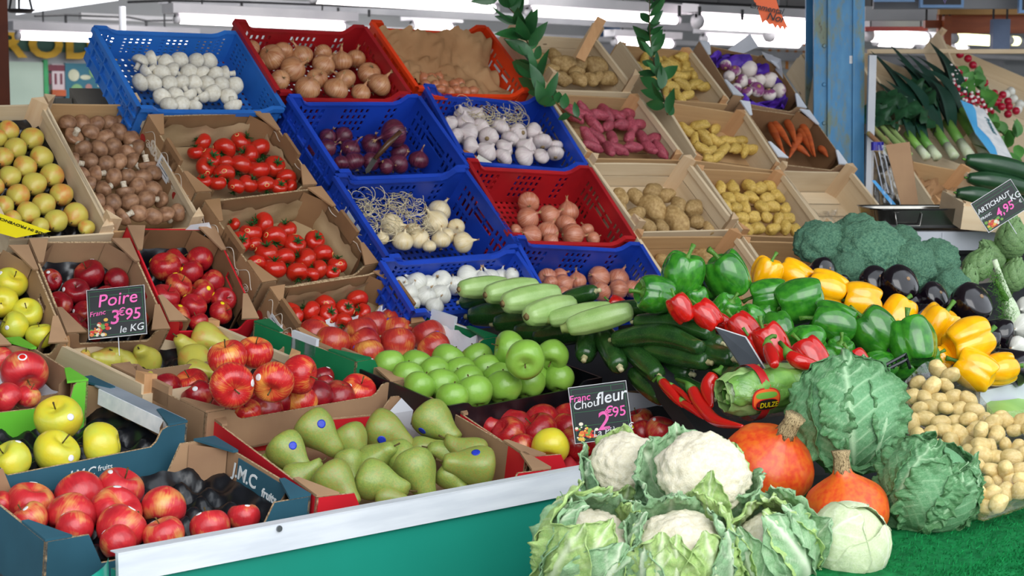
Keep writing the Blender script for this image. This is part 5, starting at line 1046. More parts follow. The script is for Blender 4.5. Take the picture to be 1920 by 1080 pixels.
pep(PY, [
 (1438, 512, 30, 70, 10, .05, 'yellow pepper with a green stem, top left of the yellows'), (1490, 516, 32, 150, -20, .04, 'second yellow pepper from the left in the back row'), (1550, 543, 38, 160, -10, .05, 'yellow pepper between the aubergines and green peppers'),
 (1614, 568, 38, 170, 0, .05, 'yellow pepper with a curled green stem'), (1682, 592, 36, 60, -20, .05, 'squat yellow pepper with a crease, in the middle'), (1757, 612, 40, 60, 10, .07, 'tall yellow pepper left of the frontmost one'),
 (1816, 640, 44, 20, -10, .1, 'frontmost yellow pepper with an orange fold'), (1828, 694, 40, 150, -20, .06, 'yellow pepper lying above the bag of potatoes'), (1872, 692, 34, 10, -10, .05, 'yellow pepper at the lower right end of the row'), (1765, 672, 24, 120, -10, .04, 'yellow pepper mostly hidden behind the green ones')], 'yellow_pepper', 'pepper', 'yellow peppers in the heap')
pep(PR, [
 (1277, 578, 24, 120, 0, .05, 'red pepper at the far left of the red row'), (1325, 592, 26, 130, -10, .05, 'red pepper next to the leftmost red one'), (1350, 606, 20, 150, 0, .03, 'small red pepper beside the dark price card'),
 (1395, 620, 30, 130, -10, .05, 'red pepper above the dark price card'), (1447, 645, 34, 120, 0, .06, 'broad red pepper behind the stemmed ones'), (1420, 650, 26, 130, 0, .04, 'red pepper right of the dark price card'), (1520, 672, 34, 120, -10, .07, 'shiny red pepper in front of the green ones'), (1605, 690, 30, 110, -10, .07, 'red pepper peeking over the savoy cabbage'), (1548, 692, 24, 170, 0, .04, 'red pepper just above the lettuce pack')], 'red_pepper', 'pepper', 'red peppers in the heap')
for (pts, r, st, lb) in [([(1441, 652), (1447, 667), (1452, 684)], 14, [(1440, 648), (1438, 636), (1448, 630), (1455, 631)], 'pointed red pepper standing upright with a hooked green stem'), ([(1482, 668), (1500, 678), (1530, 686)], 15, [(1479, 665), (1472, 652), (1462, 642)], 'pointed red pepper with a thin slanting green stem')]:
    P = [qp(x, y, .12) for x, y in pts]; R = r*proj(P[0])[2]/FPX; o = spine_thing('pointed_red_pepper', lb, 'pepper', None, P, [R*.8, R, R*.95, R*.6], M_PEP_R, 14)
    mid = np.array(o.location); b = MB(); S = [qp(x, y, .12)-mid for x, y in st]; b.tube(S, [R*.75]+[R*.3]*(len(S)-1), STEM_G, 8); b.build('stem', o, True)
_p = zp(1158, 574, -.02); place(PR[0], _p, camdir(150, 0), 19*4.3/FPX, 'red_pepper', 'small red pepper in front of the pink onions', 'pepper', 'red peppers in the heap')
# aubergines
def aub_surf():
    T = [0, .08, .25, .5, .75, .92, 1.0]; R = [0, .35, .55, .82, 1.0, .7, 0]; Z = [1.5, 1.45, 1.1, .5, -.25, -.78, -.9]
    return lambda th, t: ((lambda r: (r*math.cos(th), r*math.sin(th), hermite(T, Z, t)))(max(0, hermite(T, R, t))))
b1 = MB(); b1.tube([(0, 0, -.86), (0, 0, -.93)], [.13, .09], plain('aubergine_scar', '#a98c6c', '#7c6048', .7, 20), 10)
b2 = MB(); b2.tube([(0, 0, 1.25), (0, 0, 1.46), (0, 0, 1.6), (.05, 0, 1.95)], [.56, .4, .16, .15], plain('aubergine_calyx', '#4a4a34', '#2f3324', .6, 12), 10, cs=lambda th, t: 1+.1*math.cos(5*th))
AUB = [dict(body=body('aubergine', aub_surf(), M_AUB, 30, 20), parts=[('blossom_scar', b1.mesh('blossom_scar', True)), ('calyx', b2.mesh('calyx', True))])]
for (x, y, r, th, ti, L, lb) in [(1540, 508, 25, 200, -50, .03, 'aubergine at the far left, behind the yellow peppers'), (1575, 535, 20, 190, -50, .02, 'small aubergine between yellow pepper and broccoli'), (1637, 530, 30, 230, -55, .05, 'aubergine left of the pair in front of the broccoli'), (1681, 536, 37, 220, -50, .07, 'big round aubergine of the pair in front of the broccoli'), (1745, 560, 30, 220, -45, .05, 'aubergine in the middle with a brown scar'), (1706, 570, 24, 20, -30, .03, 'aubergine lying behind the yellow peppers'), (1730, 588, 18, 200, 40, .04, 'aubergine showing its cut stem end'), (1816, 573, 40, 225, -45, .09, 'largest aubergine, in front of the fennel'), (1780, 592, 26, 10, -30, .03, 'aubergine under the largest one'), (1872, 628, 32, 170, -20, .05, 'glossy aubergine right of the frontmost yellow pepper'), (1850, 640, 28, 160, -10, .04, 'aubergine touching the frontmost yellow pepper'), (1905, 688, 34, 150, -10, .04, 'aubergine at the right edge of the frame'), (1650, 558, 20, 30, -30, .0, 'aubergine deep behind the yellow peppers')]:
    p = qp(x, y, L); place(AUB[0], p, camdir(th, ti), r*proj(p)[2]/FPX, 'aubergine', lb, 'aubergine', 'glossy black aubergines')
# broccoli
BR = [broc_head(k) for k in range(4)]
for k, (x, y, r, th, ti, L, lb) in enumerate([(1540, 458, 52, 100, 40, .02, 'large broccoli head at the far left of the broccoli'), (1630, 472, 66, 95, 45, .05, 'largest broccoli head in the middle'), (1607, 432, 40, 90, 30, .02, 'broccoli head rising at the back beside the largest'), (1587, 505, 34, 120, 50, .03, 'small broccoli head low behind the aubergines'), (1700, 496, 54, 90, 45, .05, 'broccoli head right of the largest one'), (1757, 486, 44, 80, 40, .03, 'broccoli head at the back right'), (1783, 535, 36, 90, 50, .03, 'broccoli head nearest the fennel'), (1732, 528, 24, 90, 50, .0, 'small broccoli floret between aubergines'), (1690, 450, 34, 90, 30, .0, 'broccoli head at the back below the steel tray'), (1600, 530, 26, 90, 50, .0, 'broccoli floret between two aubergines')]):
    p = qp(x, y, L); place(BR[k % 4], p, camdir(th, ti), r*proj(p)[2]/FPX, 'broccoli', lb, 'broccoli', 'broccoli heads', k*1.7)
# artichokes
def artichoke(k):
    b = MB(); rr = random.Random(k)
    for ring in range(9):
        u = ring/8; ph = PI*(.86-.72*u); n = 8 if ring < 6 else 5
        for j in range(n):
            a = 2*PI*(j+.5*(ring % 2))/n+rr.uniform(-.08, .08); R0 = math.sin(ph)*.95; z0 = -math.cos(PI-ph)*-1; z0 = math.cos(ph)*.95; P = []; L = .75; w_ = .4*(1-.35*u)
            for q in range(6):
                v = q/5; out = R0*(1-.0*v)+.1*math.sin(PI*v)*(1.4-u); zz = z0+L*v*(.9); out *= (1-.45*v*(u+.1)); ww = w_*(math.sin(PI*min(.999, .28+v*.72)))**.8; tg = (-math.sin(a), math.cos(a)); row = []
                for s in (-1, -.5, 0, .5, 1): o_ = out-.12*s*s; row.append((o_*math.cos(a)+tg[0]*ww*s, o_*math.sin(a)+tg[1]*ww*s, zz-.05))
                P.append(row)
            b.grid(P, M_ARTI)
    me = b.mesh('artichoke', True); s = MB(); s.tube([(0, 0, -.6), (0, 0, -1.3)], [.3, .24], STEM_G, 10)
    return dict(body=me, parts=[('stalk', s.mesh('stalk', True))])
AR = [artichoke(k) for k in range(2)]
for k, (x, y, r, th, ti, L, lb) in enumerate([(1897, 452, 34, 90, 15, .06, 'artichoke standing beneath the Artichaut price sign'), (1832, 500, 30, 60, 20, .03, 'artichoke behind the fennel fronds'), (1862, 480, 26, 130, 10, .0, 'artichoke between two others at the right'), (1900, 520, 28, 80, 20, .02, 'artichoke at the right edge above the white onions'), (1815, 525, 22, 90, 20, .0, 'small artichoke low by the broccoli')]):
    p = qp(x, y, L); place(AR[k % 2], p, camdir(th, ti), r*proj(p)[2]/FPX, 'artichoke', lb, 'artichoke', 'green artichokes', k)
# fennel: bulb, stalks and feathery fronds
fp = qp(1893, 580, .08); fr = 26*proj(fp)[2]/FPX; FW = plain('fennel_bulb', '#cfdcc0', '#b4cba0', .4, 6); FG = plain('fennel_frond', '#5c9a35', '#3f7a28', .6, 20)
fe = body('fennel', lambda th, t: ((lambda r, z: (r*math.cos(th), r*.8*math.sin(th), z))(math.sin(t*PI)**.8*(.45+.6*t)*(1+.05*math.cos(4*th)), math.cos(t*PI)*1.3)), FW, 24, 16)
b = MB(); b.tube([(0, 0, .9), (-.05, 0, 1.8), (-.2, 0, 2.9), (-.35, 0, 3.9)], [.42, .3, .22, .2], FW, 10); b.tube([(-.25, 0, .8), (-.6, 0, 1.6), (-.9, .1, 2.6)], [.3, .2, .12], STEM_G, 8); st_ = b.mesh('stalk', True)
b = MB(); rr = random.Random(4)
for k in range(420):
    a = np.array([-.7+rr.gauss(0, .28)-.2, rr.gauss(0, .25), rr.uniform(-.6, 3.2)]); d = np.array([rr.gauss(-.3, .5), rr.gauss(0, .5), rr.gauss(.3, .7)]); d /= np.linalg.norm(d); L = rr.uniform(.25, .6); b.tube([a, a+d*L*.5+np.array([0, 0, .03]), a+d*L], [.018, .013, .006], FG, 3, cap=False)
fo = b.mesh('frond', True)
place(dict(body=fe, parts=[('stalk', st_), ('frond', fo)]), fp, camdir(108, 10), fr, 'fennel', 'fennel bulb with green feathery fronds, right of the largest aubergine', 'fennel', None, 0.3)
# white salad onions at the right edge
BW = [onion(k+20, M_ONION_WHT, .2, .95) for k in range(2)]
for k, (x, y, r, lb) in enumerate([(1916, 612, 24, 'round white onion at the right edge, upper'), (1908, 648, 18, 'white bulb with rootlets at the right edge, lower'), (1925, 575, 20, 'white bulb cut by the right edge beside the fennel')]):
    p = qp(x, y, .05); place(BW[k % 2], p, camdir(200, 40), r*proj(p)[2]/FPX, 'white_bulb', lb, 'onion', 'white bulbs at the right edge', k)
# white trough at the lower right with a green lettuce leaf
b = MB(); b.add([qp(1838, 735, -.0), qp(2000, 690, -.0), qp(2000, 725, -.04), qp(1838, 752, -.04)], [(0, 1, 2, 3)], WHITE_CARD); b.add([qp(1838, 735, .0), qp(2000, 690, .0), qp(2000, 684, .0), qp(1838, 728, .0)], [(0, 1, 2, 3)], WHITE_CARD)
a0, a1 = qp(1830, 733), qp(2010, 692); b = MB(); d = np.array([0, -.012, 0]); h_ = np.array([0, 0, -.09]); b.hexa([a0+h_, a0+h_+d, a1+h_+d, a1+h_, a0, a0+d, a1+d, a1], plain('white_plastic', '#c9cdd6', '#b9bec8', .4, 5)); tag(b.build('plastic_trough', None), 'white plastic trough edge below the lowest yellow peppers', 'trough')
b = MB(); P = [[qp(1850+i*13, 752+j*8-(i*i)*.25, -.03+.02*math.sin(i*.7)+.01*j) for i in range(9)] for j in range(6)]; b.grid(np.array(P), plain('pale_green_leaf', '#9cc86a', '#8bbb5c', .5, 9)); tag(b.build('lettuce_leaf', None, True), 'smooth pale green leaf at the right edge above the potato bag', 'leaf')
# small black punnet
c = qp(1690, 678, .1); b = MB(); 
for (x0, y0, x1, y1) in ((1650, 690, 1698, 664), (1698, 664, 1706, 690), (1656, 696, 1700, 674)):
    b.tube([qp(x0, y0, .1), qp(x1, y1, .1)], .004, BLACK_PL, 6)
for k in range(6): b.tube([qp(1655+k*8, 688-k*4.4, .1), qp(1660+k*8, 698-k*4, .06)], .0025, BLACK_PL, 5)
tag(b.build('black_punnet', None), 'black plastic punnet corner showing behind the savoy cabbage', 'punnet')
# ================================================================ the low mat-covered table: cauliflowers, squash, cabbages, wrapped lettuce, bags
ZM = .80
MAT = plain('grass_mat', '#17753f', '#0f5a30', .9, 50, bump=.6, bscale=300, bdist=.004, spec=.1)
MATB = plain('grass_blades', '#1d8a4a', '#14703a', .8, 30, spec=.1, ovar=.0)
yF = 1.66
b = MB(); nx, prof = 60, [(2.42, ZM-.02), (2.2, ZM), (1.9, ZM+.005), (yF+.06, ZM), (yF+.02, ZM-.01), (yF, ZM-.04), (yF-.01, ZM-.12), (yF-.015, ZM-.3), (yF-.02, ZM-.55), (yF-.02, .05)]
P = np.array([[(2.13+3.0*i/nx, y+(.018*math.sin(i*.55)+.01*math.sin(i*1.3))*(k > 4)*min(1, (k-4)/3), z+.008*noise.noise(Vector((i*.3, k, 0)))) for i in range(nx+1)] for k, (y, z) in enumerate(prof)])
P = P[:, ::-1]; b.grid(P, MAT); mat_o = tag(b.build('grass_mat', None, True), 'dark green artificial grass mat draped over the low table at the lower right', 'mat')
b = MB(); rr = random.Random(5); vs, fs = [], []
def surf_pt(u, v):
    i = u*nx; k = v*(len(prof)-1); i0, k0 = int(min(i, nx-1)), int(min(k, len(prof)-2)); a, c = i-i0, k-k0
    return P[k0, i0]*(1-a)*(1-c)+P[k0, i0+1]*a*(1-c)+P[k0+1, i0]*(1-a)*c+P[k0+1, i0+1]*a*c
for _ in range(26000):
    u, v = rr.uniform(.35, .9), rr.uniform(.22, .86); p = surf_pt(u, v); nn = np.array([rr.gauss(0, .5), -.4-.9*(v > .45)+rr.gauss(0, .4), .8*(v < .6)+rr.gauss(0, .4)]); nn /= np.linalg.norm(nn); L = rr.uniform(.006, .012); s = np.array([rr.gauss(0, 1), rr.gauss(0, 1), rr.gauss(0, 1)]); s = np.cross(s, nn); s /= np.linalg.norm(s)+1e-9
    k = len(vs); vs += [p+s*.0011, p-s*.0011, p+nn*L]; fs.append((k, k+1, k+2))
b.add(vs, fs, MATB); o = b.build('grass_pile', mat_o); o['kind'] = 'stuff'
# a second, lighter piece of mat at its left corner
b = MB(); ny_ = np.array([0, 1.0, 0]); q0, q1 = onplane(1596, 1003, (0, yF-.10, 0), ny_), onplane(1757, 1003, (0, yF-.10, 0), ny_); P2 = []
for k, (dy, dz_) in enumerate([(.16, .012), (.07, .012), (.02, .004), (0, -.02), (-.004, -.08), (-.006, -.16), (-.008, -.3)]):
    P2.append([(q0[0]+(q1[0]-q0[0])*i/16, yF-.10+dy+.006*math.sin(i*.8), ZM+dz_-.03*max(0, (i-13)/3)**2*(k < 4)+.003*noise.noise(Vector((i*.6, k, 2)))) for i in range(17)])
b.grid(np.array(P2)[:, ::-1], plain('light_grass_mat', '#25ad60', '#168a4e', .9, 60, bump=.9, bscale=300, bdist=.004, spec=.1)); tag(b.build('grass_mat_piece', None, True), 'brighter green piece of grass mat overlapping beside the white cabbage', 'mat')
tb_ = empty('low_table', None, 'low table under the grass mat', 'table')
b = MB(); b.box((2.16, 1.70, ZM-.05), (5.0, 2.42, ZM-.025), BOARD); b.build('table_top', tb_)
for x in (2.2, 3.4, 4.9):
    for y in (1.74, 2.36): b = MB(); b.box((x, y, 0), (x+.05, y+.05, ZM-.05), BOARD); b.build('leg', tb_)
# ---- squash
def squash_surf(k):
    T = [0, .06, .14, .26, .42, .6, .78, .92, 1.0]; R = [.16, .2, .26, .5, .86, 1.0, .86, .5, 0]; Z = [1.02, .98, .86, .7, .42, 0, -.42, -.72, -.78]
    return lambda th, t: ((lambda r, z: (r*math.cos(th), r*math.sin(th), z))(max(0, hermite(T, R, t))*(1+.018*math.cos(10*th+k)), hermite(T, Z, t)))
def squash(k):
    b = MB(); b.tube([(0, 0, .92), (0, 0, 1.05), (.02, 0, 1.25), (.05, 0, 1.42)], [.22, .19, .17, .22], M_CORK, 20, cs=lambda th, t: 1+.1*math.cos(7*th))
    return dict(body=body('red_squash', squash_surf(k), M_PUMP, 40, 24), parts=[('stem', b.mesh('stem', True))])
for (x, y, r, D, th, ti, lb) in [(1440, 872, 88, 3.5, 68, 35, 'larger orange-red squash behind the cauliflowers, thick corky stem'), (1587, 955, 80, 3.28, 98, 10, 'smaller orange-red squash behind the white cabbage')]:
    p = at(x, y, D); place(squash(int(x)), p, camdir(th, ti), r*D/FPX, 'red_squash', lb, 'squash', None, .4)
# ---- cauliflower
def face(up, want):      # spin so that local +X faces 'want'
    Rm = np.array(rot_to(up).to_3x3()); l = Rm.T@np.array(want); return math.atan2(l[1], l[0])
def cauliflower(name, x, y, D, r, up, seed, leaves, label, curdr=.8, curd_lift=.15, spin=0.0, front=None):
    """leaves: list of (azimuth, half width, lat0, lat1, flare, pale)"""
    p = at(x, y, D); R = r*D/FPX; Rm = rot_to(up, spin); mw = Matrix.Translation(Vector([float(v) for v in p])) @ Rm @ Matrix.Scale(R, 4); root = empty(name, mw, label, 'cauliflower', 'cauliflowers')
    c = broc_head(seed+20, M_CURD, .16, 4, .8, f1=2.0, f2=6.0, nm='curd', stal=False)['body']; o = bpy.data.objects.new('curd', c); COL.objects.link(o); o.parent = root; o.matrix_local = Matrix.Translation((0, 0, curd_lift)) @ Matrix.Scale(curdr, 4)
    leaves = leaves+([(face(up, -FWD), front[0], -1.25, front[1], .02, True)] if front else [])
    for k, (az, hw, l0, l1, fl, pale) in enumerate(leaves):
        me = sphere_leaf('leaf', M_CAUL_LEAF2 if pale else M_CAUL_LEAF, .86, az, hw, l0, l1, .16, .07, 8, (36, 44), seed*9+k, (.04+.025*(k % 3)) if not (front and k == len(leaves)-1) else .2, fl, .04, .014, .2, 4, rib=.045)
        put('leaf', me, root)
    st = MB(); st.tube([(0, 0, -.55), (0, 0, -.95)], [.34, .28], M_CAUL_LEAF2, 12); st.build('stump', root)
rr = random.Random(3)
def ring(n, hw, l0, l1, fl=.1, ph=0.0, jit=.25): return [(ph+2*PI*k/n+rr.uniform(-jit, jit), hw*rr.uniform(.85, 1.15), l0, l1+rr.uniform(-.18, .18), fl*rr.uniform(.2, 1.6), rr.random() < .4) for k in range(n)]
cauliflower('cauliflower', 1172, 888, 3.25, 84, camdir(80, 35), 1, ring(7, .62, -1.35, .42, .12, .3), 'cauliflower at the back left, in front of the price sign', .84, .2)
cauliflower('cauliflower', 1315, 905, 3.1, 108, camdir(88, 40), 2, ring(7, .62, -1.35, .28, .18, .1), 'cauliflower in the middle with the largest open white curd', .8, .2, front=(.36, 1.0))
cauliflower('cauliflower', 1108, 1035, 2.95, 108, camdir(60, 25), 3, ring(9, .62, -1.35, .95, .12, .5)+ring(5, .5, -1.3, 1.2, .02, .1), 'leaf-wrapped cauliflower at the front left', .78, .05)
cauliflower('cauliflower', 1275, 1045, 2.92, 112, camdir(95, 25), 4, ring(9, .6, -1.35, .8, .12, .2)+ring(4, .5, -1.3, 1.0, .02, .7), 'leaf-wrapped cauliflower at the front centre', .8, .1)
cauliflower('cauliflower', 1440, 1035, 3.02, 98, camdir(120, 20), 5, ring(9, .6, -1.35, 1.0, .14, .9)+ring(4, .5, -1.3, 1.15, .02, .2), 'leaf-wrapped cauliflower right of centre, beside the white cabbage', .76, .05)
# ---- cabbages
def ball(name, mat, R, seed, label, cat, mw, leaves, group=None, frill=.08, curl=.2, K=8, w0=.04, n=(60, 72), sq=1.0):
    root = empty(name, mw, label, cat, group)
    c = body('heart', lambda th, t: (math.sin(t*PI)*math.cos(th)*.93*(1+.01*math.cos(5*th)), math.sin(t*PI)*math.sin(th)*.93, math.cos(t*PI)*.88), mat, 40, 26); put('heart', c, root)
    for k, (az, hw, l0, l1, fl, cu, fr_) in enumerate(leaves):
        put('leaf', sphere_leaf('leaf', mat, .93, az, hw, l0, l1, cu, fr_, K, n, seed*5+k, .02+.03*k/ max(1, len(leaves)-1), fl, .015, .012, w0, 3.6, sq, rib=.022), root)
    return root
def mw_of(x, y, D, r, up, spin=0): p = at(x, y, D); return Matrix.Translation(Vector([float(v) for v in p])) @ rot_to(up, spin) @ Matrix.Scale(r*D/FPX, 4)
u = camdir(92, -18); s = face(u, -FWD)
ball('savoy_cabbage', M_SAVOY, 1, 1, 'savoy cabbage with one big veined leaf facing forward, beside the wrapped lettuce', 'cabbage', mw_of(1590, 785, 3.55, 103, u, s), [(2.6, 1.3, -1.3, 1.2, .05, .12, .05), (-2.0, 1.2, -1.3, 1.2, .05, .12, .05), (1.5, 1.25, -1.35, 1.2, .02, .08, .08), (-1.3, 1.2, -1.35, 1.2, .02, .08, .08), (.55, 1.2, -1.35, 1.2, .08, .1, .08), (-.15, 1.25, -1.35, 1.15, .14, .12, .09)], 'savoy cabbages')
u = camdir(62, 4); s = face(u, -FWD)
ball('savoy_cabbage', M_SAVOY, 1, 2, 'rounder savoy cabbage resting on the grass mat beside the potato bag', 'cabbage', mw_of(1742, 912, 3.32, 92, u, s), [(2.4, 1.3, -1.3, 1.25, .05, .1, .05), (-2.2, 1.3, -1.3, 1.2, .05, .1, .05), (1.1, 1.1, -1.35, 1.1, .02, .12, .1), (-.75, 1.15, -1.35, 1.0, .02, .12, .1), (.3, 1.0, -1.35, .85, .0, .1, .09)], 'savoy cabbages')
u = camdir(55, 25); s = face(u, -FWD)
wcb = ball('white_cabbage', M_CABB_LEAF, 1, 3, 'smooth pale white cabbage at the front beside the grass mat', 'cabbage', mw_of(1592, 1018, 3.05, 80, u, s), [(2.4, 1.4, -1.4, 1.3, 0, .03, .01), (-2.2, 1.4, -1.4, 1.3, 0, .03, .01), (1.1, 1.3, -1.4, 1.25, .0, .04, .012), (-.8, 1.3, -1.4, 1.15, .0, .05, .015)], None, K=6, w0=.03, n=(44, 50))
put('outer_leaf', sphere_leaf('outer_leaf', M_CAUL_LEAF, .98, -.9, .5, -1.4, .5, .1, .05, 7, (30, 36), 77, .08, .06, .03, .014, .1), wcb)
# ---- wrapped lettuce: a romaine heart inside clear film with a printed band
pA, pB = at(1362, 742, 3.62), at(1508, 722, 3.72); ax = pB-pA; L_ = np.linalg.norm(ax); ax /= L_; RL = 50*3.65/FPX
ctr_ = (pA+pB)/2; zz = np.array([0, 0, 1.0]); side = np.cross(ax, zz); side /= np.linalg.norm(side); upv = np.cross(side, ax); side = -side if side@FWD > 0 else side; upv = np.cross(ax, side) if np.cross(ax, side)[2] > 0 else -np.cross(ax, side)
MWL = mat4(ax, upv, np.cross(ax, upv), ctr_); lt = empty('wrapped_lettuce', MWL, 'clear-wrapped lettuce hearts with a red band and black éDULZE label', 'lettuce')
FILM = NT('clear_film'); gl = FILM.n('ShaderNodeBsdfGlossy'); gl.inputs['Roughness'].default_value = .12; tr = FILM.n('ShaderNodeBsdfTransparent'); mx = FILM.n('ShaderNodeMixShader'); lw = FILM.n('ShaderNodeLayerWeight'); lw.inputs[0].default_value = .35
bmp = FILM.n('ShaderNodeBump'); bmp.inputs['Strength'].default_value = .9; bmp.inputs['Distance'].default_value = .006; nz = FILM.noise(FILM.vecmul(FILM.obj(), (30, 30, 30)), 1.0, 3, .6, 1.5); FILM.put(bmp.inputs['Height'], nz); FILM.put(gl.inputs['Normal'], bmp); FILM.put(lw.inputs['Normal'], bmp)
FILM.put(mx.inputs[0], FILM.math('ADD', FILM.math('MULTIPLY', lw.outputs[0], .26), .05)); FILM.put(mx.inputs[1], tr); FILM.put(mx.inputs[2], gl); FILM.put(FILM.o.inputs[0], mx); CLEAR = FILM.m
LET = plain('lettuce_pale', '#b4cf86', '#8db868', .5, 30, bump=.5, bscale=40, bdist=.006); LETD = plain('lettuce_edge', '#7fb050', '#5c943c', .5, 30, bump=.5, bscale=40, bdist=.006)
for k, (dz_, dy) in enumerate([(-.012, -.3), (.5, .25), (-.4, .3)]):
    P = []
    for j in range(25):
        u_ = j/24; row = []
        for i in range(40): th = 2*PI*i/40; r_ = RL*.74*(math.sin(PI*(.06+.88*u_))**.35)*(1+.12*noise.noise(Vector((u_*9, math.cos(th)*2.5, math.sin(th)*2.5+k*5)))*2); row.append(((u_-.5)*L_*1.06, dy*RL*.6+r_*math.cos(th), dz_*RL*.6+r_*math.sin(th)))
        P.append(row)
    b = MB(); b.grid(np.array(P), LET if k != 1 else LETD, True); b.build('lettuce_heart', lt, True)
def tubeP(rad, x0, x1, n=48, m=14, wr=.03, th0=0, th1=2*PI): return [[(x0+(x1-x0)*j/m, rad*math.cos(th0+(th1-th0)*i/n)*(1+wr*noise.noise(Vector((j*.7, i*.6, 3)))), rad*math.sin(th0+(th1-th0)*i/n)*(1+wr*noise.noise(Vector((j*.7, i*.6, 3))))) for i in range(n+1)] for j in range(m+1)]
b = MB(); b.grid(np.array([[(x, y*(.3+.7*min(1, (j+1)/3, (15-j)/3)), z*(.3+.7*min(1, (j+1)/3, (15-j)/3))) for x, y, z in row] for j, row in enumerate(tubeP(RL*1.03, -L_*.56, L_*.56))]), CLEAR); b.build('clear_wrap', lt, True)
REDB = plain('red_band', '#c41f22', '#b01a1e', .4, 5); b = MB(); b.grid(np.array(tubeP(RL*1.06, -.052, -.03, 48, 2, 0)), REDB); b.build('red_band', lt, True)
zdir = 1 if np.dot(np.cross(ax, upv), -FWD) > 0 else -1
def onband(x, s, off=0.0): # s: arc length upward from the camera side
    th = s/(RL*1.07)+(PI/2 if zdir > 0 else -PI/2)*1.0; th = PI/2-s/(RL*1.07) if zdir > 0 else -PI/2+s/(RL*1.07); r_ = RL*(1.08+off); return (x, r_*math.cos(th), r_*math.sin(th))
def blob(w_, h_, cx, cy, m, off, name, pw=2.6):
    n = 40; b = MB(); P = [onband(cx, cy, off)]
    for rj in (.5, 1):
        for i in range(n): a = 2*PI*i/n; ca, sa = math.cos(a), math.sin(a); q = (abs(ca)**pw+abs(sa)**pw)**(-1/pw); P.append(onband(cx+rj*w_*ca*q, cy+rj*h_*sa*q, off))
    b.add(P, [(0, 1+i, 1+(i+1) % n) for i in range(n)]+[(1+i, 1+n+i, 1+n+(i+1) % n, 1+(i+1) % n) for i in range(n)], m); b.build(name, lt)
blob(.037, .025, -.046, -.006, REDB, .0, 'label_backing'); blob(.034, .022, -.046, -.006, plain('label_orange', '#e06a2a', '#cf5a22'), .012, 'label_orange_field'); blob(.028, .007, -.046, .003, plain('label_green', '#6aa03a', '#5a9030'), .02, 'label_green_field')
blob(.030, .013, -.044, -.017, REDB, .03, 'label_rim'); blob(.028, .0115, -.044, -.017, plain('label_black', '#16120e', '#100c0a'), .04, 'label_black_field')
me = text_mesh('DULZE', .0155, plain('label_yellow', '#f2e21c', '#e8d818', .5), 0, 'lettering', .0002, .0004); v = np.zeros(len(me.vertices)*3); me.vertices.foreach_get('co', v); v = v.reshape(-1, 3); v2 = np.array([onband(-.039+q[0]*(1 if True else -1), -.018+q[1], .05) for q in v]); me.vertices.foreach_set('co', v2.reshape(-1)); put('lettering', me, lt)
me = text_mesh('é', .0155, REDB, 0, 'lettering', .0002, .0004); v = np.zeros(len(me.vertices)*3); me.vertices.foreach_get('co', v); v = v.reshape(-1, 3); v2 = np.array([onband(-.067+q[0], -.015+q[1], .05) for q in v]); me.vertices.foreach_set('co', v2.reshape(-1)); put('lettering', me, lt)
# ---- washed potatoes in clear bags
PW = [lumpy('potato', k+30, M_POT_W, 1.25, .08) for k in range(4)]
def bag(name, label, poly, D0, D1, step, r, grp, seed, noun):
    xs = [p[0] for p in poly]; ys = [p[1] for p in poly]; y0, y1 = min(ys), max(ys); rr = random.Random(seed); pts, Rr = [], []
    hp = heap_px(poly, step, .25, seed)
    for (x, y) in hp:
        D = D0+(D1-D0)*(y-y0)/(y1-y0); pts.append(at(x, y, D+rr.uniform(-.02, .02))); Rr.append(r*rr.uniform(.82, 1.12)*D/FPX)
    pts = relax(pts, Rr, 10, squeeze=.75)
    labs = auto_labels(hp, noun, '', rows=max(2, round(len(hp)/6)))
    for k, p in enumerate(pts):
        a = camdir(rr.uniform(0, 360), rr.uniform(-20, 30)); place(PW[k % 4], p, a, Rr[k]*.86, 'washed_potato', labs[k].replace(' ,', ','), 'potato', grp, rr.uniform(0, 6))
    # film: a wrinkled skin just in front of and around the potatoes
    cx, cy = sum(xs)/len(xs), sum(ys)/len(ys); n = 64; P = []
    def rad(a):
        best = 1e9
        for i in range(len(poly)):
            (x1, y1_), (x2, y2_) = poly[i], poly[(i+1) % len(poly)]; dx, dy = math.cos(a), math.sin(a); ex, ey = x2-x1, y2_-y1_; den = dx*ey-dy*ex
            if abs(den) < 1e-9: continue
            t = ((x1-cx)*ey-(y1_-cy)*ex)/den; q = ((x1-cx)*dy-(y1_-cy)*dx)/den
            if t > 0 and -1e-6 <= q <= 1+1e-6: best = min(best, t)
        return best
    rads = [rad(2*PI*i/n) for i in range(n)]
    for j in range(15):
        v = j/14; row = []; f_ = math.sin(v*PI/2)
        for i in range(n):
            a = 2*PI*i/n; q = (rads[i]+r*.75)*f_*1.0; x, y = cx+q*math.cos(a), cy+q*math.sin(a); D = D0+(D1-D0)*(y-y0)/(y1-y0); bul = (r*2.3*D/FPX)*math.cos(v*PI/2)**.4; D -= bul; D += .006*noise.noise(Vector((x*.03, y*.03, seed)))*2
            row.append(at(x, y, D))
        P.append(row)
    b = MB(); b.grid(np.array(P), CLEAR, True)
    # back of the bag
    Pb = [[at(cx+(rads[i]+r*.75)*v*math.cos(2*PI*i/n), cy+(rads[i]+r*.75)*v*math.sin(2*PI*i/n), (D0+(D1-D0)*((cy+(rads[i]+r*.75)*v*math.sin(2*PI*i/n))-y0)/(y1-y0))+.07*(1-v**3)) for i in range(n)] for v in (1, .8, .5, .02)]
    b.grid(np.array(Pb), CLEAR, True)
    tag(b.build(name, None, True), label, 'bag')
bag('clear_bag', 'clear plastic bag of small washed potatoes beside the upper savoy cabbage', [(1740, 690), (1780, 695), (1850, 775), (1880, 800), (1840, 840), (1790, 855), (1720, 830), (1705, 780), (1705, 725)], 3.85, 3.5, 27, 18, 'washed potatoes in the upper bag', 3, 'washed potato in the upper bag')
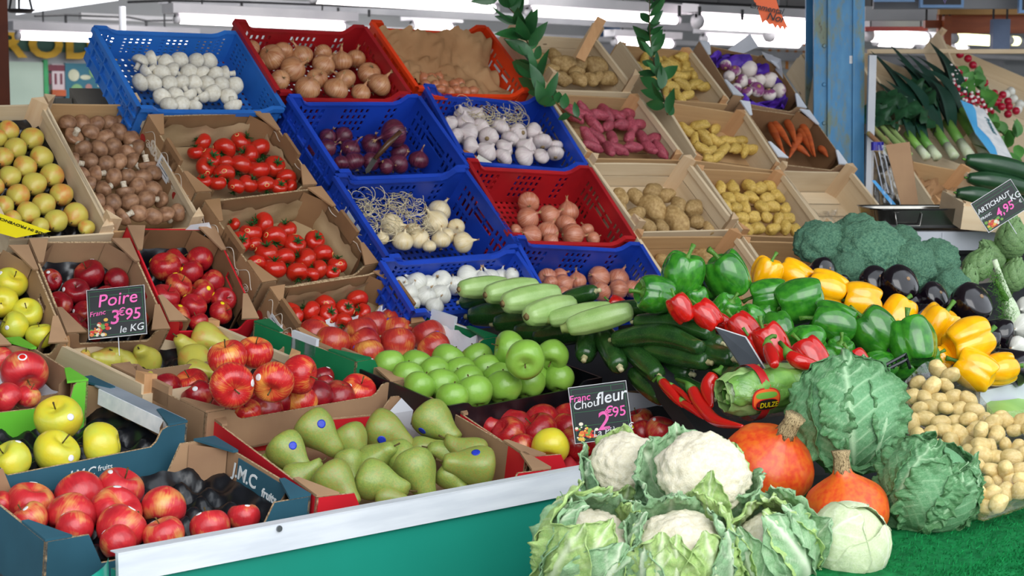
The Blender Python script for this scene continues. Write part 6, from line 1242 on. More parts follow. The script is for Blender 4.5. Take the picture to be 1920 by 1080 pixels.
bag('clear_bag', 'clear plastic bag of small washed potatoes standing on the grass mat at the right', [(1850, 790), (1925, 780), (1985, 800), (1985, 930), (1915, 940), (1850, 965), (1830, 960), (1815, 905), (1805, 850)], 3.6, 3.28, 27, 18, 'washed potatoes in the lower bag', 5, 'washed potato in the lower bag')
# ================================================================ smaller things on and around the rack
# turnips in purple paper
t = NT('turnip_skin'); sx_ = t.n('ShaderNodeSeparateXYZ', i0=t.obj()); f_ = t.math('ADD', sx_.outputs[2], t.math('MULTIPLY', t.math('SUBTRACT', t.noise(t.orand(), 1.8, 3), .5), 1.6)); TUM = t.fin(t.ramp(f_, [(.1, lin('#e4d8d0')), (.45, lin('#8d4a7c'))]), .4, .4)
TU = [dict(body=body('turnip', lambda th, t, k=k: ((lambda r, z: (r*math.cos(th), r*math.sin(th), z))(math.sin(t*PI)**.9*(1+.04*math.cos(2*th+k)), .8*math.cos(t*PI)-.25*max(0, t-.85)/.15-.1*math.exp(-(t/.1)**2))), TUM, 22, 16), parts=[('top_scar', stem_mesh([(0, 0, .6), (0, 0, .78), (0, 0, .84)], [.3, .26, .2], M_NECKDRY, 'top_scar', 9))]) for k in range(2)]
its = [(1360, 122, 11), (1377, 133, 12), (1400, 126, 18), (1390, 152, 14), (1410, 156, 12), (1427, 150, 13), (1447, 152, 17), (1420, 168, 15), (1441, 177, 14), (1466, 171, 15), (1367, 143, 11), (1380, 166, 11), (1400, 172, 11)]
fill(A6, 0, TU, its, 'turnip', 'white and purple turnip', 'in the purple paper', 'turnip', 'turnips in purple paper', rk=1.0)
PURP = plain('purple_paper', '#5a2fb0', '#3c1f86', .45, 12, bump=.6, bscale=40, bdist=.01, spec=.4)
b = MB(); P = []
for j in range(5):
    row = []
    for i in range(61):
        a = 2*PI*i/60; q = 1+.05*math.sin(7*a+j)+.05*noise.noise(Vector((math.cos(a)*3, math.sin(a)*3, j)))*2; rx, ry = A6.w*.43, A6.l*.44; z = -.075+.055*(j/4)+.018*math.sin(9*a+j*2); 
        x = rx*math.copysign(abs(math.cos(a))**.6, math.cos(a))*(q+.03*(j-2)*.5)*.96; y = ry*math.copysign(abs(math.sin(a))**.6, math.sin(a))*(q+.03*(j-2)*.5)*.96; row.append((x, y, z))
    P.append(row)
b.grid(np.array(P), PURP); tag(b.build('purple_paper', None, True, mw=A6.mw), 'ruffled purple paper lining the turnip box', 'paper')
b = MB(); b.add([(-A6.w*.1, A6.l*.49, -.01), (A6.w*.1, A6.l*.49, -.02), (A6.w*.26, A6.l*.5, .03), (A6.w*.05, A6.l*.5, .08)], [(0, 1, 2, 3)], WHITE_CARD); b.add([(A6.w*.49, A6.l*.05, -.02), (A6.w*.49, A6.l*.35, -.03), (A6.w*.3, A6.l*.46, .02), (A6.w*.47, A6.l*.3, .035)], [(0, 1, 2, 3)], WHITE_CARD); b.build('raised_flap', A6.root)
# carrots
def box_spine(bx, nm, lst, mat, labfn, cat, grp, lift=.0, taper=(.9, 1, .8, .55, .2), endm=None):
    for k, (x0, y0, x1, y1, r) in enumerate(lst):
        p0, p1 = bx.pt(x0, y0, lift+.008*(k % 3)), bx.pt(x1, y1, lift+.008*(k % 3)); L = bx.loc(np.array([p0, p1])); L[:, 0] = np.clip(L[:, 0], -bx.w/2+.02, bx.w/2-.02); L[:, 1] = np.clip(L[:, 1], -bx.l/2+.02, bx.l/2-.02); p0, p1 = bx.glob(L); R = r*proj(p0)[2]/FPX
        spine_thing(nm, labfn[k], cat, grp, [p0, (p0+p1)/2+np.array([.004*(k % 3-1), 0, .004]), p1], [R*q for q in taper], mat, 12, ends=[('crown', CALYX, True, .5, .3)] if endm else None)
cl = [(1437, 222, 1470, 288, 8), (1453, 233, 1483, 275, 8), (1475, 228, 1492, 270, 8), (1505, 250, 1480, 295, 9), (1500, 246, 1525, 292, 8), (1523, 238, 1528, 293, 8), (1495, 275, 1518, 293, 7), (1538, 278, 1552, 294, 7), (1462, 288, 1470, 297, 8)]
L9 = auto_labels([(a[0]+a[2]) and ((a[0]+a[2])/2, (a[1]+a[3])/2) for a in cl], 'orange carrot', 'in the cardboard box', 2)
box_spine(B6, 'carrot', cl, M_CARROT, L9, 'carrot', 'carrots in the cardboard box', .01, endm=True)
# shallots and brown paper in the orange crate
SH = [onion(k+40, M_SHALLOT, .5, 1.25, False) for k in range(2)]
its = [(x, y, 10) for x, y in heap_px([(785, 140), (812, 125), (850, 150), (895, 172), (790, 176)], 16, .25, 17)]
fill(A3, 0, SH, its, 'shallot', 'reddish shallot', 'in the orange crate', 'shallot', 'shallots in the orange crate', aim='lie')
b = MB(); P = []
for j in range(22):
    row = []
    for i in range(34):
        u, v = i/33, j/21; x = -A3.w*.46+A3.w*.93*u; y = A3.l*.46-(A3.l*.9)*v*(.55+.45*u); n1 = noise.noise(Vector((u*5, v*4, 2))); n2 = abs(noise.noise(Vector((u*9+v*3, v*6, 7)))); z = -.035-.09*(1-abs(v-.35)*.6)*(1 if v > .08 else .4)+.045*n1+.05*n2+.03*(v < .15)
        z = -.02-.075*v-.03*math.sin(v*PI)+.05*n2*1.2+.03*n1; row.append((x, y, max(z, -A3.h+.01)))
    P.append(row)
b.grid(np.array(P), PAPER); tag(b.build('brown_paper', None, True, mw=A3.mw), 'crumpled brown paper filling the orange crate above the shallots', 'paper')
# wood wool
def wool(bx, x0, x1, y0, y1, z, n, label, seed, m):
    rr = random.Random(seed); b = MB()
    for k in range(n):
        c = np.array([rr.uniform(x0, x1)*bx.w, rr.uniform(y0, y1)*bx.l, z+rr.uniform(-.02, .03)]); r = rr.uniform(.012, .035); a0 = rr.uniform(0, 6.3); tl = rr.uniform(-1, 1); ln = rr.uniform(1.5, 4.5); pts = [c+np.array([r*math.cos(a0+ln*q/7), r*math.sin(a0+ln*q/7)*math.cos(tl), r*math.sin(a0+ln*q/7)*math.sin(tl)*.6+.005*q*.5]) for q in range(8)]; b.tube(pts, .0009, m, 3, cap=False)
    tag(b.build('wood_wool', None, mw=bx.mw), label, 'packing material', kind='stuff')
WOOL = plain('wood_wool', '#cfc2a0', '#a89a78', .8, 30)
wool(C2, -.42, .12, -.05, .42, -.085, 240, 'curly pale wood wool behind the yellowish onions', 2, WOOL); wool(B3, -.2, .3, .15, .45, -.06, 130, 'curly wood wool behind the garlic', 3, WOOL)
# knives
def knife(p0, p1, p2, r, label, hm, bladew=.012):
    """p0 butt, p1 ferrule, p2 blade tip"""
    p0, p1, p2 = map(np.array, (p0, p1, p2)); mid = p1; root = empty('knife', Matrix.Translation(Vector([float(v) for v in mid])), label, 'knife'); b = MB(); b.tube([p0-mid, (p0+p1)/2-mid+np.array([0, 0, .004]), p1-mid], [r*.9, r*1.15, r*.8], hm, 10); b.build('handle', root, True)
    d = p2-p1; s = np.cross(d, FWD); s /= np.linalg.norm(s); n = np.cross(s, d); n /= np.linalg.norm(n)
    b = MB(); q = [(p1-s*bladew*.5), (p1+s*bladew*.5), (p1+d*.8+s*bladew*.45), (p2), (p1+d*.8-s*bladew*.5)]; q = [a-mid for a in q]; b.add([a+n*.0008 for a in q]+[a-n*.0008 for a in q], [(0, 1, 2, 3, 4), (9, 8, 7, 6, 5)]+[(i, 5+i, 5+(i+1) % 5, (i+1) % 5) for i in range(5)], plain('knife_steel', '#8e8f8c', '#6c6a62', .3, 12, metal=.8)); b.build('blade', root)
d0 = proj(B2.pt(740, 280, .05))[2]-.06
knife(at(751, 247, d0), at(703, 298, d0-.03), at(686, 326, d0-.1), .0085, 'knife with a brown handle stuck among the red onions', plain('brown_handle', '#5f4028', '#4a3020', .25, 12), .016)
d1 = proj(B3.c-B3.S*B3.l/2)[2]-.04
knife(at(853, 283, d1-.0), at(893, 297, d1), at(938, 323, d1), .009, 'knife with an orange-brown handle wedged at the corner of the garlic crate', plain('orange_handle', '#b06a38', '#8f5228', .4, 12), .028)
# scrap of film in the emptied crate
b = MB(); P = [[(-.05+.16*i/14, -.10+.14*j/10, -C6.h+.012+.03*abs(noise.noise(Vector((i*.5, j*.5, 4))))*2) for i in range(15)] for j in range(11)]; b.grid(np.array(P), CLEAR); tag(b.build('clear_film', None, True, mw=C6.mw), 'scrap of clear film lying in the emptied wooden crate', 'film')
# a few single things: open corner board on the potato crate
def post_board(bx, p0px, p1px, D0, D1, w_, m, nm='loose_slat', label=''):
    a, c = at(*p0px, D0), at(*p1px, D1); d = c-a; s = np.cross(d, FWD); s = s/np.linalg.norm(s)*w_/2; n = np.cross(d, s); n = n/np.linalg.norm(n)*.004; mid = (a+c)/2; b = MB(); b.hexa([v-mid for v in (a-s-n, a+s-n, a+s+n, a-s+n, c-s-n, c+s-n, c+s+n, c-s+n)], m); o = b.build(nm, None); o.location = Vector([float(v) for v in mid]); return tag(o, label, 'wooden slat')
dd = proj(A4.c+A4.S*A4.l*.3+A4.X*A4.w*.2)[2]
post_board(A4, (1128, 35), (1088, 112), dd-.05, dd-.1, .035, WZ2, label='tan wooden slat sticking up from the potato crate beside the laurel')
# ---- laurel branches
def laurel(path, D, n, label, seed, Lr=(.075, .125), W_=.0165):
    rr = random.Random(seed); pts = [at(x, y, D+dd_) for x, y, dd_ in path]; k = len(pts); T = [i/(k-1) for i in range(k)]; C_ = [np.array([hermite(T, [p[a] for p in pts], u) for a in range(3)]) for u in np.linspace(0, 1, 24)]; mid = C_[12]; root = empty('laurel_branch', Matrix.Translation(Vector([float(v) for v in mid])), label, 'branch')
    b = MB(); b.tube([c-mid for c in C_], [.0035-.0018*i/23 for i in range(24)], STEM, 6); b.build('twig', root, True)
    for i in range(n):
        u = (i+.5)/n; c = C_[int(u*23)]; t_ = C_[min(23, int(u*23)+1)]-C_[max(0, int(u*23)-1)]; t_ /= np.linalg.norm(t_); a = rr.uniform(0, 6.28)+i*2.4; s = np.cross(t_, FWD); s /= np.linalg.norm(s); s2 = np.cross(t_, s); d = t_*rr.uniform(.5, 1.2)+s*math.cos(a)*.9+s2*math.sin(a)*.7
        L = rr.uniform(*Lr); b = MB(); laurel_leaf_into(b, c-mid, d, -FWD+np.array([rr.gauss(0, .5), rr.gauss(0, .5), rr.gauss(0, .5)]), L, W_*rr.uniform(.8, 1.15)*L/.08, M_LAUREL); b.build('leaf', root, True)
dl = proj(A4.c-A4.S*A4.l/2-A4.X*A4.w/2)[2]-.1
laurel([(1022, 200, -.02), (1008, 150, .0), (1000, 110, .02), (985, 70, 0), (968, 30, -.03), (925, -12, -.05)], dl, 38, 'large leafy laurel branch between the orange crate and the potatoes', 3)
laurel([(1090, 225, -.05), (1066, 212, -.04), (1046, 196, -.02), (1035, 180, 0)], dl-.1, 5, 'small laurel sprig over the pink potatoes', 9, (.05, .09), .02)
dl2 = proj(A5.c-A5.S*A5.l/2-A5.X*A5.w/2)[2]-.08
laurel([(1252, 215, -.1), (1243, 180, -.06), (1232, 140, -.02), (1222, 100, 0), (1218, 50, 0), (1218, -5, 0)], dl2, 38, 'tall laurel branch standing by the yellow potato crate', 5, (.06, .1))
# ---- handwritten slate price signs
SLATE = plain('slate_black', '#1c2128', '#14181d', .45, 5, spec=.4); CH_P = plain('pink_chalk', '#f06fb8', '#e05aa6', .7, 60); CH_W = plain('white_chalk', '#e6e8ea', '#c8ccd0', .7, 60); LINE_G = plain('green_line', '#2f7a4a', rough=.6)
def sign(quadpx, D, label, items, stick=True, seed=1, back='#d9d5cc', dD=(0, 0, 0, 0)):
    q = [at(x, y, D+d) for (x, y), d in zip(quadpx, dD)]; o = (q[0]+q[1]+q[2]+q[3])/4; U = (q[1]-q[0]+q[2]-q[3])/2; V = (q[0]-q[3]+q[1]-q[2])/2; w_, h_ = np.linalg.norm(U), np.linalg.norm(V); U /= w_; V = V-U*(V@U); V /= np.linalg.norm(V); N = np.cross(U, V); mw = mat4(U, V, N, o); root = empty('price_sign', mw, label, 'sign')
    b = MB(); b.box((-w_/2, -h_/2, -.004), (w_/2, h_/2, -.001), WHITE_STK); b.box((-w_/2+.0015, -h_/2+.0015, -.001), (w_/2-.001, h_/2-.001, .0), SLATE); b.build('slate_board', root)
    b = MB(); m_ = .006
    def ln(x0, y0, x1, y1, t=.0007): b.box((min(x0, x1)-t/2, min(y0, y1)-t/2, 0), (max(x0, x1)+t/2, max(y0, y1)+t/2, .0004), LINE_G)
    X, Y = w_/2-m_, h_/2-m_; ln(-X, Y, X, Y); ln(-X, -Y, X, -Y); ln(-X, -Y, -X, Y); ln(X, -Y, X, Y); ln(-X, Y*.1, X, Y*.1); ln(-X, Y*.78, X, Y*.78); ln(-X, -Y*.45, X, -Y*.45); ln(X*.5, Y*.78, X*.5, Y); b.build('printed_lines', root)
    rr = random.Random(seed); b = MB(); cols = [plain('spr_%d' % i, c) for i, c in enumerate(('#d8342a', '#e8b84a', '#6fa544', '#e8e0cc', '#c8402f', '#e07a3a'))]
    for k in range(46):
        cx, cy = -w_*.3+rr.gauss(0, w_*.09)-.0, -h_*.34+rr.gauss(0, h_*.07); r_ = rr.uniform(.002, .006); cx = max(-w_/2+.008, cx); cy = max(-h_/2+.008, cy); n = 9; b.add([(cx+r_*math.cos(2*PI*i/n), cy+r_*.8*math.sin(2*PI*i/n), .0004+.00002*k) for i in range(n)], [tuple(range(n))], cols[k % 6])
    b.build('printed_vegetables', root)
    for (s, x, y, size, m, sh, bold, ang) in items:
        me = text_mesh(s, size*h_, m, sh, 'lettering', .0002, bold*size*h_); o2 = put('lettering', me, root); o2.matrix_local = Matrix.Translation((x*w_, y*h_, .0016)) @ Matrix.Rotation(math.radians(ang), 4, 'Z')
    if stick:
        b = MB(); b.tube([(0, -h_/2+.01, -.006), (0, -h_/2-.045, -.007)], .0012, plain('sign_spike', '#b8bcc0', rough=.3, metal=.9), 6); b.build('spike', root)
    return root
dG = proj(G1.c+G1.S*G1.l/2-G1.X*G1.w*.1)[2]-.1
sign([(148, 547), (257, 537), (289, 622), (180, 634)], dG, 'slate price sign reading Poire 3€95 above the yellow-green pears', [('Poire', .02, .25, .36, CH_P, .2, .005, 3), ('3', -.04, -.12, .40, CH_P, .15, .01, 0), ('€', .08, -.02, .22, CH_P, .15, .008, 0), ('95', .27, -.08, .32, CH_P, .15, .01, 0), ('Franc', -.33, -.0, .14, CH_P, .25, .006, 6), ('le KG', .24, -.36, .2, CH_W, .25, .004, 4)], dD=(.01, .02, -.01, -.02))
dI = proj(I3.pt(1130, 800, .07))[2]-.05
sign([(1060, 727), (1169, 715), (1192, 817), (1083, 833)], dI, 'slate price sign reading Chou fleur 2€95 behind the cauliflowers', [('Franc', -.33, .29, .17, CH_P, .2, 0.0075, 2), ('Chou', -.24, .17, .2, CH_W, .2, 0.005, 4), ('fleur', .2, .25, .3, CH_W, .25, 0.01, 6), ('2', .02, -.17, .46, CH_P, .15, 0.0125, 0), ('€', .14, -.01, .24, CH_P, .1, 0.0112, 0), ('95', .31, -.03, .25, CH_P, .1, 0.0088, 4), ('La Pièce €', .17, -.34, .17, CH_W, .25, 0.0063, 4)], seed=4)
dA = 4.72
sign([(1826, 379), (1901, 333), (1923, 392), (1848, 440)], dA, 'tilted slate price sign reading Artichaut 4,95 over the artichokes', [('ARTICHAUT', -.08, .17, .2, CH_W, .15, 0.0075, 0), ('4,95', .05, -.16, .34, CH_P, .15, 0.0125, 0), ('KG', .38, .0, .25, CH_W, .1, 0.0075, 0), ('€', .42, -.2, .14, CH_W, .1, 0.0075, 0), ('FRANC', -.36, -.05, .11, CH_W, 0, 0.01, 0)], seed=6)
DKC = plain('grey_card', '#4b5056', '#3d4248', .35, 6, spec=.5)
c_ = [qp(1342, 614, .07), qp(1398, 632, .09), qp(1434, 690, .09), qp(1400, 702, .06)]; mid = sum(c_)/4; b = MB(); b.add([v-mid for v in c_]+[v-mid-NQ*.003 for v in c_], [(0, 1, 2, 3), (7, 6, 5, 4), (0, 4, 5, 1), (1, 5, 6, 2), (2, 6, 7, 3), (3, 7, 4, 0)], DKC); o = b.build('price_card', None); o.location = Vector([float(v) for v in mid]); tag(o, 'dark price card lying between courgettes and red peppers', 'sign')
b = MB(); b.tube([c_[0]-mid, c_[1]-mid, c_[2]-mid], .002, WHITE_STK, 5); b.build('pale_edge', o)
# yellow printed strip in the pear crate, and yellow tag
YS = plain('yellow_strip', '#efe022', '#e6d318', .5, 5); pc_ = [E1.pt(-6, 398, .05), E1.pt(96, 434, .05), E1.pt(30, 446, .05), E1.pt(-6, 436, .05)]; mid = sum(pc_)/4
root = empty('printed_strip', Matrix.Translation(Vector([float(v) for v in mid])), 'yellow printed paper strip lettered Made in Provence over the blushed pears', 'label'); b = MB(); b.add([v-mid for v in pc_], [(0, 3, 2, 1)], YS); b.build('yellow_paper', root)
U = pc_[1]-pc_[0]; U /= np.linalg.norm(U); V = E1.cn-U*(E1.cn@U); V = np.cross(E1.cn, U); V /= np.linalg.norm(V)
me = text_mesh('MADE IN PROVENCE', .014, plain('strip_ink', '#2a2a12', rough=.6), 0, 'lettering', .0003, .0003); o = put('lettering', me, root, None); p = onplane(46, 426, pc_[0]+E1.cn*.002, E1.cn)-mid; o.matrix_local = mat4(-U, -V, E1.cn, p)
# ---- steel tray on a white scale
H_ = np.array([RIGHT[0], RIGHT[1], 0]); K_ = np.array([FWD[0], FWD[1], 0]); K_ /= np.linalg.norm(K_); Zv = np.array([0, 0, 1.0])
def cam_frame(x, y, D, yaw=0): a = math.radians(yaw); return mat4(H_*math.cos(a)+K_*math.sin(a), K_*math.cos(a)-H_*math.sin(a), Zv, at(x, y, D))
sc_ = empty('weighing_scale', cam_frame(1762, 447, 5.25, 3), 'white weighing scale under the steel tray, behind the broccoli', 'scale'); WP = plain('white_plastic', '#c9cdd6'); b = MB(); b.box((-.20, -.02, -.04), (.24, .3, .022), WP); b.build('housing', sc_); b = MB(); b.box((-.20, -.021, -.048), (.24, -.018, -.036), BLACK_PL); b.build('dark_seam', sc_)
b = MB(); b.box((.0, -.024, -.02), (.005, -.02, .02), WP); b.build('front_rib', sc_)
STL = plain('brushed_steel', '#8d8c88', '#74726e', .16, 8, metal=.95, spec=.6)
tr_ = empty('steel_tray', cam_frame(1745, 428, 5.25, 3), 'shiny stainless steel tray with a wire handle on the scale', 'tray'); b = MB(); P = []
for (s, z, e) in ((1.02, .062, .006), (1.0, .06, 0), (.985, .055, 0), (.93, .01, 0), (.90, .0, 0), (.0, .0, 0)):
    row = []
    for i in range(48): a = 2*PI*i/48; q = (abs(math.cos(a))**7+abs(math.sin(a))**7)**(-1/7); row.append((s*.18*q*math.cos(a), .12+s*.13*q*math.sin(a), z))
    P.append(row)
b.grid(np.array(P), STL, True); b.build('pan', tr_, True); b = MB(); x0 = -.075; b.tube([(x0-.04, -.004, .05), (x0-.042, -.012, .045), (x0-.036, -.014, .008), (x0+.036, -.014, .008), (x0+.042, -.012, .045), (x0+.04, -.004, .05), (x0-.04, -.004, .05)], .003, STL, 8); b.build('handle', tr_, True)
st2 = empty('scale_stand', cam_frame(1762, 447, 5.25, 3), 'dark stand carrying the weighing scale', 'stand'); b = MB(); b.box((-.3, -.0, -.09), (.5, .5, -.042), DARK); b.build('stand_top', st2)
for x in (-.28, .45):
    for y in (.02, .45): b = MB(); b.box((x, y, -1.22), (x+.04, y+.04, -.09), DARK); b.build('leg', st2)
# cucumbers in their crate
CB = Box([(1795, 345), (1960, 335), (2010, 385), (1830, 400)], at(1880, 365, 5.45), 8, w=.38, l=.28, h=.08, name='wooden_crate', label='wooden crate under the cucumbers at the right edge', cat='crate'); wood_crate(CB, 1, .9, .0, gap=False)
for (x0, y0, x1, y1, r, D, lb) in [(1815, 300, 1945, 330, 20, 5.35, 'uppermost long cucumber at the right edge'), (1818, 334, 1935, 356, 18, 5.33, 'middle cucumber behind the Artichaut sign'), (1797, 362, 1890, 380, 17, 5.25, 'lowest cucumber, its tip pointing left'), (1850, 372, 1960, 380, 18, 5.4, 'cucumber hidden behind the Artichaut sign')]:
    p0, p1 = at(x0, y0, D), at(x1, y1, D+.04); R = r*D/FPX; spine_thing('cucumber', lb, 'cucumber', 'cucumbers', [p0, (p0+p1)/2+np.array([0, 0, .004]), p1], [R*.55, R*.95, R, R, R*.9, R*.6], M_CUC, 16, ends=[('stem', STEM_G, True, .5, .2)])
# ---- crates right of the post
def rb2(q, **k): return Box(q, P_RACK, 42, **k)
L1 = rb2([(1625, 100), (1790, 100), (1855, 290), (1700, 298)], h=.12, d0=.03, cdeg=38, name='wooden_crate', label='wooden crate of leeks right of the blue post', cat='crate'); wood_crate(L1, 1, .6, .02, gap=False)
L2 = rb2([(1800, 95), (1965, 95), (2030, 290), (1865, 290)], h=.12, d0=.02, cdeg=40, name='wooden_crate', label='wooden crate of radish bunches at the right edge', cat='crate'); wood_crate(L2, 1, .6, .02, gap=False)
L3 = rb2([(1712, 305), (1800, 302), (1860, 395), (1770, 400)], h=.12, d0=.04, w=.36, l=.3, name='wooden_crate', label='wooden crate holding crumpled brown paper behind the steel tray', cat='crate'); wood_crate(L3, 1, .8, .02, gap=False, m=(WX2, None, WZ2))
b = MB(); P = [[(-.14+.28*i/20, -.12+.24*j/16, -.10+.06*abs(noise.noise(Vector((i*.35, j*.35, 8))))*2+.02*math.sin(i*.6)) for i in range(21)] for j in range(17)]; b.grid(np.array(P), PAPER); tag(b.build('brown_paper', None, True, mw=L3.mw), 'crumpled brown paper in the crate behind the steel tray', 'paper')
LK_W = plain('leek_white', '#dfe4cf', '#c6d3a8', .4, 8, (3, 3, .3)); LK_G = plain('leek_green', '#1f4638', '#163528', .45, 10, (1, 1, .2), spec=.4, ovar=.15); LK_M = plain('leek_mid', '#7fae4e', '#5c9340', .4, 10)
def leek(bx, b0, m0, tops, r, label):
    p0, p1 = bx.pt(*b0, .03), bx.pt(*m0, .035); mid = (p0+p1)/2; R = r*proj(p0)[2]/FPX; root = empty('leek', Matrix.Translation(Vector([float(v) for v in mid])), label, 'leek', 'leeks'); b = MB(); b.tube([p0-mid, (p0*.6+p1*.4)-mid], [R*1.05, R*.95], LK_W, 12); b.build('white_shaft', root, True); b = MB(); b.tube([(p0*.6+p1*.4)-mid, p1-mid], [R*.95, R], LK_M, 12); b.build('green_shaft', root, True)
    d = (p1-p0)/np.linalg.norm(p1-p0)
    for k, tp in enumerate(tops):
        e = bx.pt(*tp, .05+.02*k); s = np.cross(e-p1, bx.n); s /= np.linalg.norm(s); P = []
        for j in range(9): u = j/8; c = p1-d*R*2+(e-p1+d*R*2)*u+bx.n*(.03*math.sin(PI*u)); ww = R*1.7*(1-u**2.5)**.7*(.7+.5*u*(1-u)*4)+.001; P.append([c-s*ww+bx.n*ww*.35-mid, c-mid, c+s*ww+bx.n*ww*.35-mid])
        b = MB(); b.grid(np.array(P), LK_G); b.build('leaf', root, True)
leek(L1, (1848, 288), (1795, 205), [(1718, 105), (1742, 78), (1760, 98), (1735, 130)], 11, 'rightmost leek with a broad dark leaf, beside the printed paper')
leek(L1, (1818, 292), (1775, 228), [(1700, 100), (1680, 108), (1715, 130), (1745, 150)], 10, 'second leek from the right, pale green shaft')
leek(L1, (1790, 294), (1752, 240), [(1665, 80), (1690, 120), (1672, 130)], 9, 'leek in the middle of the crate')
leek(L1, (1758, 296), (1722, 250), [(1632, 95), (1648, 110), (1660, 150)], 9, 'leek at the left end with its roots showing')
leek(L1, (1738, 296), (1700, 250), [(1640, 150), (1655, 170)], 8, 'short leek partly under the dark leaves')
CHD = plain('dark_leaf', '#24502f', '#17381f', .45, 12, bump=.4, bscale=50, spec=.4)
for k, (x, y, w_, h_, lb) in enumerate([(1690, 195, .10, .09, 'large dark green leaf lying over the leeks'), (1720, 205, .11, .08, 'crinkled dark green leaf right of the large one'), (1740, 175, .08, .08, 'blue-green leaf higher in the leek crate'), (1660, 215, .08, .07, 'dark leaf by the white strip')]):
    c = L1.pt(x, y, .10); b = MB(); P = [[L1.X*(w_*(i/10-.5)*2*(1-.4*abs(j/8-.5)))+L1.S*(h_*(j/8-.5)*2)+L1.n*(.03*noise.noise(Vector((i*.5, j*.5, k*4)))*2-.05*(i/10-.5)**2*4) for i in range(11)] for j in range(9)]; b.grid(np.array(P), CHD); o = b.build('dark_leaf', None, True); o.location = Vector([float(v) for v in c]); tag(o, lb, 'leaf')
RH = plain('rhubarb_stalk', '#9c5a50', '#8aa05a', .5, 14, (1, 1, .2)); GS = plain('green_stalk', '#a3b878', '#86a05c', .5, 14)
for k, (x0, y0, x1, y1, r, m, lb) in enumerate([(1640, 205, 1700, 275, 5, GS, 'pale green stalk lying uppermost beside the post'), (1632, 212, 1692, 282, 5, GS, 'second pale green stalk beside the post'), (1630, 232, 1688, 292, 5, RH, 'reddish stalk in the middle'), (1628, 250, 1672, 292, 5, RH, 'reddish stalk lowest, beside the white strip'), (1650, 235, 1708, 290, 4, GS, 'thin green stalk touching the leeks')]):
    p0, p1 = L1.pt(x0, y0, .07), L1.pt(x1, y1, .07); R = r*6.6/FPX; spine_thing('rhubarb_stalk', lb, 'stalk', 'stalks beside the post', [p0, (p0+p1)/2, p1], [R, R, R*1.1], m, 8)
RAD = dict(body=body('radish', lambda th, t: (math.sin(t*PI)**.8*math.cos(th)*.8, math.sin(t*PI)**.8*math.sin(th)*.8, 1.3*math.cos(t*PI)), None or plain('radish_red', '#b81636', '#980f2c', .3, 6), 12, 10), parts=[('white_tip', body('white_tip', lambda th, t: (math.sin(t*PI)*math.cos(th)*.6, math.sin(t*PI)*math.sin(th)*.6, 1.0+.55*math.cos(t*PI)), plain('radish_white', '#efe6e4', '#e0d2d2', .4), 10, 8), None)])
RADR = dict(body=body('radish', lambda th, t: (math.sin(t*PI)*math.cos(th), math.sin(t*PI)*math.sin(th), math.cos(t*PI)), plain('radish_red', ''), 14, 10), parts=[])
rr = random.Random(8); pp = [(x, y) for x, y in heap_px([(1774, 126), (1800, 128), (1828, 165), (1862, 208), (1846, 222), (1815, 195), (1790, 165)], 9.5, .3, 4)]; labs = auto_labels(pp, 'red radish with white tip', 'in the bunch', max(2, len(pp)//8))
for (x, y), lb in zip(pp, labs): p = L2.pt(x, y, .06); place(RAD, p, camdir(rr.uniform(60, 200), 40), 5.6*proj(p)[2]/FPX, 'radish', lb, 'radish', 'bunched red and white radishes')
pp = [(1800, 102), (1815, 110), (1824, 122), (1832, 142), (1846, 155), (1864, 175), (1872, 186), (1878, 200), (1892, 200), (1890, 214), (1905, 208), (1880, 178), (1835, 132), (1868, 192), (1890, 190)]; labs = auto_labels(pp, 'round red radish', 'right of the bunch', 3)
for (x, y), lb in zip(pp, labs): p = L2.pt(x, y, .05); place(RADR, p, camdir(90, 0), 7.5*proj(p)[2]/FPX, 'radish', lb, 'radish', 'round red radishes')
RL_ = plain('radish_leaf', '#4f8a3a', '#356d2b', .5, 14, ovar=.15)
b = MB()
for k in range(46):
    x, y = rr.choice([(rr.uniform(1800, 1850), rr.uniform(130, 190)), (rr.uniform(1850, 1920), rr.uniform(215, 300)), (rr.uniform(1840, 1880), rr.uniform(170, 215))]); c = L2.pt(x, y, .03+rr.uniform(0, .02)); laurel_leaf_into(b, c, camdir(rr.uniform(0, 360), rr.uniform(0, 40)), -FWD+np.array([rr.gauss(0, .4)]*3), .08, .025, RL_)
tag(b.build('radish_leaves', None, True), 'loose green tops of the radish bunches', 'leaves', kind='stuff')
pp = [(1885, 178), (1900, 186), (1912, 196), (1895, 172), (1908, 205)]
for (x, y), lb in zip(pp, auto_labels(pp, 'small white turnip', 'behind the radishes', 1)): p = L2.pt(x, y, .03); place(RADR | {'body': BW[0]['body']}, p, camdir(200, 30), 9*proj(p)[2]/FPX, 'white_turnip', lb, 'turnip', 'small white turnips')
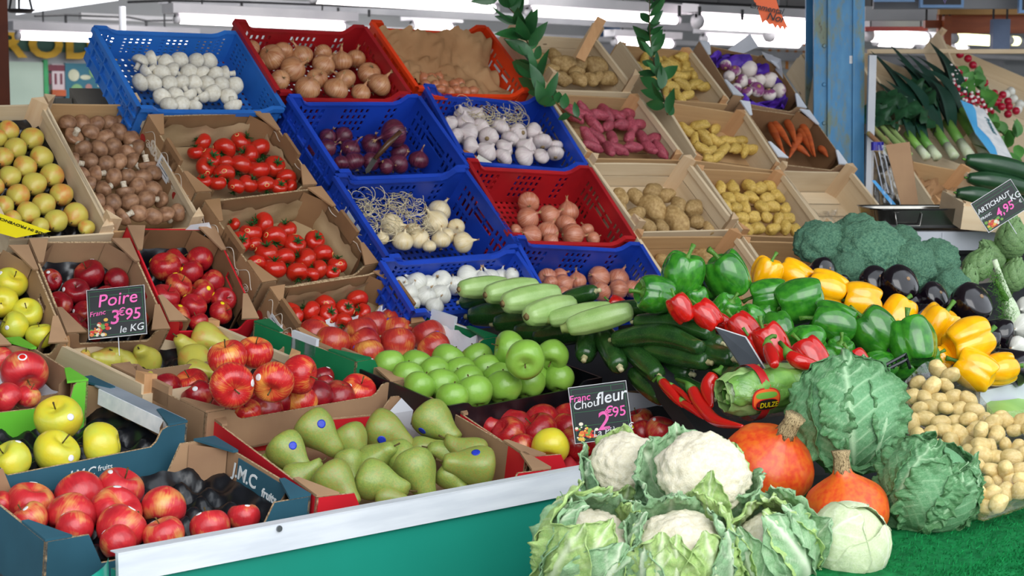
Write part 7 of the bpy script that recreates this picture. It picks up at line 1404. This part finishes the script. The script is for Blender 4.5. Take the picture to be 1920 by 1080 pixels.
# printed blue and white paper
c_ = [L2.pt(1800, 188, .1), L2.pt(1845, 205, .1), L2.pt(1880, 262, .08), L2.pt(1900, 300, .08), L2.pt(1858, 290, .09), L2.pt(1828, 250, .1)]; mid = sum(c_)/6
root = empty('printed_paper', Matrix.Translation(Vector([float(v) for v in mid])), 'blue and white printed paper hanging beside the radishes', 'paper'); b = MB(); b.add([v-mid for v in c_], [(0, 5, 4, 3, 2, 1)], WHITE_STK); b.add([v-mid+L2.n*.002 for v in (c_[0], c_[0]*.5+c_[1]*.5, c_[2]*.6+c_[5]*.4, c_[4]*.7+c_[3]*.3, c_[4], c_[5])], [(0, 5, 4, 3, 2, 1)], plain('sky_blue_print', '#5bb4e8', '#4aa5de', .5)); b.build('sheet', root)
U = c_[4]-c_[0]; U /= np.linalg.norm(U); V = np.cross(L2.n, U)
for k, s in enumerate(('les Sau', 'Primeur')): me = text_mesh(s, .035, plain('teal_ink', '#1f7a86', rough=.6), .1, 'lettering', .0003, .0006); o = put('lettering', me, root); o.matrix_local = mat4(U, V, L2.n, onplane(1834+24*k, 232+4*k, mid+L2.n*.004, L2.n)-mid)
# cardboard sheet, clear bag with blue band
def sheet(name, quad, D, m, label, cat, th=.004, dD=(0, 0, 0, 0)):
    q = [at(x, y, D+d) for (x, y), d in zip(quad, dD)]; mid = sum(q)/4; n = np.cross(q[1]-q[0], q[3]-q[0]); n /= np.linalg.norm(n); b = MB(); b.hexa([v-mid-n*th for v in q]+[v-mid for v in q], m); o = b.build(name, None); o.location = Vector([float(v) for v in mid]); return tag(o, label, cat)
sheet('cardboard_sheet', [(1660, 272), (1705, 266), (1722, 385), (1690, 388)], 5.75, KRAFT, 'upright piece of brown cardboard right of the clear bag', 'cardboard')
P = [[at(1634+(28+j*2.4)*u+6*v*0, 272+j*9, 5.8-.05*math.sin(PI*u)+.015*noise.noise(Vector((u*6, j*.4, 1)))*2) for u, v in [(i/16, 0) for i in range(17)]] for j in range(14)]; b = MB(); b.grid(np.array(P), CLEAR); 
root = empty('plastic_bag', None, 'crinkled clear plastic bag with a dark blue top beside the blue post', 'bag'); b.build('clear_film', root, True); b = MB(); b.grid(np.array([[at(1633+24*i/6, 266+j*8, 5.78-.02*math.sin(i)) for i in range(7)] for j in range(3)]), plain('blue_bag_top', '#2c2a9c', '#25238a', .4, 8)); b.build('blue_top', root, True)
b = MB(); b.grid(np.array([[at(1634+j*5.2+(7+j*.4)*i/3, 338+j*6.5, 5.76) for i in range(4)] for j in range(8)]), plain('bright_blue_strip', '#2d9be0', '#2790d4', .4)); b.build('blue_strip', root, True)
for k in range(9): b = MB(); x = 1638+k*4.5; b.grid(np.array([[at(x+j*1.6+i*2.2, 285+j*7, 5.79+.004*i) for i in range(2)] for j in range(12)]), plain('white_film', '#c3cad8', '#aeb6c6', .3, 12)) if k % 2 == 0 else None; (b.build('crease', root, True) if k % 2 == 0 else None)
# ================================================================ the hall around the stall
def bx_(name, a, c, m, parent=None): b = MB(); b.box(a, c, m); return b.build(name, parent)
GREYW = plain('painted_wall', '#aeb2b4', '#a2a6a9', .8, .8, spec=.2); CEIL = plain('ceiling_panel', '#b6b8bc', '#a6a8ad', .8, .7, spec=.2); CONC = plain('concrete_floor', '#6f6c68', '#5d5a57', .9, 1.5, spec=.2)
structure(bx_('floor', (-12, -12, -.05), (32, 18, 0), CONC)); structure(bx_('ceiling', (-6, 2.0, 2.95), (32, 15, 3.05), CEIL)); structure(bx_('wall_back', (-6, 13.15, 0), (32, 13.3, 3.0), GREYW)); structure(bx_('wall_right', (30, 1.2, 0), (30.15, 14, 3.0), GREYW))
HOUS = plain('lamp_housing', '#c6c6ca', '#b6b6bc', .5, 3); TUBE = emis('fluorescent_tube', '#fff2f4', 5.5); TUBEY = emis('yellowish_tube', '#fbf6a8', 4.0); CBL = plain('dark_cable', '#2b2d30', rough=.6)
def tube_lamp(x0, y0, x1, D, label, m=TUBE, r=.026, dirv=(1, 0, 0), hous=True):
    p = at(x0, y0, D); d = np.array(dirv, float); lo, hi = .1, 12
    for _ in range(40):
        t_ = (lo+hi)/2; lo, hi = (t_, hi) if proj(p+d*t_)[0] < x1 else (lo, t_)
    L = lo; s = np.cross(d, [0, 0, 1]); root = empty('tube_lamp', mat4(d, -s, (0, 0, 1), p), label, 'lamp', 'fluorescent tube lamps under the roof')
    b = MB(); b.tube([(.03, 0, 0), (L-.03, 0, 0)], r, m, 12); b.build('tube', root, True); b = MB(); b.tube([(0, 0, 0), (.03, 0, 0)], r*1.05, HOUS, 12); b.build('end_cap', root, True); b = MB(); b.tube([(L-.03, 0, 0), (L, 0, 0)], r*1.05, HOUS, 12); b.build('end_cap', root, True)
    if hous: b = MB(); b.box((-.05, -.07, r+.01), (L+.05, .07, r+.07), HOUS); b.box((0, -.01, r*.5), (.02, .01, r+.02), HOUS); b.box((L-.02, -.01, r*.5), (L, .01, r+.02), HOUS); b.build('housing', root)
    z = 2.95-p[2]
    for q in (.15, .85): b = MB(); b.tube([(L*q, 0, r+.06), (L*q, 0, z)], .006, CBL, 5); b.build('hanger', root)
    return root
tube_lamp(30, 67, 355, 11.5, 'long tube lamp at the far left above the green sign board')
tube_lamp(328, 36, 650, 10.5, 'tube lamp behind the dark red onion crate')
tube_lamp(583, -3, 932, 9.2, 'tube lamp cut by the top edge, above the orange crate')
tube_lamp(988, 22, 1272, 10, 'tube lamp between the two laurel branches')
tube_lamp(1305, 40, 1560, 10.5, 'thick tube lamp above the turnip box, behind the blue post', r=.045)
tube_lamp(1318, 73, 1500, 14.5, 'farther tube lamp just above the turnip box', r=.04); tube_lamp(1150, 78, 1262, 15, 'far dim tube lamp behind the tall laurel branch', r=.035); tube_lamp(770, 48, 850, 14, 'short far tube lamp above the orange crate', r=.03); tube_lamp(1440, 66, 1560, 12.5, 'tube lamp left of the blue post', r=.05)
tube_lamp(1626, 66, 1738, 11, 'pinkish tube lamp just right of the blue post', r=.04, hous=True); tube_lamp(1785, 72, 1865, 10.5, 'yellow tube lamp behind the blue-grey bracket', TUBEY, r=.034, hous=False); tube_lamp(1890, 76, 1912, 11.2, 'short stretch of yellow tube right of the bracket', TUBEY, r=.03, hous=False); tube_lamp(1725, 85, 1770, 14, 'far pinkish tube lamp above the leeks', r=.04); tube_lamp(1782, 90, 1810, 14, 'farther short tube lamp above the radishes', r=.04); tube_lamp(1640, 79, 1712, 13.5, 'second far pinkish lamp above the leeks', r=.03)
# long beams, cables and their hangers
def beam(name, x0, y0, L, D, h, m, label, cat='beam', w_=.05, dirv=(1, 0, 0)):
    p = at(x0, y0, D); root = empty(name, mat4(dirv, (-dirv[1], dirv[0], 0), (0, 0, 1), p), label, cat); b = MB(); b.box((0, -w_/2, -h/2), (L, w_/2, h/2), m); b.build('bar', root); return root
BEAM = plain('roof_beam', '#8d8f93', '#7f8186', .6, 3)
beam('roof_beam', -40, 46, 14, 13, .1, BEAM, 'grey roof beam running behind the tube lamps'); beam('roof_beam', 300, -2, 16, 12, .07, BEAM, 'upper grey roof beam at the top edge'); beam('roof_beam', 150, 30, 16, 13.6, .05, plain('pale_beam', '#c9cacd', '#babcc0', .6, 3), 'pale roof beam between two grey ones')
def cable(pts, label, r=.008, hang=()):
    P = [at(*p) for p in pts]; b = MB(); b.tube(P, r, CBL, 5)
    root = tag(b.build('cable', None), label, 'cable')
    for (x, y, D, dz_) in hang: p = at(x, y, D); b = MB(); b.tube([p, p-np.array([0, 0, dz_])], r*1.3, CBL, 5); b.build('cable_clip', root)
cable([(65, 30, 11.8), (120, 28, 12), (200, 31, 12.1), (240, 32, 12.2), (275, 39, 12.2), (330, 38, 12.3)], 'sagging dark cable at the upper left', hang=[(123, 30, 12, .06), (274, 38, 12.2, .06)])
cable([(240, 4, 10.6), (320, 1, 11), (460, 4, 11.4), (620, 10, 11.8), (760, 16, 12.2), (930, 12, 12.6)], 'dark cable running along the top edge', hang=[(318, 2, 11, .05), (453, 6, 11.4, .07), (634, 14, 11.8, .06), (692, 18, 12, .05)])
cable([(1200, -2, 9), (1320, 6, 9.4), (1450, 12, 9.8), (1560, 16, 10.2)], 'thick dark cable above the orange paper sign', r=.008, hang=[(1226, 6, 9, .06), (1274, 10, 9.2, .06), (1312, 12, 9.4, .05), (1392, 18, 9.6, .06)])
pl = at(229, 12, 8.5); pb = at(229, 74, 8.5); b = MB(); b.tube([pl, np.array([pb[0], pb[1], 0])], .017, plain('white_pole', '#cdd0d6', '#bcc0c8', .5, 5), 12); tag(b.build('white_pole', None, True), 'thin white pole behind the light blue crate', 'pole')
# awning and hanging pan at the upper left
P = [[at(30+i*24, 28-i*3.4-j*9, 8.2+j*.15) for i in range(9)] for j in range(5)]; b = MB(); b.grid(np.array(P), plain('white_canvas', '#c9cfd6', '#b9bfc8', .7, 3, bump=.2)); tag(b.build('canvas_awning', None, True), 'white canvas awning edge at the top left', 'awning')
pc = at(38, 24, 7.2); b = MB(); b.tube([(0, 0, 0), (0, 0, .012), (0, 0, .014)], [.045, .062, .064], BLACK_PL, 20); 
root = empty('hanging_scale', Matrix.Translation(Vector([float(v) for v in pc])), 'black hanging scale pan at the top left corner', 'scale'); b.build('pan', root, True); b = MB()
for a in (0, 2.1, 4.2): b.tube([(.055*math.cos(a), .055*math.sin(a), .012), (.03*math.cos(a), .03*math.sin(a), .12)], .005, BLACK_PL, 5)
b.tube([(0, 0, .115), (0, 0, .15)], [.05, .05], plain('copper_part', '#7a3f22', '#5c2e18', .5), 12); b.tube([(0, 0, .15), (0, 0, 1.0)], .004, BLACK_PL, 5); b.build('hanger', root)
pc = at(-2, 100, 7.0); b = MB(); b.box((pc[0]-.03, pc[1]-.03, 0), (pc[0]+.03, pc[1]+.03, 2.95), plain('brown_post_paint', '#7c3a1c', '#6a3018', .5, 5)); tag(b.build('brown_post', None), 'brown post at the left frame edge', 'post')
# green board with yellow letters
def wallplane(x, y, Y=13.1): return onplane(x, y, (0, Y, 0), np.array([0, 1.0, 0]))
def wallbox(name, x0, y0, x1, y1, Y, m, label, cat, th=.03, parent=None):
    p0, p1 = wallplane(x0, y0, Y), wallplane(x1, y1, Y); c = (p0+p1)/2; b = MB(); b.box((p0[0]-c[0], 0, p1[2]-c[2]), (p1[0]-c[0], th, p0[2]-c[2]), m); o = b.build(name, parent); o.location = Vector([float(v) for v in c]); return tag(o, label, cat) if label else o
sb = wallbox('sign_board', 14, 62, 400, 106, 13.1, plain('sign_green', '#2f5a4c', '#284f43', .5, 3), 'dark green sign board with big yellow letters at the upper left', 'sign')
pO = wallplane(86, 86, 13.08); pU = wallplane(150, 87, 13.08); pitch = pU[0]-pO[0]
for k, ch in enumerate('PRODUITS'):
    me = text_mesh(ch, .30, plain('sign_yellow', '#d6a91c', '#c99d18', .5), 0, 'lettering', .004, .012); o = put('lettering', me, sb); o.matrix_local = Matrix.Translation(Vector([float(v) for v in (pO+np.array([pitch*(k-2), 0, -.0]))-np.array(sb.location)])) @ Matrix.Rotation(PI/2, 4, 'X') @ Matrix.Diagonal((1.25, 1, 1, 1))
wallbox('wall_panel', 8, 115, 84, 235, 13.11, plain('mint_panel', '#a9bdb0', '#9eb3a6', .6, 2), 'pale mint wall panel below the green sign board', 'panel'); wallbox('wall_panel', 82, 112, 92, 200, 13.1, plain('green_stripe', '#2f9a5c', '#2a8e54', .5), 'narrow green panel strip at the far left', 'panel')
ps = wallbox('poster', 97, 120, 124, 178, 13.11, plain('pale_poster', '#cfc4c8', '#bfb4ba', .5, 3), 'pale poster with a dark red pattern beside the teal poster', 'poster')
b = MB()
for k in range(4): b.box((-.09+.05*k, -.004, -.04), (-.07+.05*k, -.002, .05), plain('wine_print', '#6e2a3c', rough=.5))
b.box((-.11, -.004, .07), (.11, -.002, .12), plain('wine_print', '')); b.build('dark_red_pattern', ps)
wallbox('orange_shelf', 98, 168, 124, 180, 13.08, plain('orange_paint', '#b8572a', '#a34c24', .5), 'small orange shelf edge under the pale poster', 'shelf'); 
tp = wallbox('poster', 122, 118, 236, 196, 13.1, plain('teal_poster', '#1f6478', '#1a5a6e', .5, 3), 'teal poster printed with pale vegetables behind the mushroom crates', 'poster')
b = MB()
def disc(px, py, rx, ry, m, o=.004):
    c = wallplane(px, py, 13.1)-np.array(tp.location); n = 16; b.add([(c[0]+rx*math.cos(2*PI*i/n), -o, c[2]+ry*math.sin(2*PI*i/n)) for i in range(n)], [tuple(range(n))], m)
VP_ = plain('poster_cream', '#c9cdb4', '#b4bca0', .6, 8); disc(138, 141, .05, .05, VP_); disc(160, 145, .05, .02, VP_); disc(175, 134, .04, .05, plain('poster_green', '#7fae7a', '#6a9c68', .6, 8)); disc(144, 172, .06, .065, plain('poster_green', '')); disc(166, 164, .03, .03, plain('poster_pink', '#c08a84')); b.build('printed_vegetables', tp)
b = MB()
for k in range(5): c = wallplane(205, 155+6*k, 13.1)-np.array(tp.location); b.box((c[0]-.08-.03*(k % 2), -.005, c[2]-.008), (c[0]+.1, -.003, c[2]+.008), VP_)
b.build('printed_lines', tp)
# blue far object, striped panel
wallbox('blue_bin', 1135, 45, 1163, 74, 12.96, plain('blue_bin', '#3f6a9c', '#38608e', .5), 'small blue box far behind the potato crate', 'box', .2)
st = wallbox('striped_panel', 1434, 66, 1545, 130, 13.1, plain('stripe_white', '#ddd6cc', '#cfc8be', .6), 'white panel with orange stripes behind the turnip box', 'panel'); b = MB(); w_ = (wallplane(1545, 66, 13.1)-wallplane(1434, 66, 13.1))[0]; h_ = (wallplane(1434, 66, 13.1)-wallplane(1434, 130, 13.1))[2]
for k in range(7): x = -w_/2+w_*(k+.4)/7; b.box((x, -.004, -h_/2), (x+w_*.045, -.001, h_/2), plain('stripe_orange', '#d9862c', '#cc7c26', .6))
b.build('orange_stripe', st)
# blue post
pb = at(1582, 300, 6.62); PB = NT('weathered_blue'); o_ = PB.obj(); n1 = PB.noise(PB.vecmul(o_, (9, 9, 3)), 1.0, 6, .7); n2 = PB.noise(PB.vecmul(o_, (40, 40, 14)), 1.0, 4); col = PB.mix(PB.ramp(n2, [(.3, (0, 0, 0)), (.7, (1, 1, 1))]), lin('#3a7fb0'), lin('#4a8dba')); col = PB.mix(PB.ramp(n1, [(.5, (0, 0, 0)), (.6, (1, 1, 1))]), col, lin('#72806c')); col = PB.mix(PB.ramp(n1, [(.63, (0, 0, 0)), (.68, (1, 1, 1))]), col, lin('#4e3b2c')); PB.fin(col, .45, .4); PBM = PB.m
W_ = 94*6.62/FPX; pt = at(1577, 0, 6.62); post = empty('blue_post', mat4(H_, K_, Zv, (pb[0], pb[1], 0)), 'weathered blue steel post between the potato crates and the leeks', 'post')
post.matrix_world = post.matrix_world @ Matrix.Rotation(math.radians(-.9), 4, 'Y')
bx_('flange', (-W_/2, -.02, -.05), (W_/2, .0, 3.02), PBM, post); bx_('web', (-W_*.22, .0, -.05), (-W_*.16, .16, 3.02), PBM, post); bx_('flange', (-W_/2, .16, -.05), (W_/2, .18, 3.02), PBM, post); bx_('rib', (-W_*.24, -.034, -.05), (-W_*.18, -.02, 3.02), PBM, post); bx_('rib', (W_*.26, -.030, -.05), (W_*.3, -.02, 3.02), PBM, post)
for z in (1.45, 1.6, 1.75, 1.9): b = MB(); b.tube([(-W_*.3, -.02, z), (-W_*.3, -.026, z)], [.009, .006], PBM, 10); b.build('rivet', post)
bx_('white_tape', (W_*.2, -.0215, 1.83), (W_*.27, -.0203, 1.86), WHITE_STK, post)
tag(bx_('white_pipe', (0, 0, 0), (.028, .028, 1.86), plain('white_pole', '')), 'white plastic strip standing along the right of the blue post', 'pipe').matrix_world = mat4(H_, K_, Zv, (at(1622, 200, 6.5)*np.array([1, 1, 0]))) @ Matrix.Rotation(math.radians(.4), 4, 'Y')
# orange paper sign
c = [at(1404, -14, 5.6), at(1452, -14, 5.6), at(1460, 18, 5.6), at(1478, 56, 5.6), at(1429, 42, 5.6), at(1420, 12, 5.6)]; mid = sum(c)/6; b = MB(); bot = [(1429, 44), (1436, 38), (1442, 46), (1449, 45), (1454, 54), (1458, 47), (1463, 56), (1467, 49), (1472, 57), (1474, 51), (1480, 57)]; v = [at(1404, -14, 5.6), at(1452, -14, 5.6), at(1461, 18, 5.6)]+[at(x, y, 5.6) for x, y in bot[::-1]]+[at(1420, 12, 5.6)]
b.add([q-mid for q in v]+[q-mid+K_*.0012 for q in v], [tuple(range(len(v)))[::-1], tuple(range(len(v), 2*len(v)))], plain('fluo_orange', '#ee6c3c', '#e46236', .6, 4)); o = b.build('orange_paper_sign', None); o.location = Vector([float(q) for q in mid]); tag(o, 'torn fluorescent orange paper sign hanging at the top', 'sign')
for s_, x, y, z in (('Emmental', 1438, 16, .028), ('Noi', 1453, 33, .035)): me = text_mesh(s_, z, CBL, .2, 'lettering', .0002, .0004); o2 = put('lettering', me, o); p = at(x, y, 5.59)-mid; o2.matrix_local = mat4(H_*.98-Zv*.2, Zv*.98+H_*.2, -K_, p)
b = MB(); b.tube([at(1428, -14, 5.6), at(1428, -14, 5.6)+Zv*1.0], .0015, CBL, 4); b.build('string', o).location = Vector([float(-q) for q in mid])
# right-hand counter top: grey fascia with blackboards, timber beams, bracket
def panel(name, x0, y0, x1, y1, D, m, label, cat, th=.03, yaw=0):
    c = at((x0+x1)/2, (y0+y1)/2, D); w_, h_ = (x1-x0)*D/FPX, (y1-y0)*D/FPX; mw = mat4(H_, K_, Zv, c) @ Matrix.Rotation(math.radians(yaw), 4, 'Z'); b = MB(); b.box((-w_/2, 0, -h_/2), (w_/2, th, h_/2), m); o = b.build(name, None, mw=mw)
    for q in (-.4, .4):
        if name not in ('wood_shelf_edge', 'blackboard'): b = MB(); b.tube([(w_*q, th/2, h_/2-.002), (w_*q, th/2, 2.95-c[2])], .006, CBL, 5); b.build('hanger', o)
    return tag(o, label, cat)
panel('grey_fascia', 1640, -60, 1960, 16, 8.2, plain('grey_fascia', '#85868a', '#797a7e', .5, 2), 'grey fascia panel at the top right carrying blackboards', 'panel', yaw=-2)
for (x0, x1, lb) in ((1640, 1716, 'blue-framed blackboard cut by the top edge, left of the larger one'), (1726, 1808, 'blue-framed blackboard with a pale scribble at the top edge'), (1912, 1990, 'blue-framed blackboard at the top right corner')):
    r_ = panel('blackboard', x0, -50, x1, (3 if x0 < 1700 else 14 if x0 < 1900 else 24), 8.0, plain('frame_blue', '#7fa6d6', '#7299c8', .5), lb, 'blackboard'); D_ = 8.0; w_ = (x1-x0)*D_/FPX; h_ = ((3 if x0 < 1700 else 14 if x0 < 1900 else 24)+50)*D_/FPX; b = MB(); b.box((-w_/2+.014, -.003, -h_/2+.014), (w_/2-.014, -.0005, h_/2-.014), plain('board_black', '#22232c', '#1a1b22', .5)); b.build('black_face', r_)
    b = MB(); b.tube([(0.0, -.005, -h_/2+.05), (.012, -.005, -h_/2+.02), (.02, -.005, -h_/2+.05)], .003, plain('lilac_chalk', '#b8a8e6', rough=.6), 5); b.build('chalk_mark', r_)
TIM = plain('orange_timber', '#a8552a', '#8f4522', .5, 5, (1, 1, 6)); TIM2 = plain('ochre_timber', '#b98a4c', '#a67a40', .5, 5)
panel('timber_fascia', 1760, 26, 1990, 62, 9.0, TIM, 'orange-brown timber fascia at the upper right', 'beam', .05); panel('timber_rail', 1762, 16, 1990, 27, 8.9, TIM2, 'ochre timber rail under the grey fascia', 'beam', .05); panel('timber_post', 1770, 30, 1784, 92, 8.9, TIM, 'short orange timber post in front of the yellow lamp', 'post', .05)
panel('timber_rail', 1735, 38, 1775, 52, 8.95, TIM, 'end of an orange timber rail left of the short post', 'beam', .05); panel('red_rail', 1622, 50, 1740, 58, 10.8, plain('red_rail', '#b8504c', '#a84642', .5), 'reddish rail above the pinkish lamp right of the post', 'beam', .05)
panel('steel_bracket', 1862, 36, 1894, 92, 8.6, plain('bracket_blue', '#60708e', '#546480', .5), 'blue-grey steel bracket between the yellow lamps', 'bracket', .06); panel('white_fascia', 1622, 12, 1760, 38, 9.4, plain('pale_beam', ''), 'white fascia board right of the blue post', 'beam', .05)
panel('wood_shelf_edge', 1630, 92, 1960, 100, 7.55, WX, 'pale shelf edge behind the leeks and radishes', 'shelf', .05)
